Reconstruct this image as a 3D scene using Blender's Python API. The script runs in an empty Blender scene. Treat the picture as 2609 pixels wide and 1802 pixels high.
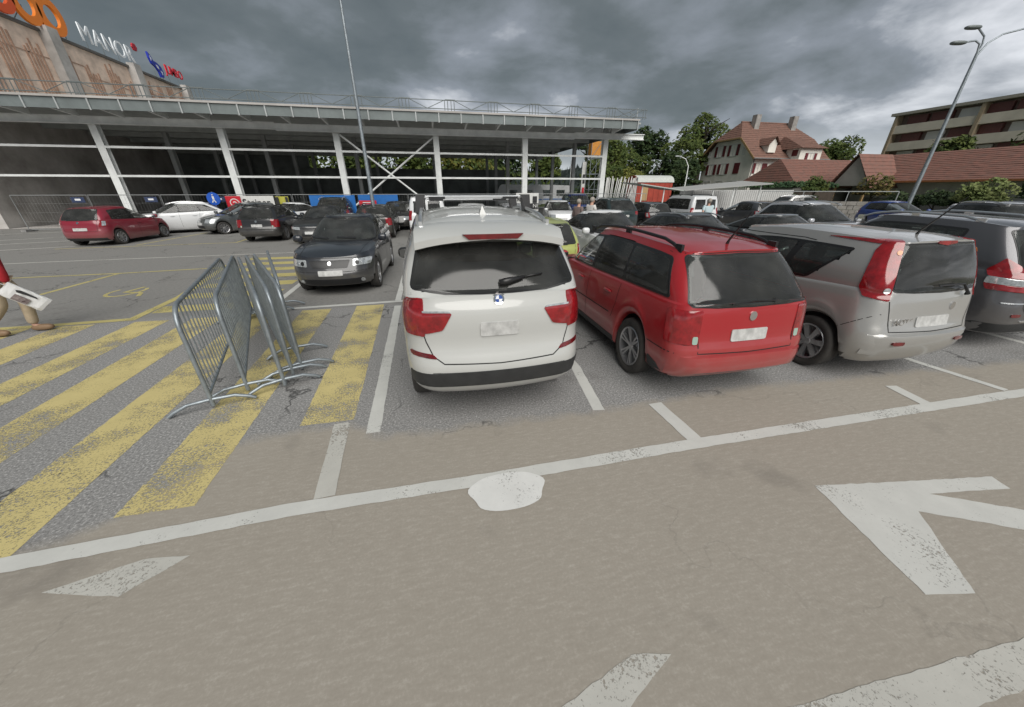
import bpy, bmesh, math, random
from mathutils import Vector, Matrix
from mathutils.bvhtree import BVHTree
R = math.radians
S = bpy.context.scene
C = S.collection
rnd = random.Random(7)

# ------------------------------------------------------------------ camera
cam_d = bpy.data.cameras.new('Camera')
cam = bpy.data.objects.new('Camera', cam_d)
C.objects.link(cam)
cam.location = (0, 0, 2.1)
cam.rotation_euler = (R(90 - 25.52), 0, R(-12.2))
cam_d.sensor_fit = 'HORIZONTAL'
cam_d.sensor_width = 36
cam_d.lens = 36 * 875.56 / 2609
cam_d.clip_start = 0.05
cam_d.clip_end = 3000
S.camera = cam

# ------------------------------------------------------------------ sun, sky, exposure
SUN_EL, SUN_AZ = 44, 176          # azimuth clockwise from +Y
sd = bpy.data.lights.new('sun', 'SUN')
sd.energy = 1.5
sd.angle = R(58)
sd.color = (1.0, 0.97, 0.92)
so = bpy.data.objects.new('sun', sd)
C.objects.link(so)
_d = Vector((math.sin(R(SUN_AZ)) * math.cos(R(SUN_EL)), math.cos(R(SUN_AZ)) * math.cos(R(SUN_EL)), math.sin(R(SUN_EL))))
so.rotation_euler = _d.to_track_quat('Z', 'Y').to_euler()
so.location = (0, 0, 60)

S.view_settings.view_transform = 'Standard'
S.view_settings.look = 'None'
S.view_settings.gamma = 1
S.view_settings.exposure = 1.3
S.view_settings.use_curve_mapping = False

world = bpy.data.worlds.new('World')
S.world = world
world.use_nodes = True
wn, wl = world.node_tree.nodes, world.node_tree.links
wn.clear()
def N(t, **kw):
    n = wn.new(t)
    for k, v in kw.items():
        setattr(n, k, v)
    return n
out = N('ShaderNodeOutputWorld')
bg_sky, bg_cl = N('ShaderNodeBackground'), N('ShaderNodeBackground')
sky = N('ShaderNodeTexSky', sky_type='NISHITA')
sky.sun_disc = False
sky.sun_elevation = R(SUN_EL)
sky.sun_rotation = R(SUN_AZ)
wl.new(sky.outputs[0], bg_sky.inputs[0])
bg_sky.inputs[1].default_value = 0.05
tc = N('ShaderNodeTexCoord')
sep = N('ShaderNodeSeparateXYZ')
wl.new(tc.outputs['Generated'], sep.inputs[0])
def wmath(op, a, b=None, clamp=False):
    n = N('ShaderNodeMath', operation=op, use_clamp=clamp)
    for i, v in enumerate((a, b)):
        if v is None:
            continue
        if isinstance(v, (int, float)):
            n.inputs[i].default_value = v
        else:
            wl.new(v, n.inputs[i])
    return n.outputs[0]
zc = wmath('ADD', wmath('MAXIMUM', sep.outputs[2], 0.0), 0.24)
px_, py_ = wmath('DIVIDE', sep.outputs[0], zc), wmath('DIVIDE', sep.outputs[1], zc)
cmb = N('ShaderNodeCombineXYZ')
wl.new(px_, cmb.inputs[0]); wl.new(py_, cmb.inputs[1]); cmb.inputs[2].default_value = 4.3
def wnoise(scale, detail, rough, dist, off):
    m = N('ShaderNodeMapping'); m.inputs['Location'].default_value = off
    wl.new(cmb.outputs[0], m.inputs[0])
    n = N('ShaderNodeTexNoise')
    n.inputs['Scale'].default_value = scale; n.inputs['Detail'].default_value = detail
    n.inputs['Roughness'].default_value = rough; n.inputs['Distortion'].default_value = dist
    wl.new(m.outputs[0], n.inputs['Vector'])
    return n.outputs['Fac']
n1 = wnoise(0.45, 5, 0.5, 0.3, (2.2, 0.6, 0))
n2 = wnoise(1.9, 7, 0.54, 0.2, (5.0, 1.0, 0))
nn = wmath('ADD', wmath('MULTIPLY', n1, 0.58), wmath('MULTIPLY', n2, 0.52))
# the cover thins towards +X
nn = wmath('ADD', nn, wmath('MULTIPLY', wmath('SUBTRACT', sep.outputs[0], 0.32), 0.10))
ramp = N('ShaderNodeValToRGB')
wl.new(nn, ramp.inputs[0])
cr = ramp.color_ramp
cr.elements[0].position = 0.36; cr.elements[0].color = (0.036, 0.045, 0.048, 1)
cr.elements[1].position = 0.76; cr.elements[1].color = (0.42, 0.43, 0.45, 1)
e = cr.elements.new(0.50); e.color = (0.060, 0.070, 0.074, 1)
e = cr.elements.new(0.60); e.color = (0.110, 0.122, 0.138, 1)
# thin bright gap between the cloud base and the horizon
hz = N('ShaderNodeMapRange'); wl.new(sep.outputs[2], hz.inputs[0])
hz.inputs[1].default_value = 0.02; hz.inputs[2].default_value = 0.13
hz.inputs[3].default_value = 0.8; hz.inputs[4].default_value = 0.0
hmix = N('ShaderNodeMixRGB')
n3 = wnoise(1.1, 5, 0.5, 0.2, (9.0, 3.0, 0))
wl.new(wmath('MULTIPLY', hz.outputs[0], wmath('MULTIPLY', n3, 1.7), True), hmix.inputs[0])
wl.new(ramp.outputs[0], hmix.inputs[1]); hmix.inputs[2].default_value = (0.36, 0.38, 0.40, 1)
wl.new(hmix.outputs[0], bg_cl.inputs[0])
bg_cl.inputs[1].default_value = 1.0
wmix = N('ShaderNodeMixShader'); wmix.inputs[0].default_value = 0.96
wl.new(bg_sky.outputs[0], wmix.inputs[1]); wl.new(bg_cl.outputs[0], wmix.inputs[2])
wl.new(wmix.outputs[0], out.inputs[0])

# ------------------------------------------------------------------ materials
MATS = {}
def mat(name, col=(0.5, 0.5, 0.5), rough=0.6, metal=0.0, coat=0.0, spec=0.5, var=0.0, vscale=6.0, bump=0.0, bscale=40.0, emit=None, trans=0.0, vcol=None, coords='Object'):
    """plain procedural material with optional noise variation of colour and a fine bump"""
    if name in MATS:
        return MATS[name]
    m = bpy.data.materials.new(name); m.use_nodes = True
    nt = m.node_tree; b = nt.nodes['Principled BSDF']
    b.inputs['Base Color'].default_value = (*col, 1)
    b.inputs['Roughness'].default_value = rough
    b.inputs['Metallic'].default_value = metal
    b.inputs['Coat Weight'].default_value = coat
    b.inputs['Coat Roughness'].default_value = 0.04
    b.inputs['Specular IOR Level'].default_value = spec
    if trans:
        b.inputs['Transmission Weight'].default_value = trans
    tcn = None
    if var or bump:
        tcn = nt.nodes.new('ShaderNodeTexCoord')
    if var:
        n = nt.nodes.new('ShaderNodeTexNoise'); n.inputs['Scale'].default_value = vscale; n.inputs['Detail'].default_value = 6
        n.inputs['Roughness'].default_value = 0.62
        nt.links.new(tcn.outputs[coords], n.inputs['Vector'])
        mr = nt.nodes.new('ShaderNodeMapRange')
        mr.inputs[1].default_value = 0.3; mr.inputs[2].default_value = 0.7
        nt.links.new(n.outputs['Fac'], mr.inputs[0])
        mx = nt.nodes.new('ShaderNodeMixRGB')
        c2 = vcol if vcol else tuple(max(0, c * (1 - var)) for c in col)
        c1 = col if vcol else tuple(min(1, c * (1 + var * 0.6)) for c in col)
        mx.inputs[1].default_value = (*c1, 1); mx.inputs[2].default_value = (*c2, 1)
        nt.links.new(mr.outputs[0], mx.inputs[0]); nt.links.new(mx.outputs[0], b.inputs['Base Color'])
    if bump:
        n = nt.nodes.new('ShaderNodeTexNoise'); n.inputs['Scale'].default_value = bscale; n.inputs['Detail'].default_value = 4
        nt.links.new(tcn.outputs[coords], n.inputs['Vector'])
        bp = nt.nodes.new('ShaderNodeBump'); bp.inputs['Strength'].default_value = bump; bp.inputs['Distance'].default_value = 0.02
        nt.links.new(n.outputs['Fac'], bp.inputs['Height']); nt.links.new(bp.outputs[0], b.inputs['Normal'])
    MATS[name] = m
    return m

def paint(name, col, metal=0.0):
    """car paint under clear coat with a little road dust low down and flake"""
    if name in MATS:
        return MATS[name]
    m = bpy.data.materials.new(name); m.use_nodes = True
    nt = m.node_tree; b = nt.nodes['Principled BSDF']
    tcn = nt.nodes.new('ShaderNodeTexCoord')
    n = nt.nodes.new('ShaderNodeTexNoise'); n.inputs['Scale'].default_value = 2.2; n.inputs['Detail'].default_value = 8; n.inputs['Roughness'].default_value = 0.7
    nt.links.new(tcn.outputs['Object'], n.inputs['Vector'])
    sp = nt.nodes.new('ShaderNodeSeparateXYZ'); nt.links.new(tcn.outputs['Object'], sp.inputs[0])
    mr = nt.nodes.new('ShaderNodeMapRange'); mr.inputs[1].default_value = 0.75; mr.inputs[2].default_value = 0.15; mr.inputs[3].default_value = 0.0; mr.inputs[4].default_value = 0.75
    nt.links.new(sp.outputs[2], mr.inputs[0])
    mm = nt.nodes.new('ShaderNodeMath'); mm.operation = 'MULTIPLY'; nt.links.new(mr.outputs[0], mm.inputs[0]); nt.links.new(n.outputs['Fac'], mm.inputs[1])
    ma = nt.nodes.new('ShaderNodeMath'); ma.operation = 'MULTIPLY_ADD'; nt.links.new(n.outputs['Fac'], ma.inputs[0]); ma.inputs[1].default_value = 0.07; nt.links.new(mm.outputs[0], ma.inputs[2])
    mx = nt.nodes.new('ShaderNodeMixRGB'); mx.inputs[1].default_value = (*col, 1); mx.inputs[2].default_value = (0.2, 0.185, 0.16, 1)
    nt.links.new(ma.outputs[0], mx.inputs[0]); nt.links.new(mx.outputs[0], b.inputs['Base Color'])
    rr = nt.nodes.new('ShaderNodeMapRange'); rr.inputs[3].default_value = 0.28; rr.inputs[4].default_value = 0.5
    nt.links.new(ma.outputs[0], rr.inputs[0]); nt.links.new(rr.outputs[0], b.inputs['Roughness'])
    b.inputs['Metallic'].default_value = metal
    b.inputs['Coat Weight'].default_value = 0.8
    cr_ = nt.nodes.new('ShaderNodeMapRange'); cr_.inputs[3].default_value = 0.03; cr_.inputs[4].default_value = 0.3
    nt.links.new(ma.outputs[0], cr_.inputs[0]); nt.links.new(cr_.outputs[0], b.inputs['Coat Roughness'])
    MATS[name] = m
    return m

# ------------------------------------------------------------------ mesh helpers
class MB:
    """collects shapes; build() links them as one mesh object"""
    def __init__(s):
        s.v = []; s.f = []
    def add(s, vs, fs):
        o = len(s.v); s.v += [tuple(p) for p in vs]; s.f += [tuple(i + o for i in q) for q in fs]
        return s
    def box(s, x0, x1, y0, y1, z0, z1, M=None):
        vs = [Vector(p) for p in ((x0,y0,z0),(x1,y0,z0),(x1,y1,z0),(x0,y1,z0),(x0,y0,z1),(x1,y0,z1),(x1,y1,z1),(x0,y1,z1))]
        if M is not None:
            vs = [M @ p for p in vs]
        return s.add(vs, ((0,3,2,1),(4,5,6,7),(0,1,5,4),(1,2,6,5),(2,3,7,6),(3,0,4,7)))
    def bar(s, a, b, w, h, up=(0, 0, 1)):
        a, b = Vector(a), Vector(b); d = (b - a).normalized(); u = Vector(up)
        if abs(d.dot(u)) > 0.98: u = Vector((0, 1, 0))
        r = d.cross(u).normalized(); u = r.cross(d)
        vs = []
        for p in (a, b):
            for i, j in ((-1,-1),(1,-1),(1,1),(-1,1)):
                vs.append(p + r * (i * w / 2) + u * (j * h / 2))
        return s.add(vs, ((3,2,1,0),(4,5,6,7),(0,1,5,4),(1,2,6,5),(2,3,7,6),(3,0,4,7)))
    def tube(s, pts, r, n=8, cap=True):
        pts = [Vector(p) for p in pts]; m = len(pts)
        rs = r if isinstance(r, (list, tuple)) else [r] * m
        vs, fs = [], []
        u = None
        for i, p in enumerate(pts):
            t = (pts[min(i + 1, m - 1)] - pts[max(i - 1, 0)])
            t = t.normalized() if t.length > 1e-9 else Vector((0, 0, 1))
            if u is None:
                u = Vector((0, 0, 1)) if abs(t.z) < 0.9 else Vector((1, 0, 0))
            u = (u - t * u.dot(t)).normalized(); w = t.cross(u)
            for k in range(n):
                a = 2 * math.pi * k / n
                vs.append(p + (u * math.cos(a) + w * math.sin(a)) * rs[i])
        for i in range(m - 1):
            for k in range(n):
                fs.append((i*n+k, i*n+(k+1)%n, (i+1)*n+(k+1)%n, (i+1)*n+k))
        if cap:
            fs.append(tuple(reversed(range(n)))); fs.append(tuple(range((m-1)*n, m*n)))
        return s.add(vs, fs)
    def lathe(s, prof, n=24, axis='y', close=False):
        """prof: (radius, height along axis)"""
        vs, fs = [], []
        m = len(prof)
        for r, h in prof:
            for k in range(n):
                a = 2 * math.pi * k / n
                c, d = r * math.cos(a), r * math.sin(a)
                vs.append((c, h, d) if axis == 'y' else ((c, d, h) if axis == 'z' else (h, c, d)))
        for i in range(m if close else m - 1):
            for k in range(n):
                j = (i + 1) % m
                fs.append((i*n+k, i*n+(k+1)%n, j*n+(k+1)%n, j*n+k))
        return s.add(vs, fs)
    def prism(s, poly, d0, d1, axis='y'):
        """poly 2-D outline, extruded along axis"""
        def P(a, b, c):
            return {'y': (a, c, b), 'x': (c, a, b), 'z': (a, b, c)}[axis]
        n = len(poly)
        vs = [P(a, b, d0) for a, b in poly] + [P(a, b, d1) for a, b in poly]
        fs = [tuple(range(n)), tuple(reversed(range(n, 2 * n)))]
        for i in range(n):
            fs.append((i, i + n, (i + 1) % n + n, (i + 1) % n))
        return s.add(vs, fs)
    def mesh(s, name, off=(0, 0, 0)):
        me = bpy.data.meshes.new(name)
        if off != (0, 0, 0):
            me.from_pydata([(x - off[0], y - off[1], z - off[2]) for x, y, z in s.v], [], s.f)
        else:
            me.from_pydata(s.v, [], s.f)
        bm = bmesh.new(); bm.from_mesh(me); bmesh.ops.recalc_face_normals(bm, faces=bm.faces); bm.to_mesh(me); bm.free()
        return me

def obj(name, me, m, parent=None, smooth=None, label=None):
    if isinstance(me, MB):
        off = tuple(parent['_off']) if (parent is not None and '_off' in parent) else (0, 0, 0)
        me = me.mesh(name, off)
    o = bpy.data.objects.new(name, me)
    C.objects.link(o)
    if m is not None:
        if me.materials: me.materials[0] = m
        else: me.materials.append(m)
    if smooth is not None:
        me.shade_smooth()
        if smooth < 180: me.set_sharp_from_angle(angle=R(smooth))
    if parent is not None:
        o.parent = parent
    if label: o['label'] = label
    return o

def tag(o, label=None, cat=None, group=None, kind=None):
    if label: o['label'] = label
    if cat: o['category'] = cat
    if group: o['group'] = group
    if kind: o['kind'] = kind
    return o

def thing(name, label, cat, loc=(0, 0, 0), rz=0.0, group=None, world=False):
    """Empty at the base of a thing. world=True: its parts are given in world coordinates"""
    o = bpy.data.objects.new(name, None); C.objects.link(o)
    o.empty_display_size = 0.2
    o.location = loc; o.rotation_euler = (0, 0, rz)
    tag(o, label, cat, group)
    if world: o['_off'] = tuple(float(v) for v in loc)
    return o

def copy_tree(o, parent=None):
    c = o.copy(); C.objects.link(c)
    if parent is not None: c.parent = parent
    for ch in list(o.children):
        copy_tree(ch, c)
    return c

def text_mesh(body, size, depth, font_scale_x=1.0, bold=0.0, spacing=1.0):
    cu = bpy.data.curves.new('lettering', 'FONT'); cu.body = body; cu.size = size; cu.extrude = depth / 2; cu.offset = bold
    cu.align_x = 'LEFT'; cu.space_character = spacing; cu.resolution_u = 4
    o = bpy.data.objects.new('lettering', cu); C.objects.link(o)
    dg = bpy.context.evaluated_depsgraph_get()
    me = bpy.data.meshes.new_from_object(o.evaluated_get(dg))
    bpy.data.objects.remove(o); bpy.data.curves.remove(cu)
    for v in me.vertices: v.co.x *= font_scale_x
    me.materials.clear()
    return me

def interp(pts, x):
    """monotone smooth interpolation through (x, y) control points"""
    if x <= pts[0][0]: return pts[0][1]
    if x >= pts[-1][0]: return pts[-1][1]
    n = len(pts)
    for i in range(n - 1):
        if x <= pts[i + 1][0]:
            break
    def slope(j):
        return (pts[j + 1][1] - pts[j][1]) / max(1e-6, pts[j + 1][0] - pts[j][0])
    def tan(j):
        if j == 0: return slope(0)
        if j == n - 1: return slope(n - 2)
        a, b = slope(j - 1), slope(j)
        return 0 if a * b <= 0 else 2 * a * b / (a + b)
    x0, y0 = pts[i]; x1, y1 = pts[i + 1]; h = x1 - x0; t = (x - x0) / h
    t2, t3 = t * t, t * t * t
    return (2*t3-3*t2+1)*y0 + (t3-2*t2+t)*h*tan(i) + (-2*t3+3*t2)*y1 + (t3-t2)*h*tan(i+1)

# ------------------------------------------------------------------ ground and painted markings
def ground_material():
    m = bpy.data.materials.new('worn asphalt'); m.use_nodes = True
    nt = m.node_tree; L_ = nt.links; b = nt.nodes['Principled BSDF']
    def nd(t, **kw):
        n = nt.nodes.new(t)
        for k, v in kw.items(): setattr(n, k, v)
        return n
    tcn = nd('ShaderNodeTexCoord')
    def noise(scale, detail=4, rough=0.6, stretch=None):
        v = tcn.outputs['Object']
        if stretch:
            mp = nd('ShaderNodeMapping'); mp.inputs['Scale'].default_value = stretch; L_.new(v, mp.inputs[0]); v = mp.outputs[0]
        n = nd('ShaderNodeTexNoise'); n.inputs['Scale'].default_value = scale; n.inputs['Detail'].default_value = detail; n.inputs['Roughness'].default_value = rough
        L_.new(v, n.inputs['Vector']); return n.outputs['Fac']
    def ramp(v, *st):
        r = nd('ShaderNodeValToRGB'); L_.new(v, r.inputs[0]); e = r.color_ramp.elements
        e[0].position, e[0].color = st[0][0], (*st[0][1], 1); e[1].position, e[1].color = st[-1][0], (*st[-1][1], 1)
        for p, c in st[1:-1]:
            q = e.new(p); q.color = (*c, 1)
        return r.outputs[0]
    def mth(op, a, c=None, clamp=False):
        n = nd('ShaderNodeMath', operation=op, use_clamp=clamp)
        for i, v in enumerate((a, c)):
            if v is None: continue
            if isinstance(v, (int, float)): n.inputs[i].default_value = v
            else: L_.new(v, n.inputs[i])
        return n.outputs[0]
    def mix(f, a, c, mode='MIX'):
        n = nd('ShaderNodeMixRGB', blend_type=mode)
        for i, v in enumerate((f, a, c)):
            if isinstance(v, (int, float)): n.inputs[i].default_value = v
            elif isinstance(v, tuple): n.inputs[i].default_value = (*v, 1)
            else: L_.new(v, n.inputs[i])
        return n.outputs[0]
    sx = nd('ShaderNodeSeparateXYZ'); L_.new(tcn.outputs['Object'], sx.inputs[0])
    # old coarse asphalt of the bays
    agg = noise(52, 4, 0.75)
    coarse = ramp(agg, (0.30, (0.07, 0.07, 0.072)), (0.45, (0.215, 0.215, 0.215)), (0.57, (0.32, 0.317, 0.312)), (0.68, (0.68, 0.67, 0.66)))
    big = noise(0.45, 6, 0.65)
    coarse = mix(mth('MULTIPLY', big, 0.55), coarse, (0.20, 0.19, 0.178))
    # smooth dusty driving lanes
    fine = ramp(mth('ADD', mth('MULTIPLY', noise(26, 6, 0.6, (0.4, 1.5, 1)), 0.5), mth('MULTIPLY', noise(60, 4, 0.7), 0.5)), (0.3, (0.275, 0.248, 0.212)), (0.52, (0.325, 0.297, 0.257)), (0.72, (0.44, 0.41, 0.365)))
    fine = mix(mth('MULTIPLY', noise(1.1, 5, 0.6, (0.5, 1.4, 1)), 0.5), fine, (0.255, 0.229, 0.191))
    # where the near lane begins
    cv = nd('ShaderNodeFloatCurve'); cu = cv.mapping.curves[0]
    pts = [(-4.5, 1.5), (-2.9, 2.0), (-2.3, 2.3), (-1.95, 3.0), (-1.05, 3.1), (-0.65, 2.8), (1.5, 2.76), (3.5, 2.84), (8, 2.6), (20, 2.7)]
    f = lambda x: (x + 5) / 25
    cu.points[0].location = (0, 1.4 / 4); cu.points[1].location = (1, 2.7 / 4)
    for x, y in pts[:-1]: cu.points.new(f(x), y / 4)
    for p in cu.points: p.handle_type = 'VECTOR'
    cv.mapping.update()
    mr = nd('ShaderNodeMapRange'); mr.inputs[1].default_value = -5; mr.inputs[2].default_value = 20; L_.new(sx.outputs[0], mr.inputs[0]); L_.new(mr.outputs[0], cv.inputs['Value'])
    edge = mth('MULTIPLY', cv.outputs[0], 4.0)
    dist = mth('SUBTRACT', edge, sx.outputs[1])
    dist = mth('ADD', dist, mth('MULTIPLY', mth('SUBTRACT', noise(3.0, 6, 0.7), 0.5), 0.35))
    lane1 = nd('ShaderNodeMapRange'); lane1.inputs[1].default_value = -0.06; lane1.inputs[2].default_value = 0.10; L_.new(dist, lane1.inputs[0])
    # the far lane and the bays beyond: finer grey asphalt
    far = ramp(noise(30, 5, 0.6, (0.5, 1.3, 1)), (0.3, (0.17, 0.166, 0.157)), (0.7, (0.26, 0.254, 0.242)))
    d2 = mth('ADD', sx.outputs[1], mth('MULTIPLY', noise(1.5, 5, 0.6), 0.5))
    lane2 = nd('ShaderNodeMapRange'); lane2.inputs[1].default_value = 7.25; lane2.inputs[2].default_value = 7.45; L_.new(d2, lane2.inputs[0])
    col = mix(lane2.outputs[0], coarse, far)
    col = mix(lane1.outputs[0], col, fine)
    # cracks and oil stains
    vo = nd('ShaderNodeTexVoronoi', feature='DISTANCE_TO_EDGE'); vo.inputs['Scale'].default_value = 0.55
    wp = nd('ShaderNodeMixRGB'); wp.inputs[0].default_value = 0.12; L_.new(tcn.outputs['Object'], wp.inputs[1])
    nz = nd('ShaderNodeTexNoise'); nz.inputs['Scale'].default_value = 3.2; nz.inputs['Detail'].default_value = 8; L_.new(tcn.outputs['Object'], nz.inputs['Vector'])
    va = nd('ShaderNodeVectorMath', operation='MULTIPLY_ADD'); L_.new(nz.outputs['Color'], va.inputs[0]); va.inputs[1].default_value = (0.9, 0.9, 0.0); L_.new(tcn.outputs['Object'], va.inputs[2])
    L_.new(va.outputs[0], vo.inputs['Vector'])
    cr_ = nd('ShaderNodeMapRange'); cr_.inputs[1].default_value = 0.0; cr_.inputs[2].default_value = 0.011; cr_.inputs[3].default_value = 1.0; cr_.inputs[4].default_value = 0.0; L_.new(vo.outputs['Distance'], cr_.inputs[0])
    gate = nd('ShaderNodeMapRange'); gate.inputs[1].default_value = 0.46; gate.inputs[2].default_value = 0.56; L_.new(noise(0.6, 3, 0.5), gate.inputs[0])
    cm = mth('MULTIPLY', mth('MULTIPLY', cr_.outputs[0], gate.outputs[0]), mth('SUBTRACT', 1.0, mth('MULTIPLY', lane1.outputs[0], 0.85)))
    col = mix(mth('MULTIPLY', cm, 0.85), col, (0.03, 0.03, 0.03))
    st = nd('ShaderNodeMapRange'); st.inputs[1].default_value = 0.60; st.inputs[2].default_value = 0.75; L_.new(noise(0.9, 4, 0.6), st.inputs[0])
    col = mix(mth('MULTIPLY', st.outputs[0], 0.45), col, (0.085, 0.078, 0.072))
    L_.new(col, b.inputs['Base Color']); b.inputs['Roughness'].default_value = 0.88; b.inputs['Specular IOR Level'].default_value = 0.25
    bp = nd('ShaderNodeBump'); bp.inputs['Strength'].default_value = 0.55; bp.inputs['Distance'].default_value = 0.006
    hgt = mth('SUBTRACT', mth('MULTIPLY', agg, mth('SUBTRACT', 1.0, mth('MULTIPLY', lane1.outputs[0], 0.9))), mth('MULTIPLY', cm, 1.5))
    L_.new(hgt, bp.inputs['Height']); L_.new(bp.outputs[0], b.inputs['Normal'])
    return m
ground = obj('ground', MB().add([(-700, -300, 0), (900, -300, 0), (900, 1300, 0), (-700, 1300, 0)], [(0, 1, 2, 3)]), ground_material())
tag(ground, 'worn grey asphalt of the car park', kind='structure')

def worn_paint(name, col, wear, scale=7.0):
    m = bpy.data.materials.new(name); m.use_nodes = True
    nt = m.node_tree; b = nt.nodes['Principled BSDF']; tcn = nt.nodes.new('ShaderNodeTexCoord')
    def nz(s, d, r):
        n = nt.nodes.new('ShaderNodeTexNoise'); n.inputs['Scale'].default_value = s; n.inputs['Detail'].default_value = d; n.inputs['Roughness'].default_value = r
        nt.links.new(tcn.outputs['Object'], n.inputs['Vector']); return n.outputs['Fac']
    a = nt.nodes.new('ShaderNodeMath'); a.operation = 'MULTIPLY_ADD'; nt.links.new(nz(55, 4, 0.75), a.inputs[0]); a.inputs[1].default_value = 0.62
    a2 = nt.nodes.new('ShaderNodeMath'); a2.operation = 'MULTIPLY_ADD'; nt.links.new(nz(1.6, 7, 0.65), a2.inputs[0]); a2.inputs[1].default_value = 0.60; a2.inputs[2].default_value = -0.095
    nt.links.new(a2.outputs[0], a.inputs[2])
    mr = nt.nodes.new('ShaderNodeMapRange'); mr.inputs[1].default_value = wear; mr.inputs[2].default_value = wear + 0.07
    nt.links.new(a.outputs[0], mr.inputs[0]); nt.links.new(mr.outputs[0], b.inputs['Alpha'])
    mx = nt.nodes.new('ShaderNodeMixRGB'); mx.inputs[1].default_value = (*[c * 0.72 for c in col], 1); mx.inputs[2].default_value = (*col, 1)
    nt.links.new(nz(4.0, 6, 0.7), mx.inputs[0]); nt.links.new(mx.outputs[0], b.inputs['Base Color'])
    b.inputs['Roughness'].default_value = 0.75
    return m
Y_near = worn_paint('worn yellow paint', (0.60, 0.505, 0.225), 0.44)
Y_far = worn_paint('yellow paint', (0.52, 0.45, 0.18), 0.39)
W_near = worn_paint('white road paint', (0.60, 0.60, 0.57), 0.36)
W_soft = worn_paint('faded white road paint', (0.52, 0.51, 0.47), 0.40)
jit = random.Random(11)
def mark(name, poly, m, z=0.004):
    """painted shape with a slightly ragged outline"""
    pts = []
    n = len(poly)
    for i in range(n):
        a, b = Vector(poly[i]), Vector(poly[(i + 1) % n]); d = b - a; k = max(1, int(d.length / 0.05)); nv = Vector((-d.y, d.x)).normalized()
        for j in range(k):
            q = a + d * (j / k) + (nv * jit.uniform(-0.0045, 0.0045) if j else Vector((0, 0)))
            pts.append((q.x, q.y, z * 0.5))
    return obj(name, MB().add(pts, [tuple(range(len(pts)))]), m, ground)
def line(name, pts, w, m, z=0.004):
    P_ = []
    for a, b in zip(pts[:-1], pts[1:]):
        a, b = Vector(a), Vector(b); k = max(1, int((b - a).length / 0.07))
        P_ += [a + (b - a) * (j / k) for j in range(k)]
    P_.append(Vector(pts[-1]))
    vs = []; z *= 0.5
    for i, p in enumerate(P_):
        t0 = (p - P_[i-1]).normalized() if i else (P_[1] - p).normalized(); t1 = (P_[i+1] - p).normalized() if i < len(P_) - 1 else t0
        t = (t0 + t1).normalized(); q = Vector((-t.y, t.x)) / max(0.5, t.dot(t0))
        a, b = w / 2 + jit.uniform(-0.004, 0.003), w / 2 + jit.uniform(-0.004, 0.003)
        vs += [(p.x - q.x * a, p.y - q.y * a, z), (p.x + q.x * b, p.y + q.y * b, z)]
    return obj(name, MB().add(vs, [(2*i, 2*i+1, 2*i+3, 2*i+2) for i in range(len(P_) - 1)]), m, ground)
for i, (xt, xb, y0, y1) in enumerate([(-1.37, -1.21, 3.12, 7.10), (-2.34, -2.15, 2.25, 7.02), (-3.25, -3.06, 2.0, 6.95), (-4.14, -4.0, 1.9, 6.95), (-5.0, -4.95, 2.6, 6.95), (-6.1, -5.95, 4.0, 6.95), (-7.0, -6.9, 4.4, 6.95)]):
    mark('zebra_bar', [(xb - 0.25, y0), (xb + 0.25, y0), (xt + 0.26, y1), (xt - 0.26, y1)], Y_near)
for y in (7.66, 8.62, 9.55, 10.48, 11.42, 12.36, 13.3):
    xl = -5.32 - max(0, y - 8.5) * 0.16
    mark('zebra_bar', [(xl, y - 0.22), (-3.52, y - 0.22), (-3.52, y + 0.22), (xl - 0.04, y + 0.22)], Y_far)
line('yellow_line', [(-9.5, 6.96), (-6.74, 7.04), (-5.42, 7.12), (-5.50, 8.6), (-5.86, 10.4), (-6.3, 12.3)], 0.15, Y_far, 0.008)
line('yellow_line', [(-8.62, 9.2), (-8.62, 11.58)], 0.11, Y_far)
line('yellow_line', [(-14, 11.3), (-10.5, 11.56), (-8.6, 11.62), (-5.9, 11.95)], 0.10, Y_far, 0.008)
line('yellow_line', [(-14.5, 17.3), (-8.5, 17.9), (-8.8, 23.0)], 0.10, Y_far)
line('yellow_line', [(-12.2, 17.9), (-11.9, 22.5)], 0.10, Y_far)
# wheelchair symbol
a = [(-6.95 + 0.30 * math.cos(R(t)), 9.35 + 0.42 * math.sin(R(t))) for t in range(150, 420, 18)]
line('wheelchair_symbol', a, 0.07, Y_far); line('wheelchair_symbol', [(-6.85, 9.75), (-6.95, 9.3), (-6.55, 9.15), (-6.42, 8.85)], 0.08, Y_far, 0.008)
line('white_line', [(-6.0, 1.78), (-2.83, 1.985), (-1.2, 2.06), (0.3, 2.05), (2.1, 2.07), (5.95, 2.05), (9, 2.0)], 0.125, W_near, 0.012)
line('white_line', [(-0.835, 6.96), (-0.74, 2.86)], 0.13, W_near)
line('white_line', [(1.66, 6.9), (1.655, 3.7), (1.53, 2.75)], 0.125, W_near)
line('white_line', [(6.2, 6.8), (6.2, 2.92), (6.31, 2.12)], 0.10, W_near, 0.008)
line('white_line', [(3.9, 6.9), (3.9, 3.2)], 0.12, W_near)
line('white_line', [(-1.06, 3.08), (-0.99, 2.13)], 0.15, W_soft, 0.008)
line('white_line', [(2.18, 2.74), (2.20, 2.12)], 0.15, W_near, 0.008)
line('white_line', [(5.12, 2.48), (5.05, 2.10)], 0.14, W_near, 0.008)
line('white_line', [(-3.3, 7.18), (-0.84, 7.26), (9.5, 7.2)], 0.12, W_near, 0.008)
line('white_line', [(-3.27, 7.26), (-3.38, 12.2)], 0.13, W_near, 0.012)
line('white_line', [(-0.86, 7.33), (-0.9, 12.2)], 0.12, W_near)
for x in (1.55, 3.95, 6.3, 8.7, 11.1): line('white_line', [(x, 7.33), (x, 12.2)], 0.12, W_near)
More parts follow.
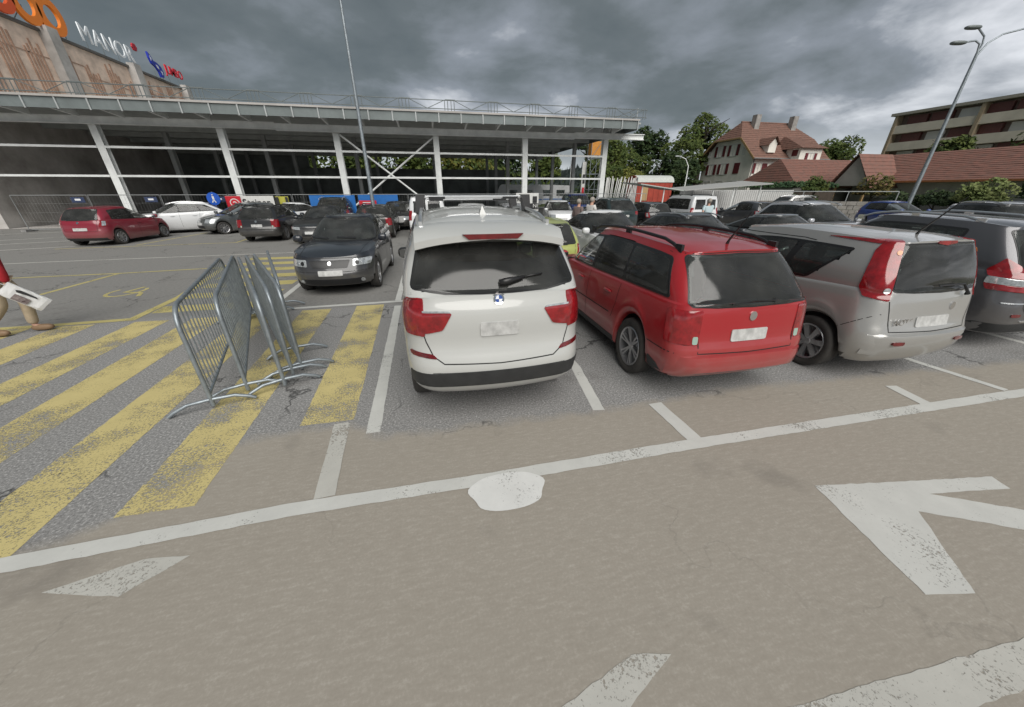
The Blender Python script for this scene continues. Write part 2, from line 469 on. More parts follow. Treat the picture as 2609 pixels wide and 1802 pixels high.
for x in (8.6, 11): line('white_line', [(x, 2.2), (x, 7.1)], 0.12, W_near)
line('white_line', [(-13.5, 13.95), (-12.2, 14.1), (-6.5, 14.4), (-3.5, 14.5)], 0.11, W_soft)
for x0, y0, x1, y1 in ((-17.3, 16.9, -13.0, 18.6), (-19.0, 18.9, -14, 21.0), (-20.5, 20.3, -15, 23.2), (-23, 23.4, -17, 25.6)):
    line('white_line', [(x0, y0), (x1, y1)], 0.14, W_soft)
# the round white blot, lane dashes, arrow
bl = [(0.38 + 0.29 * math.cos(R(t)) * (1 + 0.07 * math.sin(R(3 * t)) + 0.04 * math.sin(R(7 * t))), 1.90 + 0.20 * math.sin(R(t)) * (1 + 0.1 * math.cos(R(2 * t)))) for t in range(0, 360, 9)]
mark('white_blot', bl, worn_paint('fresh white road paint', (0.72, 0.72, 0.70), 0.36), 0.016)
mark('lane_dash', [(-2.40, 1.74), (-1.97, 1.85), (-1.70, 1.82), (-1.95, 1.62)], W_soft)
mark('lane_dash', [(0.20, 0.60), (0.78, 0.755), (0.97, 0.715), (0.62, 0.56)], W_soft)
mark('lane_dash', [(1.35, 0.43), (2.85, 0.385), (2.9, 0.24), (1.7, 0.26)], W_soft)
mark('lane_arrow', [(2.74, 1.44), (4.24, 1.215), (4.20, 1.095), (3.52, 1.19), (5.0, 0.42), (4.8, 0.30), (3.24, 1.09), (2.86, 0.60), (2.57, 0.655)], W_near)

# ------------------------------------------------------------------ steel hall under construction
M_steel = mat('galvanised steel', (0.42, 0.44, 0.44), 0.45, metal=0.25, var=0.2, vscale=3)
M_wsteel = mat('pale primed steel', (0.76, 0.775, 0.765), 0.5, var=0.18, vscale=1.5)
M_dsteel = mat('grey green sheet', (0.17, 0.195, 0.195), 0.5, metal=0.2, var=0.2, vscale=1.2)
M_deck = mat('steel deck underside', (0.36, 0.38, 0.37), 0.6, var=0.2, vscale=2)
M_conc = mat('stained concrete', (0.58, 0.555, 0.53), 0.85, var=0.5, vscale=0.6, vcol=(0.28, 0.26, 0.24), bump=0.3, bscale=12)
M_dark = mat('dark lining', (0.15, 0.165, 0.16), 0.85, var=0.4, vscale=0.8)
M_rail = mat('rail grey', (0.16, 0.18, 0.18), 0.5, metal=0.3)
M_wood = mat('larch cladding', (0.80, 0.62, 0.50), 0.75, var=0.3, vscale=1.3, bump=0.1)
M_slat = mat('dark larch batten', (0.45, 0.285, 0.205), 0.75, var=0.3, vscale=2)
hall = thing('steel_hall', 'open steel-framed hall under construction with pale columns and rails', 'building', (-5, 27, 0), world=True)
COLX = [-24.1, -17.85, -11.7, -5.4, 0.7, 6.75, 12.75]
for i, x in enumerate(COLX[1:]):
    h_ = 5.62 if i < 5 else 6.0
    m = MB(); w = 0.18
    m.box(x - w, x + w, 26.83, 26.87, 0, h_); m.box(x - w, x + w, 27.13, 27.17, 0, h_); m.box(x - 0.02, x + 0.02, 26.87, 27.13, 0, h_)
    m.box(x - 0.26, x + 0.26, 26.74, 27.26, 0, 0.04)
    obj('column', m, M_wsteel, hall)
m = MB()
for x0, x1 in ((-40, -8.6), (-8.6, 10.2), (10.2, 15.5)):
    dz = -0.06 if x0 == -8.6 else 0.0
    y = 26.6
    m.box(x0 + 0.003, x1 - 0.003, y - 0.15, y + 0.15, 5.32 + dz, 5.36 + dz); m.box(x0 + 0.003, x1 - 0.003, y - 0.15, y + 0.15, 5.64 + dz, 5.68 + dz); m.box(x0 + 0.003, x1 - 0.003, y - 0.03, y + 0.03, 5.36 + dz, 5.64 + dz)
    obj('eaves_beam', m, M_wsteel, hall); m = MB()
for z in (4.27, 2.81):
    for a, b in zip([-34] + COLX[1:-1], COLX[1:]):
        obj('wall_rail', MB().box(a + 0.19, b - 0.19, 26.80, 26.86, z - 0.055, z + 0.055), M_wsteel, hall)
for a, b in (((-5.2, 26.9, 5.2), (0.0, 26.9, 1.1)), ((-5.0, 26.95, 1.1), (0.55, 26.95, 5.2))):
    obj('brace', MB().tube([a, b], 0.055, 8), M_wsteel, hall)
# roof: deck with sheet fascia carried on cantilever brackets, projecting towards the car park
obj('roof_deck', MB().box(-40, 14.2, 24.9, 46, 6.02, 6.12), M_deck, hall)
x = -40.0
while x < 13.9:
    x1 = min(x + 1.32, 13.95)
    obj('fascia_panel', MB().box(x + 0.012, x1 - 0.012, 24.86, 24.895, 5.74, 6.20), M_dsteel, hall)
    obj('fascia_rib', MB().box(x1 - 0.03, x1 + 0.03, 24.80, 24.858, 5.70, 6.20), M_steel, hall)
    x = x1 + 0.0001
obj('eaves_trim', MB().box(-40, 14.05, 24.78, 24.92, 6.205, 6.30), mat('eaves trim', (0.42, 0.40, 0.38), 0.6, var=0.25, vscale=0.5), hall)
obj('end_fascia', MB().box(13.98, 14.02, 24.92, 46, 5.70, 6.20), M_dsteel, hall)
x = -38.6
while x < 14.2:
    m = MB()
    m.add([(x-.05, 24.92, 5.75), (x+.05, 24.92, 5.75), (x+.05, 24.92, 6.0), (x-.05, 24.92, 6.0), (x-.05, 26.44, 5.62), (x+.05, 26.44, 5.62), (x+.05, 26.44, 6.0), (x-.05, 26.44, 6.0)], ((0,1,2,3),(4,7,6,5),(0,4,5,1),(1,5,6,2),(2,6,7,3),(3,7,4,0)))
    obj('bracket', m, M_wsteel, hall)
    x += 2.06
# roof purlins inside and inner rows of columns
for y in (29.5, 32.5, 36, 40, 44):
    obj('purlin', MB().box(-24.3, 13.8, y - 0.1, y + 0.1, 5.72, 6.015), M_deck, hall)
for y in (33.0, 39.0, 45.0):
    for x in COLX[1:]:
        m = MB().box(x - 0.14, x + 0.14, y - 0.14, y + 0.14, 0, 5.72)
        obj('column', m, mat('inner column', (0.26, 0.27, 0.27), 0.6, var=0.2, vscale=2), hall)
m = MB(); m.box(-24.3, 9.0, 45.6, 45.8, 0, 4.2)
obj('back_wall', m, M_dark, hall)
obj('back_wall', MB().box(-24.3, -12.4, 45.6, 45.8, 4.21, 5.34), M_dark, hall)
m = MB(); m.box(-24.3, 13.6, 45.55, 45.85, 5.35, 6.0)
obj('back_beam', m, M_deck, hall)
m = MB(); m.box(-24.3, 8.95, 27.2, 45.5, 0.004, 0.02)
obj('floor_slab', m, M_conc, hall)
# guard rail of lattice frames on the roof edge
x = -40.0
while x < 13.4:
    x1 = x + 2.6
    m = MB()
    y = 24.98; z0, z1 = 6.42, 6.84
    for z in (z0, z1): m.tube([(x, y, z), (x1, y, z)], 0.022, 6)
    for xx in (x + 0.1, x + 0.28, x1 - 0.28, x1 - 0.1): m.tube([(xx, y, 6.30), (xx, y, z1)], 0.02, 6)
    m.tube([(x + 0.3, y, z1), (x + 1.3, y, z0)], 0.018, 6); m.tube([(x1 - 0.3, y, z1), (x + 1.3, y, z0)], 0.018, 6)
    m.box(x - 0.25, x + 0.35, y - 0.03, y + 0.03, z1 + 0.01, z1 + 0.05)
    obj('guard_rail', m, M_rail, hall)
    x = x1
# right end: a second railing at the corner
m = MB()
for z in (6.45, 6.9):
    m.tube([(13.9, 25.0, z), (13.9, 45, z)], 0.022, 6)
for k in range(9):
    yy = 25 + 2.4 * k
    m.tube([(13.9, yy, 6.25), (13.9, yy, 6.9)], 0.022, 6); m.tube([(13.9, yy, 6.45), (13.9, min(45, yy + 1.2), 6.9)], 0.018, 6)
obj('guard_rail', m, M_steel, hall)

# ------------------------------------------------------------------ shopping centre with larch cladding
mall = thing('shopping_centre', 'shopping centre with larch slat cladding above a concrete base', 'building', (-27, 38, 0), world=True)
obj('base_wall', MB().box(-60, -24.5, 27.3, 51.9, 0, 6.6), M_conc, mall)
obj('cladding_wall', MB().box(-60, -24.62, 27.4, 51.5, 6.6, 11.62), M_wood, mall)
obj('parapet', MB().box(-60, -24.45, 27.3, 51.6, 11.63, 11.80), mat('parapet', (0.13, 0.12, 0.11), 0.6), mall)
PIERS = [28.6, 36.4, 44.1, 51.3]
for y in PIERS:
    m = MB(); m.box(-24.60, -24.05, y - 0.42, y + 0.42, 6.0, 12.0)
    obj('pier', m, M_conc, mall)
# a broken rhythm of battens; each batten is a piece
for a, b in zip(PIERS[:-1], PIERS[1:]):
    y = a + 0.75
    while y < b - 0.6:
        n = rnd.choice((3, 4, 5))
        ztop = rnd.choice((11.1, 10.6, 11.2, 10.9)); zb = 6.65
        for k in range(n):
            if y > b - 0.55: break
            obj('slat', MB().box(-24.618, -24.56, y - 0.045, y + 0.045, zb, ztop + rnd.uniform(-0.5, 0.5)), M_slat, mall)
            y += 0.26
        obj('slat', MB().box(-24.617, -24.585, y - 0.27 * n, min(b - 0.5, y + 0.8), ztop - 0.75, ztop - 0.70), M_slat, mall)
        y += rnd.choice((0.5, 0.7, 0.9))
obj('back_block', MB().box(-60, -26.5, 52, 66, 0, 10.2), mat('white render', (0.58, 0.58, 0.57), 0.8, var=0.2, vscale=0.7), mall)

# white stair tower with brown window strips at the end of the centre
tower = thing('stair_tower', 'white rounded stair tower with brown glazed strips at the end of the shopping centre', 'tower', (-25.5, 57, 0), world=True)
m = MB(); n = 28
m.lathe([(2.9, 0), (2.9, 11.0), (0.01, 11.0)], n, 'z'); m.v = [(x - 25.5, y + 57, z) for x, y, z in m.v]
obj('wall', m, mat('tower white', (0.62, 0.63, 0.64), 0.6, var=0.15, vscale=1), tower, 40)
for a0, a1, z0, z1 in ((-95, -70, 8.6, 10.4), (-40, -5, 7.0, 10.5), (-130, -110, 8.0, 10.0)):
    vs = []; k = 6
    for j in range(k + 1):
        t = R(a0 + (a1 - a0) * j / k)
        for z in (z0, z1): vs.append((-25.5 + 2.94 * math.cos(t), 57 + 2.94 * math.sin(t), z))
    obj('window', MB().add(vs, [(2*j, 2*j+1, 2*j+3, 2*j+2) for j in range(k)]), mat('brown glass', (0.13, 0.075, 0.065), 0.15), tower)

# roof signs on struts: letters face +X (towards the car park)
def roof_sign(name, label, y0, z0, height, body, cmat, sx=1.0, bold=0.0, spacing=1.0, sizefac=1.38, x=-24.3):
    t = thing(name, label, 'sign', (x, y0, 11.8), world=False)
    yy = 0.0; outw = 0
    for ch in body:
        if ch == ' ':
            yy += 0.4; continue
        me = text_mesh(ch, height * sizefac, 0.07, sx, bold)
        mnx = min(v.co.x for v in me.vertices); mxx = max(v.co.x for v in me.vertices)
        for v in me.vertices:
            tx, ty, tz = v.co
            v.co = (tz, yy + tx - mnx, ty + z0 - 11.8)
        me.flip_normals() if False else None
        bm = bmesh.new(); bm.from_mesh(me); bmesh.ops.recalc_face_normals(bm, faces=bm.faces); bm.to_mesh(me); bm.free()
        o = obj('letter', me, cmat, t, None)
        yy += (mxx - mnx) + height * 0.16 * spacing
    k = 0.3
    while k < yy:
        obj('sign_strut', MB().tube([(-0.05, k, 0.0), (-0.05, k, z0 - 11.8 + height * 0.3), (-1.2, k, 0.0)], 0.03, 6), M_rail, t)
        k += 1.5
    return t, yy
M_or = mat('sign orange', (0.85, 0.23, 0.02), 0.45); M_ord = mat('sign orange red', (0.72, 0.10, 0.02), 0.45)
# bold round letters: rings
def ring_letter(t, y, z, r, w, m, stem=None, gap=None):
    mb = MB(); n = 28
    a0, a1 = (gap if gap else (0, 360))
    k = n if gap else n
    vs = []
    for j in range(k + 1):
        a = R(a0 + (a1 - a0) * j / k)
        for rr in (r - w, r):
            for xx in (-0.09, 0.09): vs.append((xx, y + rr * math.cos(a), z + rr * 1.12 * math.sin(a)))
    fs = []
    for j in range(k):
        o = 4 * j
        fs += [(o, o+4, o+5, o+1), (o+2, o+3, o+7, o+6), (o, o+2, o+6, o+4), (o+1, o+5, o+7, o+3)]
    if gap: fs += [(0, 1, 3, 2), (4*k, 4*k+2, 4*k+3, 4*k+1)]
    mb.add(vs, fs)
    if stem: mb.box(-0.085, 0.085, y + stem[0], y + stem[1], z + stem[2], z + stem[3])
    return obj('letter', mb, m, t, 40)
coop = thing('roof_sign', 'orange roof sign with round letters reading coop', 'sign', (-24.3, 31.1, 11.8))
for k, m_ in enumerate((M_ord, M_ord, M_or, M_or)):
    ring_letter(coop, 0.9 + 1.72 * k, 1.05 if k < 3 else 1.0, 0.95, 0.42, m_, stem=(-0.95, -0.6, -1.6, 0.0) if k == 3 else None, gap=(50, 310) if k == 0 else None)
for k in range(6):
    y = 0.2 + 1.3 * k
    obj('sign_strut', MB().tube([(-0.05, y, 0), (-0.05, y, 0.9), (-1.2, y + 0.3, 0)], 0.03, 6), M_rail, coop)
roof_sign('roof_sign', 'white roof sign reading MANOR with a red flower mark', 39.3, 12.15, 1.15, 'MANOR', mat('sign white', (0.82, 0.85, 0.88), 0.4), 0.9, 0.0, 0.9)
fl = MB()
for k in range(6):
    a = R(60 * k); fl.lathe([(0.01, 0.07), (0.13, 0.06), (0.13, -0.06), (0.01, -0.07)], 10, 'x'); nv = 40
    fl.v[-nv:] = [(x, y + 0.16 * math.cos(a), z + 0.16 * math.sin(a)) for x, y, z in fl.v[-nv:]]
man = [o for o in C.objects if o.get('label', '').startswith('white roof sign')][0]
fl.v = [(x, y + 5.75, z + 1.6) for x, y, z in fl.v]
obj('flower_mark', fl, mat('sign red', (0.42, 0.01, 0.025), 0.4), man)
roof_sign('roof_sign', 'red roof sign reading JUMBO', 48.6, 12.45, 0.75, 'JUMBO', mat('sign scarlet', (0.62, 0.012, 0.03), 0.4), 0.9, 0.008, 0.5)
bl_ = thing('roof_sign', 'blue figure mark with white patches between the white and red roof signs', 'sign', (-24.3, 46.6, 11.8))
m = MB(); m.prism([(0.0, 1.75), (0.28, 1.55), (0.45, 1.2), (0.9, 1.15), (1.35, 0.95), (1.5, 0.55), (1.35, 0.1), (0.95, 0.05), (0.85, 0.45), (0.55, 0.75), (0.15, 0.9), (0.0, 1.3)], -0.08, 0.08, 'x')
obj('emblem', m, mat('sign blue', (0.012, 0.03, 0.36), 0.4), bl_)
for p in ([(0.1, 1.5), (0.25, 1.3), (0.12, 1.1)], [(0.6, 0.95), (0.9, 0.9), (0.95, 0.65), (0.75, 0.7)], [(1.1, 0.6), (1.3, 0.5), (1.2, 0.25)]):
    obj('emblem_patch', MB().prism(p, 0.082, 0.1, 'x'), MATS['sign white'], bl_)
for y in (0.4, 1.0, 1.4): obj('sign_strut', MB().tube([(-0.1, y, 0), (-0.1, y, 0.8), (-1.2, y, 0)], 0.03, 6), M_rail, bl_)

# ------------------------------------------------------------------ houses, terrain and trees
M_render = mat('cream render', (0.76, 0.73, 0.665), 0.85, var=0.14, vscale=0.8)
M_tile = mat('clay tile', (0.215, 0.108, 0.08), 0.8, var=0.45, vscale=2.6, vcol=(0.13, 0.075, 0.058))
M_tile2 = mat('old clay tile', (0.23, 0.10, 0.075), 0.8, var=0.5, vscale=2.2, vcol=(0.15, 0.085, 0.068))
M_shut = mat('wine red shutter', (0.13, 0.018, 0.022), 0.6, var=0.2)
M_frame = mat('window frame white', (0.62, 0.62, 0.6), 0.5)
M_pane = mat('house pane', (0.05, 0.055, 0.06), 0.08)
M_timber = mat('verge timber', (0.34, 0.22, 0.10), 0.7, var=0.25)
M_chim = mat('chimney render', (0.30, 0.285, 0.27), 0.9, var=0.35, vscale=2)

def tiled_slope(parent, p0, p1, p2, p3, m, rows=14, name='tile_course', thick=0.04):
    """roof slope p0-p1 (eaves) to p3-p2 (ridge) laid in overlapping courses, each course a piece"""
    p0, p1, p2, p3 = (Vector(p) for p in (p0, p1, p2, p3))
    nrm = (p1 - p0).cross(p3 - p0).normalized()
    if nrm.z < 0: nrm = -nrm
    for r in range(rows):
        t0, t1 = r / rows, min(1.0, (r + 1.12) / rows)
        a, b, c, d = p0.lerp(p3, t0), p1.lerp(p2, t0), p1.lerp(p2, t1), p0.lerp(p3, t1)
        up0, up1 = nrm * thick, nrm * 0.004
        n = max(2, int((b - a).length / 0.5))
        mb = MB(); vs, fs = [], []
        for k in range(n + 1):
            q = k / n; w = nrm * (0.018 * rnd.random())
            vs += [a.lerp(b, q) - nrm * 0.02, a.lerp(b, q) + up0 + w, d.lerp(c, q) + up1 + w]
        for k in range(n):
            o = 3 * k
            fs += [(o, o+3, o+4, o+1), (o+1, o+4, o+5, o+2)]
        obj(name, mb.add(vs, fs), m, parent)

def window_x(parent, X, yc, zc, w, h, shutters=True, sgn=-1, closed=False):
    """window in a wall facing -X"""
    x0 = X + sgn * 0.03
    if closed:
        obj('shutter', MB().box(X - 0.07, X - 0.002, yc - w * 0.55, yc + w * 0.55, zc - h / 2, zc + h / 2), M_shut, parent); return
    f = MB(); t = 0.09
    f.box(X - 0.06, X - 0.002, yc - w/2 - t, yc - w/2, zc - h/2, zc + h/2); f.box(X - 0.06, X - 0.002, yc + w/2, yc + w/2 + t, zc - h/2, zc + h/2); f.box(X - 0.061, X - 0.002, yc - w/2 - t, yc + w/2 + t, zc + h/2, zc + h/2 + t); f.box(X - 0.10, X - 0.002, yc - w/2 - t, yc + w/2 + t, zc - h/2 - t, zc - h/2)
    f.box(X - 0.05, X - 0.002, yc - 0.035, yc + 0.035, zc - h/2, zc + h/2)
    o = obj('window', f, M_frame, parent)
    for s_ in (-1, 1):
        obj('pane', MB().box(X - 0.02, X - 0.004, yc + s_ * (0.035 + (w/2 - 0.035) / 2) - (w/2 - 0.035) / 2 + 0.002, yc + s_ * (0.035 + (w/2 - 0.035) / 2) + (w/2 - 0.035) / 2 - 0.002, zc - h/2 + 0.002, zc + h/2 - 0.002), M_pane, o)
    if shutters:
        for s_ in (-1, 1):
            c = yc + s_ * (w/2 + t + w * 0.25 + 0.02)
            obj('shutter', MB().box(X - 0.08, X - 0.003, c - w * 0.25, c + w * 0.25, zc - h/2, zc + h/2), M_shut, parent)
def window_y(parent, Y, xc, zc, w, h, shutters=True):
    f = MB(); t = 0.09
    f.box(xc - w/2 - t, xc - w/2, Y - 0.06, Y - 0.002, zc - h/2, zc + h/2); f.box(xc + w/2, xc + w/2 + t, Y - 0.06, Y - 0.002, zc - h/2, zc + h/2); f.box(xc - w/2 - t, xc + w/2 + t, Y - 0.061, Y - 0.002, zc + h/2, zc + h/2 + t); f.box(xc - w/2 - t, xc + w/2 + t, Y - 0.10, Y - 0.002, zc - h/2 - t, zc - h/2)
    f.box(xc - 0.035, xc + 0.035, Y - 0.05, Y - 0.002, zc - h/2, zc + h/2)
    o = obj('window', f, M_frame, parent)
    for s_ in (-1, 1):
        c = xc + s_ * (0.035 + (w/2 - 0.035) / 2); d = (w/2 - 0.035) / 2 - 0.002
        obj('pane', MB().box(c - d, c + d, Y - 0.02, Y - 0.004, zc - h/2 + 0.002, zc + h/2 - 0.002), M_pane, o)
    if shutters:
        for s_ in (-1, 1):
            c = xc + s_ * (w/2 + t + w * 0.25 + 0.02)
            obj('shutter', MB().box(c - w * 0.25, c + w * 0.25, Y - 0.08, Y - 0.003, zc - h/2, zc + h/2), M_shut, parent)

house = thing('farmhouse', 'cream farmhouse with half-hipped red tile roof, wine red shutters and two chimneys', 'house', (53, 54, 0), world=True)
X0, X1, Y0, Y1 = 47.1, 59.4, 49.3, 59.9
m = MB()
ym = (Y0 + Y1) / 2
gz = lambda y: 6.35 + (min(y - Y0, Y1 - y)) * 1.0
pg = [(Y0, 0), (Y1, 0), (Y1, 6.4), (Y1 - 2.6, 9.05), (Y0 + 2.6, 9.05), (Y0, 6.4)]
m.prism(pg, X0, X1, 'x')
obj('wall', m, M_render, house)
ez, rz_ = 6.25, 11.5; oy = 0.85; hx = 2.2
E0, E1 = Y0 - oy, Y1 + oy
xa, xb = X0 - 0.75, X1 + 0.6
hz_ = 9.15; hy = 2.35                       # half hip starts here
# front slope in two strips so the hip cuts the corner
ry0, ry1 = E0 + (hz_ - ez) / (rz_ - ez) * (ym - E0), E1 - (hz_ - ez) / (rz_ - ez) * (E1 - ym)
tiled_slope(house, (xa, E0, ez), (xb, E0, ez), (xb, ry0, hz_), (xa, ry0, hz_), M_tile, 9)
tiled_slope(house, (xa, ry0, hz_), (xb, ry0, hz_), (xb - 2.6, ym, rz_), (xa + 2.0, ym, rz_), M_tile, 8)
tiled_slope(house, (xb, E1, ez), (xa, E1, ez), (xa, ry1, hz_), (xb, ry1, hz_), M_tile, 9)
tiled_slope(house, (xb, ry1, hz_), (xa, ry1, hz_), (xa + 2.0, ym, rz_), (xb - 2.6, ym, rz_), M_tile, 8)
tiled_slope(house, (xa, ry1, hz_), (xa, ry0, hz_), (xa + 2.0, ym, rz_), (xa + 2.0, ym + 0.02, rz_), M_tile, 8)
tiled_slope(house, (xb, ry0, hz_), (xb, ry1, hz_), (xb - 2.6, ym + 0.02, rz_), (xb - 2.6, ym, rz_), M_tile, 8)
obj('ridge', MB().tube([(xa + 1.9, ym, rz_ + 0.03), (xb - 2.5, ym, rz_ + 0.03)], 0.13, 8), M_tile, house)
for y_, r_ in ((E0, ry0), (E1, ry1)):
    obj('verge_board', MB().bar((xa - 0.02, y_, ez - 0.10), (xa - 0.02, r_, hz_ - 0.10), 0.06, 0.26), M_timber, house)
obj('verge_board', MB().bar((xa - 0.02, ry0, hz_ - 0.06), (xa - 0.02, ry1, hz_ - 0.06), 0.07, 0.2), M_timber, house)
obj('gutter', MB().tube([(xa, E0 - 0.06, ez - 0.05), (xb, E0 - 0.06, ez - 0.05)], 0.08, 8), mat('zinc', (0.25, 0.25, 0.25), 0.5, metal=0.4), house)
obj('downpipe', MB().tube([(X0 + 0.15, Y0 - 0.07, 0), (X0 + 0.15, Y0 - 0.07, 6.2)], 0.06, 8), MATS['zinc'], house)
for cx, cy in ((50.1, ym - 0.8), (57.0, ym - 0.8)):
    m = MB().box(cx - 0.42, cx + 0.42, cy - 0.42, cy + 0.42, 9.8, 12.4)
    o = obj('chimney', m, M_chim, house)
    m = MB(); m.box(cx - 0.5, cx + 0.5, cy - 0.5, cy + 0.5, 12.62, 12.76); m.box(cx - 0.48, cx - 0.3, cy - 0.48, cy - 0.3, 12.4, 12.62); m.box(cx + 0.3, cx + 0.48, cy - 0.48, cy - 0.3, 12.4, 12.62); m.box(cx - 0.48, cx - 0.3, cy + 0.3, cy + 0.48, 12.4, 12.62); m.box(cx + 0.3, cx + 0.48, cy + 0.3, cy + 0.48, 12.4, 12.62)
    obj('chimney_cap', m, M_chim, o)
for yc, zc in ((56.36, 7.66), (53.5, 7.62), (57.6, 5.1), (54.9, 5.1)):
    window_x(house, X0, yc, zc, 1.0, 1.5)
window_x(house, X0, 52.1, 5.08, 1.0, 1.5, closed=True)
for yc in (57.9, 55.1, 52.2): window_x(house, X0, yc, 3.0, 1.6, 0.6, False)
for yc in (58.55, 51.4): window_x(house, X0, yc, 7.35, 0.4, 0.8, False)
window_y(house, Y0, 48.35, 4.95, 0.9, 1.35); window_y(house, Y0, 50.35, 4.95, 0.9, 1.35); window_y(house, Y0, 51.75, 5.3, 0.35, 0.8, False)
# projecting stair bay with its own roof
m = MB().box(52.6, 56.4, 47.0, Y0 - 0.002, 0, 7.55); obj('bay', m, M_render, house)
tiled_slope(house, (52.2, 46.5, 7.45), (56.8, 46.5, 7.45), (55.6, 50.9, 9.3), (53.4, 50.9, 9.3), M_tile, 8)
tiled_slope(house, (52.2, 51.2, 7.45), (52.2, 46.5, 7.45), (53.4, 50.9, 9.3), (53.4, 51.2, 9.3), M_tile, 7)
window_y(house, 47.0, 54.6, 6.1, 0.9, 1.5)
obj('shutter', MB().box(52.58, 52.599, 47.4, 48.3, 6.5, 7.3), M_shut, house)
# dormer
m = MB(); m.prism([(48.9, 7.0), (50.2, 7.0), (50.2, 8.2), (49.55, 8.9), (48.9, 8.2)], 48.95, 51.0, 'y'); o = obj('dormer', m, M_render, house)
obj('dormer_window', MB().box(49.2, 49.9, 48.90, 48.948, 7.25, 8.15), M_frame, o); obj('dormer_pane', MB().box(49.3, 49.8, 48.88, 48.898, 7.35, 8.05), M_pane, o)
for s_ in (-1, 1):
    tiled_slope(house, (49.55 + s_ * 0.95, 48.6, 7.95), (49.55 + s_ * 0.95, 51.2, 7.95), (49.55, 51.5, 9.0), (49.55, 48.6, 9.0), M_tile, 4)

low = thing('low_house', 'low grey outbuilding with red tile roof in front of the farmhouse', 'house', (51, 43, 0), world=True)
obj('wall', MB().box(45.6, 58, 40.2, 47.0, 0, 3.0), mat('grey render', (0.36, 0.345, 0.33), 0.85, var=0.2, vscale=0.8), low)
tiled_slope(low, (44.4, 39.2, 2.85), (58.6, 39.2, 2.85), (58.6, 43.6, 5.75), (45.9, 43.6, 5.75), M_tile2, 14)
tiled_slope(low, (58.6, 48.0, 2.85), (44.4, 48.0, 2.85), (45.9, 43.6, 5.75), (58.6, 43.6, 5.75), M_tile2, 10)
tiled_slope(low, (44.4, 48.0, 2.85), (44.4, 39.2, 2.85), (45.9, 43.58, 5.75), (45.9, 43.6, 5.75), M_tile2, 10)
obj('fascia_board', MB().box(44.35, 58.6, 39.12, 39.19, 2.72, 2.90), mat('red brown board', (0.2, 0.07, 0.045), 0.7), low)
for xc in (47.5, 50.5): window_y(low, 40.2, xc, 1.7, 1.0, 1.0, False)

shed = thing('long_shed', 'long low shed with weathered red tile roof behind the pale green bush', 'building', (57, 30, 0), world=True)
SX0, SX1 = 53.5, 61.5
obj('wall', MB().box(SX0, SX1, 12, 39.0, 0, 3.05), mat('shed render', (0.40, 0.38, 0.36), 0.85, var=0.2, vscale=0.7), shed)
tiled_slope(shed, (52.5, 39.1, 2.95), (52.5, 11.5, 2.95), (57.5, 11.5, 6.0), (57.5, 39.1, 6.0), M_tile2, 16)
tiled_slope(shed, (62.5, 11.5, 2.95), (62.5, 39.1, 2.95), (57.5, 39.1, 6.0), (57.5, 11.5, 6.0), M_tile2, 10)
obj('gutter_board', MB().box(52.40, 52.48, 11.5, 37.5, 2.80, 3.0), mat('orange brown gutter', (0.34, 0.13, 0.05), 0.6, var=0.3), shed)
obj('plinth_band', MB().box(SX0 - 0.05, SX0 - 0.002, 12, 37, 0.0, 1.2), mat('shed plinth', (0.17, 0.165, 0.16), 0.9), shed)
# gabled porch with a framed panel
m = MB(); m.prism([(34.6, 2.5), (38.6, 2.5), (36.6, 5.6)], 49.6, 53.4, 'x')
o = obj('porch_gable', m, MATS['shed render'], shed)
fr = MB(); fr.box(49.52, 49.598, 36.0, 37.2, 2.75, 4.5); obj('panel_frame', fr, mat('ochre frame', (0.38, 0.27, 0.06), 0.6), o)
obj('panel', MB().box(49.50, 49.518, 36.15, 37.05, 2.9, 4.35), mat('faded panel', (0.42, 0.30, 0.25), 0.7), o)
for s_ in (-1, 1):
    tiled_slope(shed, (49.3, 36.6 + s_ * 2.5, 2.25), (53.8, 36.6 + s_ * 2.5, 2.25), (54.5, 36.6, 5.85), (49.3, 36.6, 5.85), M_tile2, 9)
obj('porch_post', MB().box(49.8, 50.0, 34.8, 35.0, 0, 2.5), M_timber, shed); obj('porch_post', MB().box(49.8, 50.0, 38.2, 38.4, 0, 2.5), M_timber, shed)

apt = thing('apartment_block', 'long cream apartment block with dark red window bands', 'building', (100, 50, 0), world=True)
M_cream = mat('cream parapet', (0.66, 0.60, 0.50), 0.8, var=0.15, vscale=0.4); M_band = mat('dark recess', (0.20, 0.15, 0.125), 0.6); M_redp = mat('red infill', (0.15, 0.055, 0.05), 0.6, var=0.2)
obj('core', MB().box(96.2, 108, 20, 66, 0, 15.6), M_band, apt)
obj('roof_slab', MB().box(94.4, 108.5, 19.5, 66.6, 15.62, 16.1), mat('roof edge', (0.34, 0.32, 0.27), 0.7), apt)
for k in range(5):
    z = 0.2 + 3.05 * k
    obj('parapet', MB().box(94.8, 96.19, 20, 66, z, z + 1.45), M_cream, apt)
    y = 20.0
    j = 0
    while y < 62.2:
        if (j + k) % 3 != 1:
            obj('infill_panel', MB().box(95.6, 96.18, y + 0.3, y + 3.4, z + 1.46, z + 2.95), M_redp, apt)
        else:
            w_ = obj('window', MB().box(95.9, 96.18, y + 0.5, y + 3.2, z + 1.46, z + 2.9), M_frame, apt); obj('pane', MB().box(95.85, 95.899, y + 0.65, y + 3.05, z + 1.56, z + 2.8), M_pane, w_)
        j += 1; y += 3.7
for y in (20.2, 31.0, 42.0, 53.0, 65.6):
    obj('pilaster', MB().box(94.6, 96.1, y - 0.25, y + 0.25, 0, 15.6), mat('ochre pilaster', (0.36, 0.29, 0.2), 0.8), apt)

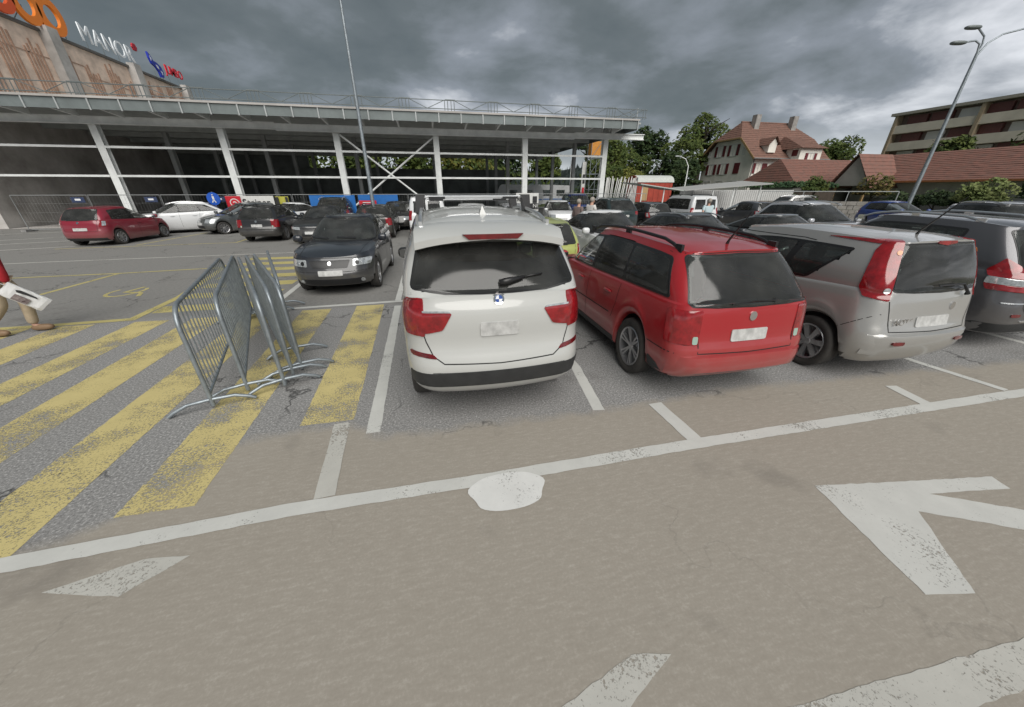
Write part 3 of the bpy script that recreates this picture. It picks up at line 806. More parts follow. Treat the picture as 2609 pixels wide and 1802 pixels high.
# far wooded ridge
def ridge_h(x): return 26 + 9 * math.sin(x * 0.006 + 0.6) + 5 * math.sin(x * 0.017 + 2) + 2 * math.sin(x * 0.05)
vs, fs = [], []
n = 90
for i in range(n + 1):
    x = -420 + 1250 * i / n
    vs += [(x, 520, -1), (x, 600, ridge_h(x) * 0.5), (x, 690, ridge_h(x) * 1.05), (x, 820, ridge_h(x) * 0.6)]
for i in range(n):
    for j in range(3): fs.append((4*i+j, 4*i+j+1, 4*i+4+j+1, 4*i+4+j))
M_forest = mat('spruce forest', (0.012, 0.022, 0.018), 0.9, var=0.5, vscale=0.06)
hill = obj('hill', MB().add(vs, fs), M_forest, None, 180); tag(hill, 'dark wooded ridge on the skyline', kind='structure')
m = MB()
for i in range(2600):
    x = rnd.uniform(-400, 820); t = rnd.random(); y = 560 + 130 * t
    zb_ = ridge_h(x) * (0.25 + (y - 560) / 130 * 0.80) - 1
    h_ = rnd.uniform(6, 11); r = h_ * 0.2
    a = rnd.random() * 6
    m.add([(x + r * math.cos(a + 2.1 * k), y + r * math.sin(a + 2.1 * k), zb_) for k in range(3)] + [(x, y, zb_ + h_)], ((0, 1, 3), (1, 2, 3), (2, 0, 3)))
fo = obj('forest', m, M_forest); tag(fo, 'spruce forest covering the far ridge', kind='stuff')

# trees: tapered trunk with limbs, crown of leaf clumps
def leaf_mat(name, c1, c2):
    if name in MATS: return MATS[name]
    m = bpy.data.materials.new(name); m.use_nodes = True; nt = m.node_tree; b = nt.nodes['Principled BSDF']
    tcn = nt.nodes.new('ShaderNodeTexCoord')
    n1_ = nt.nodes.new('ShaderNodeTexNoise'); n1_.inputs['Scale'].default_value = 0.9; n1_.inputs['Detail'].default_value = 5; nt.links.new(tcn.outputs['Object'], n1_.inputs['Vector'])
    wn_ = nt.nodes.new('ShaderNodeTexWhiteNoise'); nt.links.new(tcn.outputs['Object'], wn_.inputs['Vector'])
    mr = nt.nodes.new('ShaderNodeMapRange'); mr.inputs[1].default_value = 0.32; mr.inputs[2].default_value = 0.68; nt.links.new(n1_.outputs['Fac'], mr.inputs[0])
    mx = nt.nodes.new('ShaderNodeMixRGB'); mx.inputs[1].default_value = (*c1, 1); mx.inputs[2].default_value = (*c2, 1); nt.links.new(mr.outputs[0], mx.inputs[0])
    nt.links.new(mx.outputs[0], b.inputs['Base Color']); b.inputs['Roughness'].default_value = 0.7; b.inputs['Specular IOR Level'].default_value = 0.25
    b.inputs['Subsurface Weight'].default_value = 0.0
    MATS[name] = m; return m
LG = leaf_mat('leaf mid green', (0.030, 0.055, 0.012), (0.085, 0.105, 0.022)); LD = leaf_mat('leaf dark green', (0.012, 0.028, 0.010), (0.040, 0.062, 0.016)); LY = leaf_mat('leaf yellow green', (0.085, 0.10, 0.020), (0.15, 0.145, 0.03)); LP = leaf_mat('leaf pale green', (0.12, 0.16, 0.05), (0.20, 0.22, 0.08))
M_bark = mat('bark', (0.055, 0.042, 0.032), 0.9, var=0.4, vscale=4)
def crown_mesh(rx, ry, rz, n, leaf, seed, lobes=9, base=0.0):
    q = random.Random(seed); mb = MB()
    L_ = [(0, 0, 0, 0.72)]
    for k in range(lobes):
        a = q.uniform(0, 6.283); e = q.uniform(-0.55, 1.2); d = q.uniform(0.42, 0.68)
        L_.append((math.cos(a) * math.cos(e) * d, math.sin(a) * math.cos(e) * d, math.sin(e) * d, q.uniform(0.28, 0.46)))
    vs, fs = [], []
    for i in range(n):
        cx, cy, cz, r = q.choice(L_)
        a = q.uniform(0, 6.283); u = q.uniform(-1, 1); rr = r * (0.45 + 0.55 * q.random() ** 0.35); s_ = math.sqrt(1 - u * u)
        p = Vector(((cx + rr * s_ * math.cos(a)) * rx, (cy + rr * s_ * math.sin(a)) * ry, (cz + rr * u) * rz))
        if p.z < base: p.z = base + q.random() * 0.3
        l = leaf * q.uniform(0.6, 1.35)
        t = Vector((q.uniform(-1, 1), q.uniform(-1, 1), q.uniform(-0.8, 0.8))).normalized(); w = t.orthogonal().normalized()
        o = len(vs)
        vs += [p - t * l * 0.5, p + w * l * 0.32 , p + t * l * 0.5, p - w * l * 0.32 + Vector((0, 0, -0.1 * l))]
        fs.append((o, o+1, o+2, o+3))
    mb.add(vs, fs)
    me = bpy.data.meshes.new('crown'); me.from_pydata([tuple(v) for v in mb.v], [], mb.f)
    return me
CROWNS = {}
def tree(name, label, x, y, h, r, m, seed, n=2600, leaf=0.55, group=None, squat=1.0, cat='tree'):
    t = thing(name, label, cat, (x, y, 0), 0, group)
    zc_ = h - r * 1.15 * squat
    mb = MB(); q = random.Random(seed)
    mb.tube([(0, 0, 0), (0.1, 0.05, zc_ * 0.5), (0.0, 0.1, zc_), (0.05, 0, zc_ + r * 0.6)], [0.035 * h, 0.026 * h, 0.016 * h, 0.004 * h], 8)
    for k in range(6):
        a = q.uniform(0, 6.28); l = r * q.uniform(0.5, 0.85); z0 = zc_ - r * 0.4 + k * r * 0.15
        mb.tube([(0, 0.05, z0), (l * 0.5 * math.cos(a), l * 0.5 * math.sin(a), z0 + l * 0.35), (l * math.cos(a), l * math.sin(a), z0 + l * 0.6)], [0.011 * h, 0.007 * h, 0.002 * h], 6)
    obj('trunk', mb, M_bark, t)
    me = crown_mesh(r, r, r * 1.2 * squat, n, leaf, seed)
    o = obj('crown', me, m, t); o.location = (0, 0, zc_)
    return t
GT = 'trees beyond the car park'
tree('broadleaf_tree', 'tall dark tree rising beside the farmhouse roof', 51.5, 66.5, 15.8, 5.6, LG, 1, 4200, 0.62, GT)
tree('broadleaf_tree', 'dark rounded tree standing clear of the ridge left of the farmhouse tree', 41.8, 69.5, 13.4, 5.0, LD, 2, 3800, 0.62, GT)
tree('broadleaf_tree', 'broad mid green tree in front of the dark rounded tree', 44.8, 62.5, 10.8, 5.2, LG, 3, 3800, 0.6, GT, 0.95)
tree('broadleaf_tree', 'dark tree behind the small street lamp', 39.0, 60.0, 8.6, 4.6, LD, 4, 3400, 0.55, GT, 0.95)
tree('broadleaf_tree', 'olive green tree beyond the red wagon', 35.0, 63.5, 9.2, 4.6, LG, 5, 3400, 0.55, GT, 0.95)
tree('broadleaf_tree', 'loose olive tree between the hall end and the red wagon', 28.5, 60.0, 10.6, 4.6, LG, 6, 3000, 0.55, GT)
tree('slender_tree', 'thin sparse tree with open twigs at the hall end', 26.0, 61.5, 12.6, 2.6, LD, 7, 600, 0.4, GT, 1.5)
tree('shrub', 'yellow-green round shrub above the stacked white slats', 29.3, 52.5, 5.6, 3.4, LY, 8, 2600, 0.42, 'shrubs round the car park', 0.8, 'shrub')
tree('shrub', 'mid green shrub beside the yellow-green shrub', 24.5, 52.0, 7.0, 3.6, LG, 9, 2600, 0.45, 'shrubs round the car park', 0.9, 'shrub')
tree('broadleaf_tree', 'dark mass of a tree hard against the farmhouse gable', 40.5, 55.5, 7.2, 3.6, LD, 10, 2800, 0.5, GT, 1.0)
tree('broadleaf_tree', 'bushy green tree beside the apartment block', 87.0, 68.5, 12.8, 6.6, LG, 11, 3600, 0.7, GT, 0.85)
tree('broadleaf_tree', 'smaller green tree behind the low outbuilding roof', 76.5, 65.0, 9.8, 5.4, LG, 12, 3000, 0.65, GT, 0.85)
tree('broadleaf_tree', 'dark tree at the foot of the apartment block', 84, 55, 8.0, 5.0, LD, 13, 2600, 0.6, GT, 0.8)
tree('broadleaf_tree', 'rounded tree in front of the apartment block', 77.5, 44.0, 10.0, 4.2, LG, 14, 3000, 0.6, GT, 0.95)
tree('broadleaf_tree', 'tall tree covering the apartment windows', 81.5, 37.5, 12.4, 4.8, LG, 15, 3200, 0.6, GT, 1.0)
tree('broadleaf_tree', 'low dark tree behind the shed ridge', 74, 36, 7.2, 3.6, LD, 16, 2400, 0.55, GT, 0.9)
GS = 'shrubs round the car park'
tree('shrub', 'green shrub in front of the low outbuilding', 39.7, 32.4, 3.7, 1.5, LG, 21, 1500, 0.26, GS, 1.0, 'shrub')
tree('shrub', 'rust-tinged shrub beside the gabled porch', 41.2, 28.0, 3.5, 1.6, leaf_mat('leaf rusty', (0.06, 0.075, 0.018), (0.15, 0.10, 0.03)), 22, 1500, 0.26, GS, 1.0, 'shrub')
tree('shrub', 'broad pale green shrub in front of the shed', 37.6, 19.0, 3.0, 1.9, LP, 23, 1900, 0.24, GS, 0.75, 'shrub')
tree('shrub', 'tall dark green shrub at the end of the shed', 36.5, 15.4, 4.1, 1.8, LD, 24, 1900, 0.25, GS, 1.2, 'shrub')
tree('shrub', 'dark low shrub beside the street lamp foot', 37.5, 23.2, 2.2, 1.5, LD, 25, 1300, 0.22, GS, 0.8, 'shrub')
tree('shrub', 'dark brown-green shrub beside the pale one', 37.8, 21.2, 2.4, 1.4, LD, 26, 1300, 0.22, GS, 0.85, 'shrub')
tree('shrub', 'small shrub behind the grey stone wall', 31.5, 26.5, 1.9, 1.3, LD, 27, 900, 0.2, GS, 0.8, 'shrub')
for k, (x, y, h_, r_, mm) in enumerate([(-17, 55, 9, 4.2, LG), (-9.5, 58, 9.5, 4.6, LD), (-2, 55, 8.8, 4.4, LG), (5.5, 58, 9.4, 4.6, LY), (12.5, 60, 9.2, 4.4, LD), (17.5, 57, 8.4, 3.8, LG)]):
    tree('broadleaf_tree', ['mid green tree glimpsed through the hall by the concrete wall', 'dark tree glimpsed through the hall behind the inner columns', 'mid green tree glimpsed through the hall behind the cross brace', 'yellow-green tree glimpsed through the hall beside the cross brace', 'dark tree behind the open end of the hall', 'mid green tree past the open end of the hall'][k], x, y, h_, r_, mm, 40 + k, 2200, 0.6, 'trees behind the hall')
hedge = thing('hedge', 'clipped green hedge above the pale wall by the farmhouse', 'hedge', (37, 38, 0), world=True)
me = crown_mesh(7.5, 0.7, 0.62, 3600, 0.28, 77, 26)
o = obj('foliage', me, leaf_mat('leaf hedge', (0.02, 0.05, 0.022), (0.05, 0.09, 0.035)), hedge); o.location = (2.8, -2.6, 2.35)
obj('stem', MB().box(33.5, 46, 35.2, 35.5, 0, 2.0), M_bark, hedge)

# ------------------------------------------------------------------ car builder
def half_ring(xr, xf, hw, rr, rf, br, bf, n1=14, n2=8, n3=84):
    """half plan outline from the rear centre round the left side to the front centre; rr, rf = (depth, width) of the corners"""
    pts = []
    sp = lambda s: hw * (1 - 0.035 * abs(s) ** 3.5)
    he = sp(1)
    def end(x0, sgn, rc, bow):
        yy = he - rc[1]
        a = [(x0 + sgn * bow * ((yy * k / n1) / he) ** 2, yy * k / n1) for k in range(n1)]
        p0 = (x0 + sgn * bow * (yy / he) ** 2, yy); p1 = (x0 + sgn * bow * 1.15, he); p2 = (x0 + sgn * (bow + rc[0]), he)
        c = []
        for k in range(n2):
            t = k / n2
            c.append(((1-t)**2*p0[0] + 2*t*(1-t)*p1[0] + t*t*p2[0], (1-t)**2*p0[1] + 2*t*(1-t)*p1[1] + t*t*p2[1]))
        return a + c, p2[0]
    ra, xa = end(xr, 1, rr, br)
    fa, xb = end(xf, -1, rf, bf)
    side = []
    for k in range(n3 + 1):
        x = xa + (xb - xa) * k / n3
        side.append((x, sp(2 * k / n3 - 1)))
    return ra + side + list(reversed(fa))

LOW = [(0.0, 0.10, 0.13, 0.935), (0.10, 0.035, 0.06, 0.972), (0.30, 0.0, 0.005, 0.992), (0.50, 0.012, 0.0, 1.0), (0.62, 0.03, 0.02, 0.998), (0.80, 0.04, 0.055, 0.985), (0.93, 0.055, 0.10, 0.968), (1.0, 0.08, 0.15, 0.945)]

class Car:
    def __init__(s, **P):
        d = dict(L=4.4, hw=0.88, H=1.45, gc=0.2, ra=0.85, fa=3.5, R=0.31, low=LOW, rr=(0.30, 0.26), rf=(0.42, 0.34), br=0.07, bf=0.16, crown=0.05,
                 rrg=(0.22, 0.16), rfg=(0.30, 0.24), brg=0.06, bfg=0.22, edge=0.05, dt=0.10, db=0.03, bulge=0.05, spokes=7, arch=0.045, lip=0.0)
        d.update(P); s.P = d
        s.__dict__.update(d)
        s.surface()
    def beltz(s, x): return interp(s.belt, x)
    def roofz(s, x): return interp(s.roof, x)
    def deck(s, x, y): return s.beltz(x) + s.crown * (1 - (abs(y) / s.hw) ** 2)
    def archz(s, x):
        z = -1
        for xa in (s.ra, s.fa):
            r = s.R + s.arch
            if abs(x - xa) < r:
                z = max(z, s.R + math.sqrt(r * r - (x - xa) ** 2))
        return z
    def surface(s):
        rings = []
        T = s.low
        ts = [0, .03, .07, .12, .18, .25, .33, .41, .48, .54, .60, .66, .73, .80, .87, .93, .97, 1.0]
        col = lambda j: [(r[0], r[j]) for r in T]
        for k, t in enumerate(ts):
            ring = half_ring(interp(col(1), t), s.L - interp(col(2), t), s.hw * interp(col(3), t), s.rr, s.rf, s.br, s.bf)
            o = []
            for x, y in ring:
                zt = s.beltz(x)
                g = s.gc + (0.05 if (x < s.ra - s.R or x > s.fa + s.R) else 0)
                z = g + t * (zt - g)
                az = s.archz(x)
                if abs(y) > s.hw - 0.3 and az > 0:
                    z = max(z, min(az + 0.013 * k, zt - 0.004 * (len(ts) - k)))
                    if s.lip and k < 7:
                        y = y + s.lip * (1 - k / 7)
                if t >= 0.999:
                    z = s.deck(x, y)
                o.append((x, y, z))
            rings.append(o)
        belt = rings[-1]
        base = half_ring(s.xrb, s.xwb, s.hwg, s.rrg, s.rfg, s.brg, s.bfg)
        base = [(x, y, s.deck(x, y) + 0.012) for x, y in base]
        for q in (0.06, 0.2, 0.4, 0.6, 0.8, 0.94, 1.0):
            o = []
            for a, b in zip(belt, base):
                x = a[0] + (b[0] - a[0]) * q; y = a[1] + (b[1] - a[1]) * q
                o.append((x, y, s.deck(x, y) + 0.012 * q))
            rings.append(o)
        top = half_ring(s.xrt, s.xwt, s.hwr, s.rrg, s.rfg, s.brg * 0.8, s.bfg * 0.8)
        top = [(x, y, s.roofz(x) - s.edge) for x, y in top]
        xm = (s.xrt + s.xwt) / 2
        for q in (0.08, 0.2, 0.35, 0.5, 0.65, 0.8, 0.92, 0.98, 1.0):
            o = []
            bl = s.bulge * 4 * q * (1 - q)
            for a, b in zip(base, top):
                x, y, z = (a[i] + (b[i] - a[i]) * q for i in range(3))
                o.append((x + (bl * 0.8 if x > xm else -bl * 0.5) * (1 - abs(y) / s.hw), y + bl * (abs(y) / s.hw) ** 2, z))
            rings.append(o)
        for q in (0.985, 0.95, 0.88, 0.75, 0.5, 0.25, 0.0):
            o = []
            for x, y, z in top:
                yy = y * q
                xx = xm + (x - xm) * (0.985 + 0.015 * q)
                o.append((xx, yy, s.roofz(x) - s.edge * (abs(yy) / s.hwr) ** 3.2 if q < 0.98 else z + 0.018))
            rings.append(o)
        nh = len(rings[0])
        def loft(rs):
            vs, fs = [], []
            for o in rs:
                full = o + [(x, -y, z) for x, y, z in reversed(o[1:-1])]
                vs += full
            n = 2 * nh - 2
            for i in range(len(rs) - 1):
                for k in range(n):
                    fs.append((i*n+k, i*n+(k+1)%n, (i+1)*n+(k+1)%n, (i+1)*n+k))
            me = bpy.data.meshes.new('body'); me.from_pydata(vs, [], fs)
            bm = bmesh.new(); bm.from_mesh(me)
            bmesh.ops.remove_doubles(bm, verts=bm.verts, dist=0.0004)
            bmesh.ops.dissolve_degenerate(bm, dist=0.0003, edges=bm.edges)
            bmesh.ops.recalc_face_normals(bm, faces=bm.faces)
            return me, bm
        me, bm = loft(rings)
        s.bvh = BVHTree.FromBMesh(bm)
        bm.to_mesh(me); bm.free()
        me.shade_smooth(); me.set_sharp_from_angle(angle=R(38))
        s.body = me
        r0 = rings[0]
        und = [r0, [(x, y * 0.985, z + 0.004) for x, y, z in r0]]
        for q in (0.9, 0.7, 0.35, 0.0):
            und.append([(x, y * q, max(z, s.gc + 0.02)) for x, y, z in r0])
        me, bm = loft(und); bm.to_mesh(me); bm.free()
        s.under = me
    # ---- projection of outlines on the body
    def hit(s, a, b, side):
        if side in 'LR':
            sg = 1 if side == 'L' else -1
            o, d = Vector((a, 2 * sg, b)), Vector((0, -sg, 0))
        elif side in 'DE':
            sg = 1 if side == 'D' else -1; q = 0.70711
            o, d = Vector((a * q - 3 * q, sg * (s.hw + a * q + 3 * q), b)), Vector((q, -sg * q, 0))
        elif side == 'B': o, d = Vector((-2, a, b)), Vector((1, 0, 0))
        elif side == 'F': o, d = Vector((s.L + 2, a, b)), Vector((-1, 0, 0))
        else: o, d = Vector((a, b, 4)), Vector((0, 0, -1))
        p, n, i, _ = s.bvh.ray_cast(o, d)
        if p is None:
            p, n, i, _ = s.bvh.find_nearest(o + d * (1.2 if side in 'LR' else (3.0 if side in 'DE' else 2.2)))
        if n.dot(d) > 0: n = -n
        n = (n - d * 0.6).normalized()
        return p, n
    def patch(s, poly, side, off=0.006, rnd_=0.03, step=0.06, thick=0.006, holes=()):
        poly = round_poly(poly, rnd_) if rnd_ else poly
        bs = sorted(set(round(p[1], 4) for p in poly))
        lv = [bs[0]]; pmin = min(p[1] for p in poly); pmax = max(p[1] for p in poly)
        for b in bs[1:]:
            n = max(1, int(math.ceil((b - lv[-1]) / step)))
            if b - lv[-1] < 0.002: continue
            st = lv[-1]
            lv += [st + (b - st) * k / n for k in range(1, n + 1)]
        rows = []
        np_ = len(poly)
        wmax = max(p[0] for p in poly) - min(p[0] for p in poly)
        nc = max(2, int(math.ceil(wmax / step)))
        for b in lv:
            bb = min(max(b, pmin + 1e-4), pmax - 1e-4)
            xs = []
            for i in range(np_):
                (a0, b0), (a1, b1) = poly[i], poly[(i + 1) % np_]
                if (b0 - bb) * (b1 - bb) <= 0 and abs(b1 - b0) > 1e-9:
                    xs.append(a0 + (a1 - a0) * (bb - b0) / (b1 - b0))
            lo, hi = min(xs), max(xs)
            rows.append([(lo + (hi - lo) * k / nc, b) for k in range(nc + 1)])
        vs, ns = [], []
        for r in rows:
            for a, b in r:
                p, n = s.hit(a, b, side)
                vs.append(p + n * off); ns.append(n)
        w = nc + 1
        fs = []
        for i in range(len(rows) - 1):
            for k in range(nc):
                ca = (rows[i][k][0] + rows[i][k+1][0] + rows[i+1][k][0] + rows[i+1][k+1][0]) / 4; cb = (rows[i][k][1] + rows[i+1][k][1]) / 2
                if any(inside(ca, cb, h_) for h_ in holes): continue
                fs.append((i*w+k, i*w+k+1, (i+1)*w+k+1, (i+1)*w+k))
        loop = [k for k in range(w)] + [i*w+w-1 for i in range(1, len(rows))] + [(len(rows)-1)*w+k for k in range(w-2, -1, -1)] + [i*w for i in range(len(rows)-2, 0, -1)]
        o = len(vs)
        vs2 = [vs[i] - ns[i] * (off + thick) for i in loop]
        m = len(loop)
        fs += [(loop[i], loop[(i+1) % m], o + (i+1) % m, o + i) for i in range(m)]
        me = bpy.data.meshes.new('patch'); me.from_pydata(vs + vs2, [], fs)
        bm = bmesh.new(); bm.from_mesh(me); bmesh.ops.recalc_face_normals(bm, faces=bm.faces)
        # outward
        c = Vector((s.L / 2, 0, 0.7)); f = bm.faces
        f.ensure_lookup_table()
        if len(f) and (f[len(rows)//2 * nc // 1 if False else 0].calc_center_median() - c).dot(f[0].normal) < 0:
            bmesh.ops.reverse_faces(bm, faces=bm.faces)
        bm.to_mesh(me); bm.free()
        me.shade_smooth(); me.set_sharp_from_angle(angle=R(40))
        return me
    def ribbon(s, pts, side, w=0.008, off=0.0015):
        """thin strip along a polyline: panel gaps and mouldings"""
        fine = []
        for i in range(len(pts) - 1):
            a, b = Vector(pts[i]), Vector(pts[i + 1]); n = max(1, int((b - a).length / 0.05))
            fine += [a + (b - a) * k / n for k in range(n)]
        fine.append(Vector(pts[-1]))
        vs, fs = [], []
        for i, p in enumerate(fine):
            t = (fine[min(i+1, len(fine)-1)] - fine[max(i-1, 0)]).normalized(); q = Vector((-t.y, t.x)) * (w / 2)
            for sg in (-1, 1):
                h, n = s.hit(p.x + sg * q.x, p.y + sg * q.y, side)
                vs.append(h + n * off)
        fs = [(2*i, 2*i+1, 2*i+3, 2*i+2) for i in range(len(fine) - 1)]
        me = bpy.data.meshes.new('gap'); me.from_pydata(vs, [], fs)
        return me

def inside(a, b, poly):
    c = False; n = len(poly)
    for i in range(n):
        (x0, y0), (x1, y1) = poly[i], poly[(i + 1) % n]
        if (y0 > b) != (y1 > b) and a < x0 + (x1 - x0) * (b - y0) / (y1 - y0): c = not c
    return c
def grow(poly, d):
    """move every corner away from (or towards) the middle by about d"""
    cx = (max(p[0] for p in poly) + min(p[0] for p in poly)) / 2; cy = (max(p[1] for p in poly) + min(p[1] for p in poly)) / 2
    hx = (max(p[0] for p in poly) - min(p[0] for p in poly)) / 2; hy = (max(p[1] for p in poly) - min(p[1] for p in poly)) / 2
    return [(cx + (a - cx) * (1 + d / hx), cy + (b - cy) * (1 + d / hy)) for a, b in poly]
def cut_body(car, cuts):
    """open the body shell behind the panes and line the cabin"""
    bm = bmesh.new(); bm.from_mesh(car.body); bm.normal_update()
    kill = []
    for f in bm.faces:
        c = f.calc_center_median(); n = f.normal
        for poly, side in cuts:
            if side in 'LR':
                if c.y * (1 if side == 'L' else -1) > 0.3 and abs(n.y) > 0.25 and inside(c.x, c.z, poly): kill.append(f); break
            elif side == 'B':
                if c.x < car.L * 0.45 and n.x < -0.12 and inside(c.y, c.z, poly): kill.append(f); break
            elif c.x > car.L * 0.45 and n.x > 0.12 and inside(c.y, c.z, poly): kill.append(f); break
    bmesh.ops.delete(bm, geom=kill, context='FACES')
    bm.to_mesh(car.body)
    # lining: the same shell, 2.5 cm further in
    low_ = [f for f in bm.faces if f.calc_center_median().z < 0.55]
    bmesh.ops.delete(bm, geom=low_, context='FACES')
    for v in bm.verts: v.co -= v.normal * 0.025
    me = bpy.data.meshes.new('lining'); bm.to_mesh(me); bm.free()
    car.body.shade_smooth(); car.body.set_sharp_from_angle(angle=R(38))
    return me
def cabin(car, A):
    xs = car.xwb
    for x, ys, w in ((xs - 0.98, (0.36, -0.36), 0.25), (xs - 1.86, (0.0,), 0.58)):
        for y in ys:
            zb_ = car.beltz(x)
            m = MB()
            m.add(*superel((x - 0.05, y, zb_ - 0.10), (0.09, w, 0.30), 4, 16, 8)); m.add(*superel((x + 0.22, y, zb_ - 0.38), (0.28, w, 0.10), 4, 16, 8))
            hr = [(y, 0.13)] if w < 0.4 else [(0.33, 0.12), (-0.33, 0.12)]
            for hy, hw_ in hr: m.add(*superel((x - 0.09, hy, zb_ + 0.27), (0.05, hw_, 0.085), 3, 12, 8))
            me = m.mesh('seat'); me.shade_smooth()
            A('seat', me, M_seat)
    me = MB().add(*superel((xs - 0.32, 0, car.beltz(xs) - 0.10), (0.30, car.hwg * 0.86, 0.10), 5, 20, 8)).mesh('dash'); me.shade_smooth()
    A('dashboard', me, M_trim)
    w_ = MB().tube([(xs - 0.66 + 0.05 * math.sin(k * 0.5236), 0.36 + 0.185 * math.cos(k * 0.5236), car.beltz(xs) - 0.02 + 0.17 * math.sin(k * 0.5236)) for k in range(13)], 0.014, 6, False)
    A('steering_wheel', w_.mesh('wheel'), M_trim)
def round_poly(poly, r, n=4):
    out = []
    m = len(poly)
    for i in range(m):
        p, a, b = Vector(poly[i]), Vector(poly[i-1]), Vector(poly[(i+1) % m])
        da, db = a - p, b - p
        if da.length < 1e-6 or db.length < 1e-6: continue
        ang = da.angle(db)
        if ang > 2.7:
            out.append(tuple(p)); continue
        k = min(r, da.length * 0.45, db.length * 0.45)
        p0, p2 = p + da.normalized() * k, p + db.normalized() * k
        for j in range(n + 1):
            t = j / n
            q = p0 * (1-t)**2 + p * 2*t*(1-t) + p2 * t*t
            out.append((q.x, q.y))
    return out

def mirror_poly(poly): return [(-a, b) for a, b in poly]

def superel(c, r, e=2.6, nu=16, nv=10):
    """rounded box"""
    vs, fs = [], []
    f = lambda w: math.copysign(abs(w) ** (2 / e), w)
    for j in range(nv + 1):
        v = -math.pi / 2 + math.pi * j / nv
        for i in range(nu):
            u = 2 * math.pi * i / nu
            vs.append((c[0] + r[0] * f(math.cos(v)) * f(math.cos(u)), c[1] + r[1] * f(math.cos(v)) * f(math.sin(u)), c[2] + r[2] * f(math.sin(v))))
    for j in range(nv):
        for i in range(nu):
            fs.append((j*nu+i, j*nu+(i+1)%nu, (j+1)*nu+(i+1)%nu, (j+1)*nu+i))
    return vs, fs

def tyre_mesh(Rw, w):
    r1 = Rw * 0.70
    prof = [(r1, -w/2*0.8), (Rw*0.80, -w/2), (Rw*0.93, -w/2*0.98), (Rw*0.985, -w/2*0.82), (Rw, -w/2*0.5), (Rw, w/2*0.5), (Rw*0.985, w/2*0.82), (Rw*0.93, w/2*0.98), (Rw*0.80, w/2), (r1, w/2*0.8)]
    me = MB().lathe(prof, 36).mesh('tyre'); me.shade_smooth(); me.set_sharp_from_angle(angle=R(50))
    return me
def rim_mesh(Rw, w, ns, style=0):
    """outer face towards +y"""
    m = MB(); r1 = Rw * 0.71
    y = w / 2
    m.lathe([(r1, y*0.82), (r1*0.97, y*0.9), (r1*0.90, y*0.80), (r1*0.88, -y*0.2), (0.001, -y*0.2)], 36)     # lip and barrel with brake disc plane
    m.lathe([(0.001, y*0.66), (r1*0.16, y*0.66), (r1*0.22, y*0.55), (r1*0.22, y*0.2)], 20)
    for k in range(ns):
        a = 2 * math.pi * k / ns + 0.3
        reps = (-0.12, 0.12) if style == 1 else (0,)
        for da in reps:
            ca, sa = math.cos(a + da), math.sin(a + da)
            hw0, hw1 = ((0.05, 0.045) if style == 1 else (0.10 * 7 / ns, 0.15 * 7 / ns))
            pts = []
            for r, h, yy in ((r1*0.14, hw0, y*0.60), (r1*0.93, hw1, y*0.80)):
                for sg in (-1, 1):
                    pts.append((r*ca - sg*h*r1*sa, yy, r*sa + sg*h*r1*ca))
            for r, h, yy in ((r1*0.14, hw0, y*0.35), (r1*0.93, hw1, y*0.45)):
                for sg in (-1, 1):
                    pts.append((r*ca - sg*h*r1*1.25*sa, yy, r*sa + sg*h*r1*1.25*ca))
            m.add(pts, ((0,1,3,2),(0,2,6,4),(1,5,7,3),(4,6,7,5)))
    me = m.mesh('rim'); me.shade_smooth(); me.set_sharp_from_angle(angle=R(35))
    return me

def glass_material(name, tint, dust):
    """clear pane: Fresnel reflection over tinted see-through, with dust thickened to a grey haze standing in for reflected sky"""
    m = bpy.data.materials.new(name); m.use_nodes = True; MATS[name] = m
    nt = m.node_tree; nt.nodes.clear(); L_ = nt.links
    nd = lambda t: nt.nodes.new(t)
    o = nd('ShaderNodeOutputMaterial'); tcn = nd('ShaderNodeTexCoord')
    n = nd('ShaderNodeTexNoise'); n.inputs['Scale'].default_value = 1.1; n.inputs['Detail'].default_value = 1.5; L_.new(tcn.outputs['Object'], n.inputs['Vector'])
    bp = nd('ShaderNodeBump'); bp.inputs['Strength'].default_value = 0.15; bp.inputs['Distance'].default_value = 0.10; L_.new(n.outputs['Fac'], bp.inputs['Height'])
    fr = nd('ShaderNodeFresnel'); fr.inputs['IOR'].default_value = 1.5; L_.new(bp.outputs[0], fr.inputs['Normal'])
    gl = nd('ShaderNodeBsdfGlossy'); gl.inputs['Roughness'].default_value = 0.07; L_.new(bp.outputs[0], gl.inputs['Normal'])
    tr = nd('ShaderNodeBsdfTransparent'); tr.inputs[0].default_value = (*tint, 1)
    ad = nd('ShaderNodeMath'); ad.operation = 'MULTIPLY_ADD'; L_.new(fr.outputs[0], ad.inputs[0]); ad.inputs[1].default_value = 1.0; ad.inputs[2].default_value = 0.02; ad.use_clamp = True
    mx = nd('ShaderNodeMixShader'); L_.new(ad.outputs[0], mx.inputs[0]); L_.new(tr.outputs[0], mx.inputs[1]); L_.new(gl.outputs[0], mx.inputs[2])
    df = nd('ShaderNodeBsdfDiffuse'); df.inputs[0].default_value = (0.30, 0.30, 0.285, 1)  # pale grey film stands in for sky reflected in the pane, besides dust
    n2_ = nd('ShaderNodeTexNoise'); n2_.inputs['Scale'].default_value = 2.6; n2_.inputs['Detail'].default_value = 8; L_.new(tcn.outputs['Object'], n2_.inputs['Vector'])
    mr = nd('ShaderNodeMapRange'); mr.inputs[1].default_value = 0.35; mr.inputs[2].default_value = 0.8; mr.inputs[3].default_value = dust * 0.3; mr.inputs[4].default_value = dust; L_.new(n2_.outputs['Fac'], mr.inputs[0])
    m2 = nd('ShaderNodeMixShader'); L_.new(mr.outputs[0], m2.inputs[0]); L_.new(mx.outputs[0], m2.inputs[1]); L_.new(df.outputs[0], m2.inputs[2])
    L_.new(m2.outputs[0], o.inputs[0])
    return m
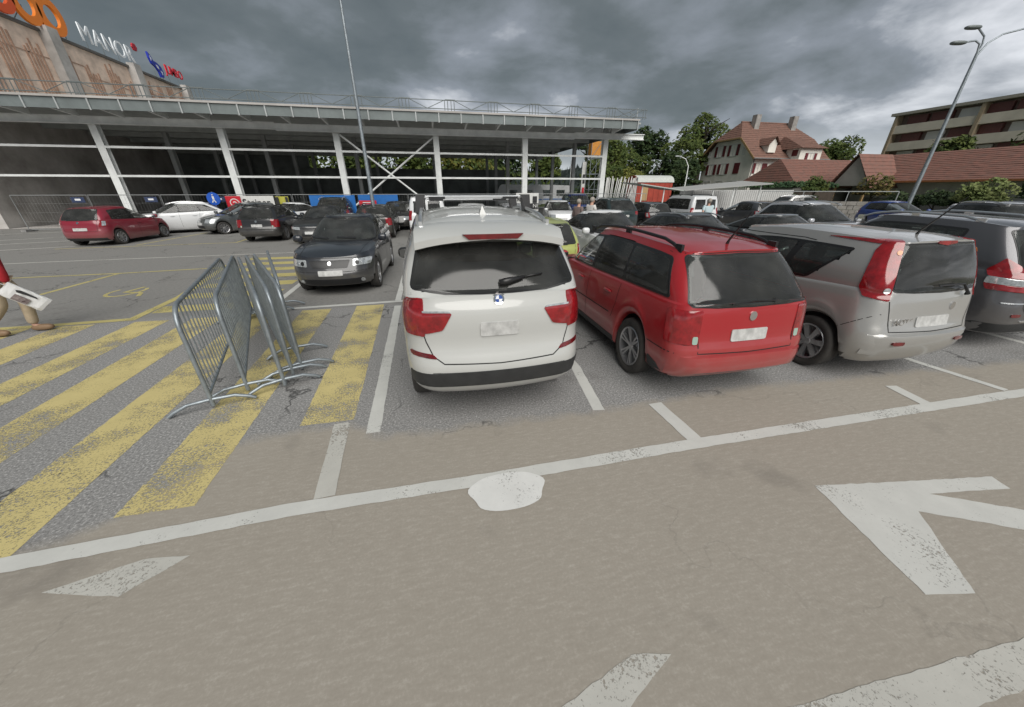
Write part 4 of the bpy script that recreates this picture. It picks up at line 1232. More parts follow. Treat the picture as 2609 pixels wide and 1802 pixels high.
M_glass = glass_material('car glass', (0.50, 0.57, 0.55), 0.17)
M_privacy = glass_material('privacy glass', (0.14, 0.16, 0.165), 0.16)
M_seat = mat('seat cloth', (0.045, 0.045, 0.048), 0.9, var=0.3, vscale=8)
M_lining = mat('cabin lining', (0.09, 0.088, 0.085), 0.9)
M_mglass = mat('mirror glass', (0.2, 0.21, 0.22), 0.04, metal=0.9)
M_trim = mat('black trim', (0.016, 0.016, 0.017), 0.35)
M_plastic = mat('grey black plastic', (0.028, 0.029, 0.03), 0.55, var=0.25, vscale=9, bump=0.15, bscale=300)
M_rubber = mat('tyre rubber', (0.022, 0.021, 0.02), 0.8, var=0.5, vscale=5, vcol=(0.055, 0.05, 0.045), bump=0.2, bscale=120)
M_alloy = mat('alloy', (0.46, 0.46, 0.47), 0.32, metal=0.85, var=0.2, vscale=8)
M_under = mat('underbody', (0.008, 0.008, 0.008), 0.9)
M_tail = mat('tail lamp red', (0.26, 0.008, 0.012), 0.12, coat=1.0, var=0.45, vscale=14)
M_taild = mat('tail lamp dark red', (0.13, 0.005, 0.008), 0.12, coat=1.0, var=0.4, vscale=18)
M_clear = mat('lamp clear', (0.55, 0.57, 0.58), 0.1, metal=0.5, coat=1.0, var=0.5, vscale=22)
M_amber = mat('lamp amber', (0.6, 0.2, 0.03), 0.15, coat=1.0)
M_plate = mat('number plate', (0.50, 0.50, 0.49), 0.45, var=0.3, vscale=12)
M_chrome = mat('chrome', (0.75, 0.75, 0.76), 0.12, metal=1.0)
M_alu = mat('brushed aluminium', (0.72, 0.73, 0.74), 0.28, metal=0.9)
M_gap = mat('panel gap', (0.010, 0.010, 0.010), 0.7)
M_badge = mat('badge blue', (0.03, 0.08, 0.3), 0.25, coat=1.0)
M_badgew = mat('badge white', (0.75, 0.76, 0.78), 0.3)

CARS = {}
def car_parts(key, car, extra=None):
    """list of (name, mesh, material or 'paint', sub-part list) for a type; meshes are shared by all cars of the type"""
    P = car; parts = []
    A = lambda name, me, m, sub=(): parts.append((name, me, m, list(sub)))
    cuts = []; gm = P.P.get('glassmat', M_glass)
    dlo = P.P.get('dlo')
    ns = 10
    later = []
    if dlo:
        rb, rt, ft, fb = dlo
        zb = lambda x: P.beltz(x) + P.db
        zt = lambda x: P.roofz(x) - P.dt
        bot = [(rb + (fb - rb) * k / ns, zb(rb + (fb - rb) * k / ns)) for k in range(ns + 1)]
        tp = [(ft + (rt - ft) * k / ns, zt(ft + (rt - ft) * k / ns)) for k in range(ns + 1)]
        xs = [None] + list(P.P['pillars']) + [None]
        wins = []
        for i in range(len(xs) - 1):
            a = xs[i]; b = xs[i + 1]
            a0, a1 = (rb + 0.045, rt + 0.035) if a is None else (a[0] + a[2], a[1] + a[2])
            b0, b1 = (fb - 0.08, ft - 0.035) if b is None else (b[0] - b[2], b[1] - b[2])
            bot2 = [(a0 + (b0 - a0) * k / 6, zb(a0 + (b0 - a0) * k / 6) + 0.022) for k in range(7)]
            tp2 = [(b1 + (a1 - b1) * k / 6, zt(b1 + (a1 - b1) * k / 6) - 0.025) for k in range(7)]
            wins.append(bot2 + tp2)
        for side in 'LR':
            later.append(('window_trim', P.patch(bot + tp, side, 0.005, 0.05, 0.024, 0.006, [grow(w_, -0.006) for w_ in wins]), M_trim))
            for w_ in wins: later.append(('side_window', P.patch(w_, side, 0.0085, 0.04, 0.07), gm if w_ is not wins[-1] else M_glass))
            cuts.append((grow(bot + tp, -0.018), side))
    w = P.P.get('wind')
    if w:
        z0, z1, y0, y1 = w
        pl = [(-y0, z0), (0, z0 - 0.0), (y0, z0), (y1, z1), (0, z1 + 0.015), (-y1, z1)]
        later.append(('windscreen_surround', P.patch(grow(pl, 0.018), 'F', 0.004, 0.05, 0.03, 0.006, [grow(pl, -0.022)]), M_trim))
        later.append(('windscreen', P.patch(pl, 'F', 0.007, 0.05), M_glass)); cuts.append((grow(pl, -0.004), 'F'))
        for y in (-0.25, 0.35):
            later.append(('windscreen_wiper', P.ribbon([(y, z0 + 0.03), (y - 0.42, z0 + 0.05)], 'F', 0.025, 0.02), M_trim))
    w = P.P.get('rearw')
    if w:
        z0, z1, y0, y1 = w[:4]; dip = w[4] if len(w) > 4 else 0.03
        pl = [(-y0, z0), (-y0*0.6, z0 - dip*0.7), (0, z0 - dip), (y0*0.6, z0 - dip*0.7), (y0, z0), (y1, z1), (0, z1 + 0.012), (-y1, z1)]
        later.append(('rear_window_surround', P.patch(grow(pl, 0.012), 'B', 0.004, 0.05, 0.03, 0.006, [grow(pl, -0.03)]), M_trim))
        later.append(('rear_window', P.patch(pl, 'B', 0.007, 0.05), gm)); cuts.append((grow(pl, -0.012), 'B'))
    for nm, m, side, poly, off in P.P.get('patches', ()):
        if side == 'LR':
            for sd_ in 'LR': A(nm, P.patch(poly, sd_, off, 0.02), m)
        elif side == 'D2':
            for sd_ in 'DE': A(nm, P.patch(poly, sd_, off, 0.02, 0.05), m)
        elif side in ('B2', 'F2'):
            A(nm, P.patch(poly, side[0], off, 0.02, 0.05), m); A(nm, P.patch(mirror_poly(poly), side[0], off, 0.02, 0.05), m)
        else:
            A(nm, P.patch(poly, side, off, 0.02), m)
    for nm, m, side, poly, off in P.P.get('patches', ()):
        if m is M_glass:
            cuts += [(grow(poly, -0.01), side[0]), (grow(mirror_poly(poly), -0.01), side[0])]
    for side, pts, wd in P.P.get('gaps', ()):
        for sd_ in (side if side == 'LR' else [side]):
            A('panel_gap', P.ribbon(pts, sd_, wd), M_gap)
    # wheels
    wt = 0.21; ty = tyre_mesh(P.R, wt); rm = rim_mesh(P.R, wt, P.spokes, P.P.get('rimstyle', 0))
    for xa in (P.ra, P.fa):
        for sg in (1, -1):
            Mx = Matrix.Translation((xa, sg * (P.hw * 0.985 - wt / 2 - 0.012), P.R)) @ (Matrix.Identity(4) if sg > 0 else Matrix.Rotation(math.pi, 4, 'Z'))
            parts.append(('wheel', ty, M_rubber, [('rim', rm, P.P.get('rimmat', M_alloy))], Mx))
    # mirrors and handles
    mx = P.P.get('mirror')
    if mx:
        for sg in (1, -1):
            x, z = mx; y0 = P.hw * 0.93
            v, f = superel((x, sg * (y0 + 0.13), z), (0.075, 0.105, 0.075), 2.8)
            m = MB().add(v, f)
            arm = MB().bar((x + 0.02, sg * (y0 - 0.10), z - 0.06), (x, sg * (y0 + 0.08), z - 0.035), 0.05, 0.03)
            gl = MB().box(x - 0.079, x - 0.071, sg * (y0 + 0.13) - 0.075, sg * (y0 + 0.13) + 0.075, z - 0.05, z + 0.05)
            me = m.mesh('mirror'); me.shade_smooth()
            A('wing_mirror', me, P.P.get('mirrormat', 'paint'), [('mirror_arm', arm.mesh('arm'), M_trim), ('mirror_glass', gl.mesh('glass'), M_mglass)])
    for x, z in P.P.get('handles', ()):
        for side in 'LR':
            p, n = P.hit(x, z, side)
            v, f = superel((x, p.y + (0.018 if side == 'L' else -0.018), z), (0.095, 0.016, 0.014), 3, 12, 6)
            me = MB().add(v, f).mesh('handle'); me.shade_smooth()
            A('door_handle', me, P.P.get('handlemat', 'paint'))
    rr_ = P.P.get('rails')
    if rr_:
        x0, x1, ys, mt, hh = rr_
        for sg in (1, -1):
            pts = []
            n = 14
            for k in range(n + 1):
                x = x0 + (x1 - x0) * k / n
                lift = hh * min(1, min(k, n - k) / 1.6)
                pts.append((x, sg * ys * P.hwr, P.roofz(x) - P.edge * ys ** 3.2 + lift - 0.004))
            m = MB().tube(pts, 0.017, 8)
            for xx in (x0 + 0.05, (x0 + x1) / 2, x1 - 0.05):
                zz = P.roofz(xx) - P.edge * ys ** 3.2
                m.bar((xx, sg * ys * P.hwr, zz - 0.02), (xx, sg * ys * P.hwr, zz + hh * 0.9), 0.10, 0.03, (0, 1, 0))
            me = m.mesh('rail'); me.shade_smooth(); me.set_sharp_from_angle(angle=R(40))
            A('roof_rail', me, mt)
    ant = P.P.get('antenna')
    if ant:
        x, y, ln = ant; z = P.roofz(x)
        m = MB().tube([(x, y, z - 0.02), (x - 0.02, y, z + 0.03), (x - 0.02 - ln * 0.6, y, z + 0.03 + ln * 0.8)], [0.02, 0.012, 0.003], 6)
        A('antenna', m.mesh('antenna'), M_trim)
    if extra: extra(car, A)
    cabin(car, A)
    lining = cut_body(car, cuts)
    parts = [('body', car.body, 'paint', []), ('underbody', car.under, M_under, []), ('cabin_lining', lining, M_lining, [])] + [(a_, b_, c_, []) for a_, b_, c_ in later] + parts
    CARS[key] = parts
    car.body['L'] = P.L
    return parts

def place_car(key, name, label, pm, x, y, heading, group=None, cat='car', swap=None, sz=1.0):
    """heading: degrees, direction of the nose clockwise from +Y; (x, y) centre of the car"""
    t = thing(name, label, cat, (x, y, 0), R(90 - heading), group)
    L = CARS[key][0][1]['L']
    t.scale = (1, 1, sz)
    for p in CARS[key]:
        nm, me, m, sub = p[:4]
        Mx = p[4] if len(p) > 4 else Matrix.Identity(4)
        def mk(nm, me, m, par, Mx=None):
            o = bpy.data.objects.new(nm, me); C.objects.link(o); o.parent = par
            mm = pm if m == 'paint' else m
            if swap and mm in swap: mm = swap[mm]
            if not me.materials: me.materials.append(None)
            o.material_slots[0].link = 'OBJECT'; o.material_slots[0].material = mm
            if Mx is not None: o.matrix_local = Mx
            return o
        o = mk(nm, me, m, t, Matrix.Translation((-L / 2, 0, 0)) @ Mx)
        for sn, sm, smat in sub:
            mk(sn, sm, smat, o)
    return t

# ------------------------------------------------------------------ car types
def circle(cx, cz, r, n=14): return [(cx + r * math.cos(2*math.pi*k/n), cz + r * math.sin(2*math.pi*k/n)) for k in range(n)]
def rect(a0, a1, b0, b1): return [(a0, b0), (a1, b0), (a1, b1), (a0, b1)]

def flat_text(car, A, body, size, y, z, m, side='B', name='lettering'):
    me = text_mesh(body, size, 0.006, 1.0, 0.0)
    p, n = car.hit(y, z, side)
    # text x -> -y, text y -> +z, facing the rear
    for v in me.vertices:
        tx, ty, tz = v.co
        v.co = Vector((p.x - 0.012 - tz, y - tx, z + ty))
    A(name, me, m)

def x3_extra(car, A):
    m = MB()                                             # spoiler lip over the rear window
    n = 12
    rows = []
    for k in range(n + 1):
        y = -0.66 + 1.32 * k / n; q = abs(y) / 0.66
        zt = car.roofz(0.60) - 0.05 * q ** 3
        rows.append([(0.78, y, zt + 0.028), (0.50, y, zt + 0.012), (0.30 + 0.10 * q * q, y, zt - 0.045 - 0.02 * q), (0.30 + 0.10 * q * q, y, zt - 0.09 - 0.03 * q), (0.52, y, zt - 0.14)])
    vs = [p for r in rows for p in r]
    fs = [(i*5+j, i*5+j+1, (i+1)*5+j+1, (i+1)*5+j) for i in range(n) for j in range(4)]
    fs += [(0,1,2,3,4), tuple(n*5+j for j in (4,3,2,1,0))]
    me = m.add(vs, fs).mesh('spoiler'); me.shade_smooth(); me.set_sharp_from_angle(angle=R(40))
    bl = MB()
    zt = car.roofz(0.60)
    bl.add([(0.296, -0.26, zt - 0.048), (0.296, 0.26, zt - 0.048), (0.296, 0.21, zt - 0.088), (0.296, -0.21, zt - 0.088), (0.33, -0.26, zt - 0.048), (0.33, 0.26, zt - 0.048), (0.33, 0.21, zt - 0.088), (0.33, -0.21, zt - 0.088)],
           ((0,3,2,1), (0,1,5,4), (2,3,7,6)))
    A('spoiler', me, 'paint', [('brake_lamp', bl.mesh('brake_lamp'), M_taild)])
    # shark fin antenna
    z = car.roofz(1.0)
    A('antenna', MB().add([(0.93, -0.035, z - 0.01), (0.93, 0.035, z - 0.01), (1.12, 0.03, z - 0.01), (1.12, -0.03, z - 0.01), (0.96, 0, z + 0.075)], ((0,1,4), (1,2,4), (2,3,4), (3,0,4))).mesh('fin'), 'paint')
    # load bars on dark feet
    for x in (1.65, 2.35):
        z = car.roofz(x) + 0.10
        bar = MB()
        bar.add(*superel((x, 0, z), (0.04, 0.60, 0.016), 5, 16, 8))
        subs = []
        for sg in (1, -1):
            feet = MB()
            y = sg * 0.60
            feet.add([(x - 0.055, y - 0.05, z + 0.022), (x + 0.055, y - 0.05, z + 0.022), (x + 0.055, y + 0.05, z + 0.022), (x - 0.055, y + 0.05, z + 0.022),
                      (x - 0.075, y - 0.03 + sg * 0.03, z - 0.16), (x + 0.075, y - 0.03 + sg * 0.03, z - 0.16), (x + 0.075, y + 0.04 + sg * 0.03, z - 0.16), (x - 0.075, y + 0.04 + sg * 0.03, z - 0.16)],
                     ((0,1,2,3), (4,7,6,5), (0,4,5,1), (1,5,6,2), (2,6,7,3), (3,7,4,0)))
            feet.box(x - 0.05, x + 0.05, y - sg * 0.18 - 0.09, y - sg * 0.18 + 0.09, z - 0.022, z + 0.002)
            subs.append(('bar_foot', feet.mesh('foot'), M_trim))
        me = bar.mesh('bar'); me.shade_smooth(); me.set_sharp_from_angle(angle=R(40))
        A('load_bar', me, M_alu, subs)
    # wiper with a fat base
    w = MB()
    p0, _ = car.hit(-0.02, 1.315, 'B'); p1, _ = car.hit(-0.24, 1.345, 'B'); p2, _ = car.hit(-0.42, 1.36, 'B')
    o = Vector((-0.03, 0, 0.0))
    w.tube([p0 + o * 1.2, p0 * 0.7 + p1 * 0.3 + o * 1.5, p1 + o * 1.3], [0.026, 0.03, 0.014], 8); w.tube([p1 + o, p2 + o], 0.008, 6)
    me = w.mesh('wiper'); me.shade_smooth()
    A('rear_wiper', me, M_trim)
    bs = car.patch(circle(0, 1.20, 0.047), 'B', 0.010, 0, 0.03)
    A('badge', bs, M_chrome, [('badge_field', car.patch(circle(0, 1.20, 0.033), 'B', 0.0125, 0, 0.03), M_badge), ('badge_quarter', car.patch([(0, 1.20), (0.03, 1.20), (0.021, 1.221), (0, 1.23)], 'B', 0.0145, 0, 0.03), M_badgew), ('badge_quarter', car.patch([(0, 1.20), (-0.03, 1.20), (-0.021, 1.179), (0, 1.17)], 'B', 0.0145, 0, 0.03), M_badgew)])

X3 = Car(glassmat=M_privacy, L=4.55, hw=0.875, H=1.76, gc=0.25, ra=0.90, fa=3.71, R=0.365, crown=0.04, lip=0.012,
    low=[(0.0, 0.20, 0.13, 0.86), (0.08, 0.09, 0.07, 0.95), (0.20, 0.02, 0.02, 0.985), (0.36, 0.0, 0.0, 0.997), (0.45, 0.035, 0.0, 1.0), (0.60, 0.07, 0.02, 1.0), (0.80, 0.06, 0.05, 0.99), (0.92, 0.075, 0.09, 0.975), (1.0, 0.11, 0.14, 0.95)],
    belt=[(0, 1.20), (0.4, 1.19), (2, 1.13), (3.2, 1.09), (3.5, 1.08), (4.2, 0.98), (4.55, 0.86)], xrb=0.15, xwb=3.3, hwg=0.83, xrt=0.54, xwt=2.6, hwr=0.67,
    roof=[(0.40, 1.68), (0.9, 1.785), (1.8, 1.83), (2.6, 1.77)], edge=0.08, dlo=(0.62, 0.92, 2.66, 3.26), pillars=[(1.15, 1.2, 0.03), (2.0, 2.0, 0.035)],
    rr=(0.34, 0.24), br=0.10, wind=(1.13, 1.62, 0.72, 0.60), rearw=(1.285, 1.63, 0.725, 0.625, 0.05), mirror=(2.95, 1.17), mirrormat=M_trim, handles=[(1.35, 0.98), (2.3, 0.96)],
    rails=(0.72, 2.85, 0.90, M_alu, 0.045),
    patches=[('tail_lamp', M_tail, 'B2', [(0.40, 1.105), (0.49, 0.965), (0.645, 0.935), (0.645, 1.125)], 0.010),
             ('tail_lamp', M_tail, 'D2', [(-0.075, 0.91), (0.14, 0.915), (0.25, 1.02), (0.24, 1.16), (0.12, 1.215), (-0.04, 1.22), (-0.075, 1.11)], 0.010),
             ('lamp_band', M_clear, 'B2', [(0.41, 1.108), (0.644, 1.11), (0.644, 1.128), (0.43, 1.124)], 0.0125),
             ('bumper_trim', M_plastic, 'B', [(-0.86, 0.455), (0.86, 0.455), (0.865, 0.595), (0.6, 0.60), (-0.6, 0.60), (-0.865, 0.595)], 0.008),
             ('reflector', M_taild, 'B2', [(0.55, 0.715), (0.78, 0.735), (0.79, 0.775), (0.59, 0.757)], 0.008),
             ('number_plate', M_plate, 'B', rect(-0.17, 0.17, 0.90, 1.02), 0.012),
             ('sill_trim', M_plastic, 'LR', rect(1.32, 3.26, 0.26, 0.44), 0.006),
             ('headlamp', M_clear, 'F2', [(0.45, 0.80), (0.80, 0.83), (0.82, 0.93), (0.48, 0.90)], 0.008),
             ('grille', M_trim, 'F2', rect(0.04, 0.36, 0.66, 0.86), 0.008)],
    gaps=[('B', [(0.725, 1.25), (0.66, 0.95), (0.64, 0.86), (0.59, 0.74), (0.50, 0.675), (0, 0.66), (-0.50, 0.675), (-0.60, 0.74), (-0.64, 0.86), (-0.66, 0.95), (-0.725, 1.25)], 0.010),
          ('LR', [(1.28, 1.12), (1.30, 0.75), (1.42, 0.46)], 0.009), ('LR', [(2.05, 1.12), (2.05, 0.46)], 0.009), ('LR', [(3.1, 1.07), (3.12, 0.46)], 0.009)])
car_parts('offroader', X3, x3_extra)

def wag_extra(car, A):
    m = MB()
    rows = []                                           # bumper ledge
    n = 16
    for k in range(n + 1):
        y = -0.80 + 1.6 * k / n
        p, _ = car.hit(y, 0.47, 'B')
        e_ = max(0.0, min(1.0, (0.80 - abs(y)) / 0.2))
        rows.append([(p.x - 0.005 * e_ + 0.01, y, 0.525), (p.x - 0.05 * e_ + 0.004, y, 0.515), (p.x - 0.065 * e_ + 0.004, y, 0.46), (p.x - 0.045 * e_ + 0.006, y, 0.36), (p.x + 0.03, y, 0.31)])
    m.add([p for r in rows for p in r], [(i*5+j, i*5+j+1, (i+1)*5+j+1, (i+1)*5+j) for i in range(n) for j in range(4)] + [(0,1,2,3,4), tuple(n*5+j for j in (4,3,2,1,0))])
    me = m.mesh('bumper'); me.shade_smooth(); me.set_sharp_from_angle(angle=R(40))
    A('bumper', me, 'paint')
    w = MB(); p0, _ = car.hit(-0.22, 0.985, 'B'); p1, _ = car.hit(0.28, 0.975, 'B'); o = Vector((-0.025, 0, 0.004))
    mid = (p0 + p1) / 2 + Vector((-0.03, 0, 0.022))
    w.tube([p0 + o, mid, p1 + o], 0.008, 6); w.tube([p0 + o * 0.2, p0 + o], 0.016, 8)
    A('rear_wiper', w.mesh('wiper'), M_trim)
    A('badge', car.patch(circle(0, 0.86, 0.042), 'B', 0.010, 0, 0.03), M_chrome)

WAG = Car(L=4.50, hw=0.855, H=1.46, gc=0.19, ra=0.86, fa=3.56, R=0.315, crown=0.03, rr=(0.22, 0.20), br=0.05,
    low=[(0.0, 0.14, 0.13, 0.90), (0.08, 0.05, 0.06, 0.965), (0.25, 0.005, 0.01, 0.99), (0.44, 0.0, 0.0, 1.0), (0.55, 0.03, 0.02, 1.0), (0.80, 0.05, 0.06, 0.985), (0.93, 0.06, 0.10, 0.965), (1.0, 0.075, 0.15, 0.945)],
    belt=[(0, 0.955), (0.5, 0.955), (2, 0.925), (3.3, 0.895), (3.5, 0.885), (4.15, 0.79), (4.5, 0.66)], xrb=0.10, xwb=3.38, hwg=0.79, xrt=0.40, xwt=2.68, hwr=0.615,
    roof=[(0.3, 1.37), (0.8, 1.43), (1.8, 1.46), (2.75, 1.405)], dlo=(0.34, 0.58, 2.72, 3.38), pillars=[(1.22, 1.30, 0.028), (2.12, 2.12, 0.035)], dt=0.095,
    wind=(0.94, 1.33, 0.68, 0.54), rearw=(0.965, 1.335, 0.68, 0.565, 0.015), mirror=(3.12, 0.97), handles=[(1.50, 0.80), (2.42, 0.79)], spokes=6, rimstyle=1,
    rails=(0.55, 2.75, 0.93, M_trim, 0.055), antenna=(0.62, 0.0, 0.32),
    patches=[('tail_lamp', M_tail, 'D2', [(-0.17, 0.615), (0.15, 0.63), (0.165, 0.925), (-0.15, 0.93)], 0.008),
             ('number_plate', M_plate, 'B', rect(-0.21, 0.21, 0.635, 0.745), 0.010), ('reversing_lamp', mat('lamp pale green', (0.3, 0.42, 0.36), 0.15, coat=1.0), 'B2', rect(0.575, 0.63, 0.625, 0.70), 0.011),
             ('sill_trim', M_plastic, 'LR', rect(1.26, 3.16, 0.20, 0.30), 0.006), ('bumper_trim', M_plastic, 'LR', [(0.12, 0.20), (0.46, 0.20), (0.46, 0.40), (0.30, 0.36)], 0.006),
             ('headlamp', M_clear, 'F2', rect(0.45, 0.80, 0.56, 0.70), 0.008), ('grille', M_trim, 'F', rect(-0.4, 0.4, 0.57, 0.69), 0.008)],
    gaps=[('B', [(0.565, 0.93), (0.56, 0.54), (0, 0.53), (-0.56, 0.54), (-0.565, 0.93)], 0.010), ('B', [(0.66, 1.35), (0.0, 1.37), (-0.66, 1.35)], 0.008),
          ('LR', [(1.24, 0.93), (1.26, 0.70), (1.34, 0.52)], 0.009), ('LR', [(2.14, 0.92), (2.16, 0.32)], 0.009), ('LR', [(3.08, 0.89), (3.12, 0.32)], 0.009), ('LR', [(1.40, 0.56), (3.12, 0.54)], 0.014), ('LR', [(0.10, 0.54), (0.50, 0.54)], 0.010)])
car_parts('estate', WAG, wag_extra)

def note_extra(car, A):
    flat_text(car, A, 'NOTE', 0.095, 0.53, 0.685, M_chrome)
    w = MB(); p0, _ = car.hit(-0.38, 0.98, 'B'); p1, _ = car.hit(-0.30, 1.08, 'B'); p2, _ = car.hit(0.06, 1.075, 'B'); o = Vector((-0.05, 0, 0))
    w.tube([p0 + o * 0.5, p0 + o, p1 + o, p2 + o * 0.6], [0.02, 0.016, 0.011, 0.006], 8)
    A('rear_wiper', w.mesh('wiper'), M_trim)
    A('badge', car.patch(circle(-0.25, 0.86, 0.04), 'B', 0.010, 0, 0.03), M_chrome)
    m = MB(); rows = []; n = 16
    for k in range(n + 1):
        y = -0.74 + 1.48 * k / n
        p, _ = car.hit(y, 0.52, 'B')
        e_ = max(0.0, min(1.0, (0.74 - abs(y)) / 0.25))
        rows.append([(p.x + 0.012, y, 0.60), (p.x - 0.035 * e_ + 0.006, y, 0.585), (p.x - 0.045 * e_ + 0.006, y, 0.55), (p.x - 0.02 * e_ + 0.008, y, 0.42), (p.x + 0.02, y, 0.36)])
    m.add([p for r in rows for p in r], [(i*5+j, i*5+j+1, (i+1)*5+j+1, (i+1)*5+j) for i in range(n) for j in range(4)] + [(0,1,2,3,4), tuple(n*5+j for j in (4,3,2,1,0))])
    me = m.mesh('bumper'); me.shade_smooth(); me.set_sharp_from_angle(angle=R(50))
    A('bumper', me, 'paint')

NOTE = Car(L=4.08, hw=0.855, H=1.55, gc=0.19, ra=0.68, fa=3.28, R=0.31, crown=0.03, rr=(0.30, 0.22), br=0.09,
    low=[(0.0, 0.12, 0.13, 0.91), (0.10, 0.05, 0.05, 0.97), (0.30, 0.0, 0.0, 0.995), (0.44, 0.01, 0.0, 1.0), (0.60, 0.05, 0.02, 1.0), (0.80, 0.075, 0.06, 0.985), (0.93, 0.09, 0.10, 0.965), (1.0, 0.11, 0.15, 0.945)],
    belt=[(0, 1.0), (0.3, 1.01), (1.2, 0.98), (2.4, 0.93), (3.25, 0.90), (3.8, 0.80), (4.08, 0.66)], xrb=0.14, xwb=3.25, hwg=0.79, xrt=0.26, xwt=2.5, hwr=0.635,
    roof=[(0.2, 1.495), (0.7, 1.545), (1.5, 1.56), (2.6, 1.47)], dlo=(0.98, 0.62, 2.54, 3.22), pillars=[(1.34, 1.26, 0.05), (2.16, 2.08, 0.045)], dt=0.145, spokes=7,
    wind=(0.96, 1.38, 0.66, 0.56), rearw=(1.03, 1.465, 0.60, 0.555, 0.015), mirror=(2.85, 1.0), handles=[(1.42, 0.80), (2.30, 0.79)], antenna=(0.55, 0.0, 0.42),
    patches=[('tail_lamp', M_tail, 'D2', [(-0.055, 0.93), (0.17, 0.96), (0.215, 1.04), (0.205, 1.22), (0.18, 1.40), (0.12, 1.50), (-0.02, 1.50), (-0.03, 1.25)], 0.010),
             ('lamp_blade', M_tail, 'LR', [(0.44, 1.46), (1.0, 1.488), (0.9, 1.494), (0.44, 1.502)], 0.008),
             ('reversing_lamp', M_clear, 'D2', circle(-0.005, 1.03, 0.03), 0.014), ('indicator_lamp', M_amber, 'D2', circle(-0.0, 1.39, 0.022), 0.014),
             ('brake_lamp', M_tail, 'B', [(-0.14, 1.475), (0.0, 1.455), (0.14, 1.475), (0.12, 1.50), (-0.12, 1.50)], 0.016),
             ('reflector', M_taild, 'B2', rect(0.38, 0.52, 0.49, 0.525), 0.045), ('number_plate', M_plate, 'B', rect(-0.24, 0.24, 0.66, 0.77), 0.010),
             ('headlamp', M_clear, 'F2', rect(0.45, 0.78, 0.60, 0.78), 0.008), ('grille', M_trim, 'F', rect(-0.4, 0.4, 0.57, 0.68), 0.008)],
    gaps=[('B', [(0.62, 0.93), (0.56, 0.62), (0, 0.61), (-0.56, 0.62), (-0.62, 0.93)], 0.010), ('LR', [(1.28, 0.94), (1.24, 0.72), (1.02, 0.60)], 0.009), ('LR', [(2.18, 0.92), (2.18, 0.28)], 0.009), ('LR', [(3.0, 0.9), (2.98, 0.28)], 0.009),
          ('LR', [(0.62, 0.62), (0.40, 0.60), (0.14, 0.80)], 0.007), ('LR', [(1.10, 1.425), (1.26, 1.44), (2.3, 1.435), (2.9, 1.1)], 0.008)])
car_parts('compact_van', NOTE, note_extra)

MPV = Car(L=4.45, hw=0.905, H=1.67, gc=0.19, ra=0.82, fa=3.52, R=0.33, crown=0.03, rr=(0.34, 0.24), br=0.09,
    belt=[(0, 1.02), (0.4, 1.03), (2, 1.0), (3.2, 0.96), (3.4, 0.95), (4.0, 0.86), (4.45, 0.70)], xrb=0.15, xwb=3.35, hwg=0.84, xrt=0.46, xwt=2.3, hwr=0.67,
    roof=[(0.3, 1.56), (0.9, 1.64), (1.8, 1.67), (2.4, 1.59)], dlo=(0.92, 0.86, 2.38, 3.32), pillars=[(1.35, 1.30, 0.02), (2.2, 2.15, 0.04)], dt=0.12,
    wind=(1.02, 1.50, 0.72, 0.6), rearw=(1.06, 1.52, 0.70, 0.60, 0.02), mirror=(3.05, 1.05), handles=[(1.45, 0.87), (2.4, 0.86)], rails=(0.8, 2.4, 0.9, M_alu, 0.055),
    patches=[('tail_lamp', M_tail, 'D2', [(-0.13, 0.965), (0.24, 0.985), (0.26, 1.06), (0.15, 1.21), (0.0, 1.12)], 0.010), ('lamp_band', M_clear, 'D2', [(-0.16, 0.885), (0.25, 0.90), (0.24, 0.985), (-0.13, 0.965)], 0.010),
             ('tail_lamp', M_tail, 'D2', [(-0.165, 0.81), (0.22, 0.825), (0.25, 0.90), (-0.16, 0.885)], 0.010),
             ('reflector', M_taild, 'B2', rect(0.55, 0.68, 0.50, 0.54), 0.01), ('number_plate', M_plate, 'B', rect(-0.24, 0.24, 0.70, 0.81), 0.01), ('bumper_trim', M_plastic, 'B', rect(-0.85, 0.85, 0.26, 0.40), 0.008),
             ('moulding', M_alu, 'B2', rect(0.52, 0.80, 0.67, 0.685), 0.01), ('moulding', M_alu, 'B', rect(-0.5, 0.5, 0.43, 0.45), 0.01),
             ('headlamp', M_clear, 'F2', rect(0.45, 0.80, 0.62, 0.80), 0.008), ('grille', M_trim, 'F', rect(-0.45, 0.45, 0.50, 0.62), 0.008)],
    gaps=[('B', [(0.60, 1.0), (0.56, 0.62), (0.46, 0.52), (-0.46, 0.52), (-0.56, 0.62), (-0.60, 1.0)], 0.010), ('LR', [(1.38, 1.0), (1.36, 0.75), (1.25, 0.6)], 0.009), ('LR', [(2.25, 0.98), (2.25, 0.3)], 0.009)])
car_parts('people_carrier', MPV)

def a3_extra(car, A):
    A('badge', car.patch(circle(0, 0.645, 0.035), 'F', 0.012, 0, 0.03), M_chrome)
    for sg in (1, -1):
        A('headlamp_lens', car.patch(circle(sg * 0.535, 0.645, 0.038), 'F', 0.0115, 0, 0.03), M_trim)
        A('headlamp_lens', car.patch(circle(sg * 0.64, 0.65, 0.03), 'F', 0.0115, 0, 0.03), M_alu)

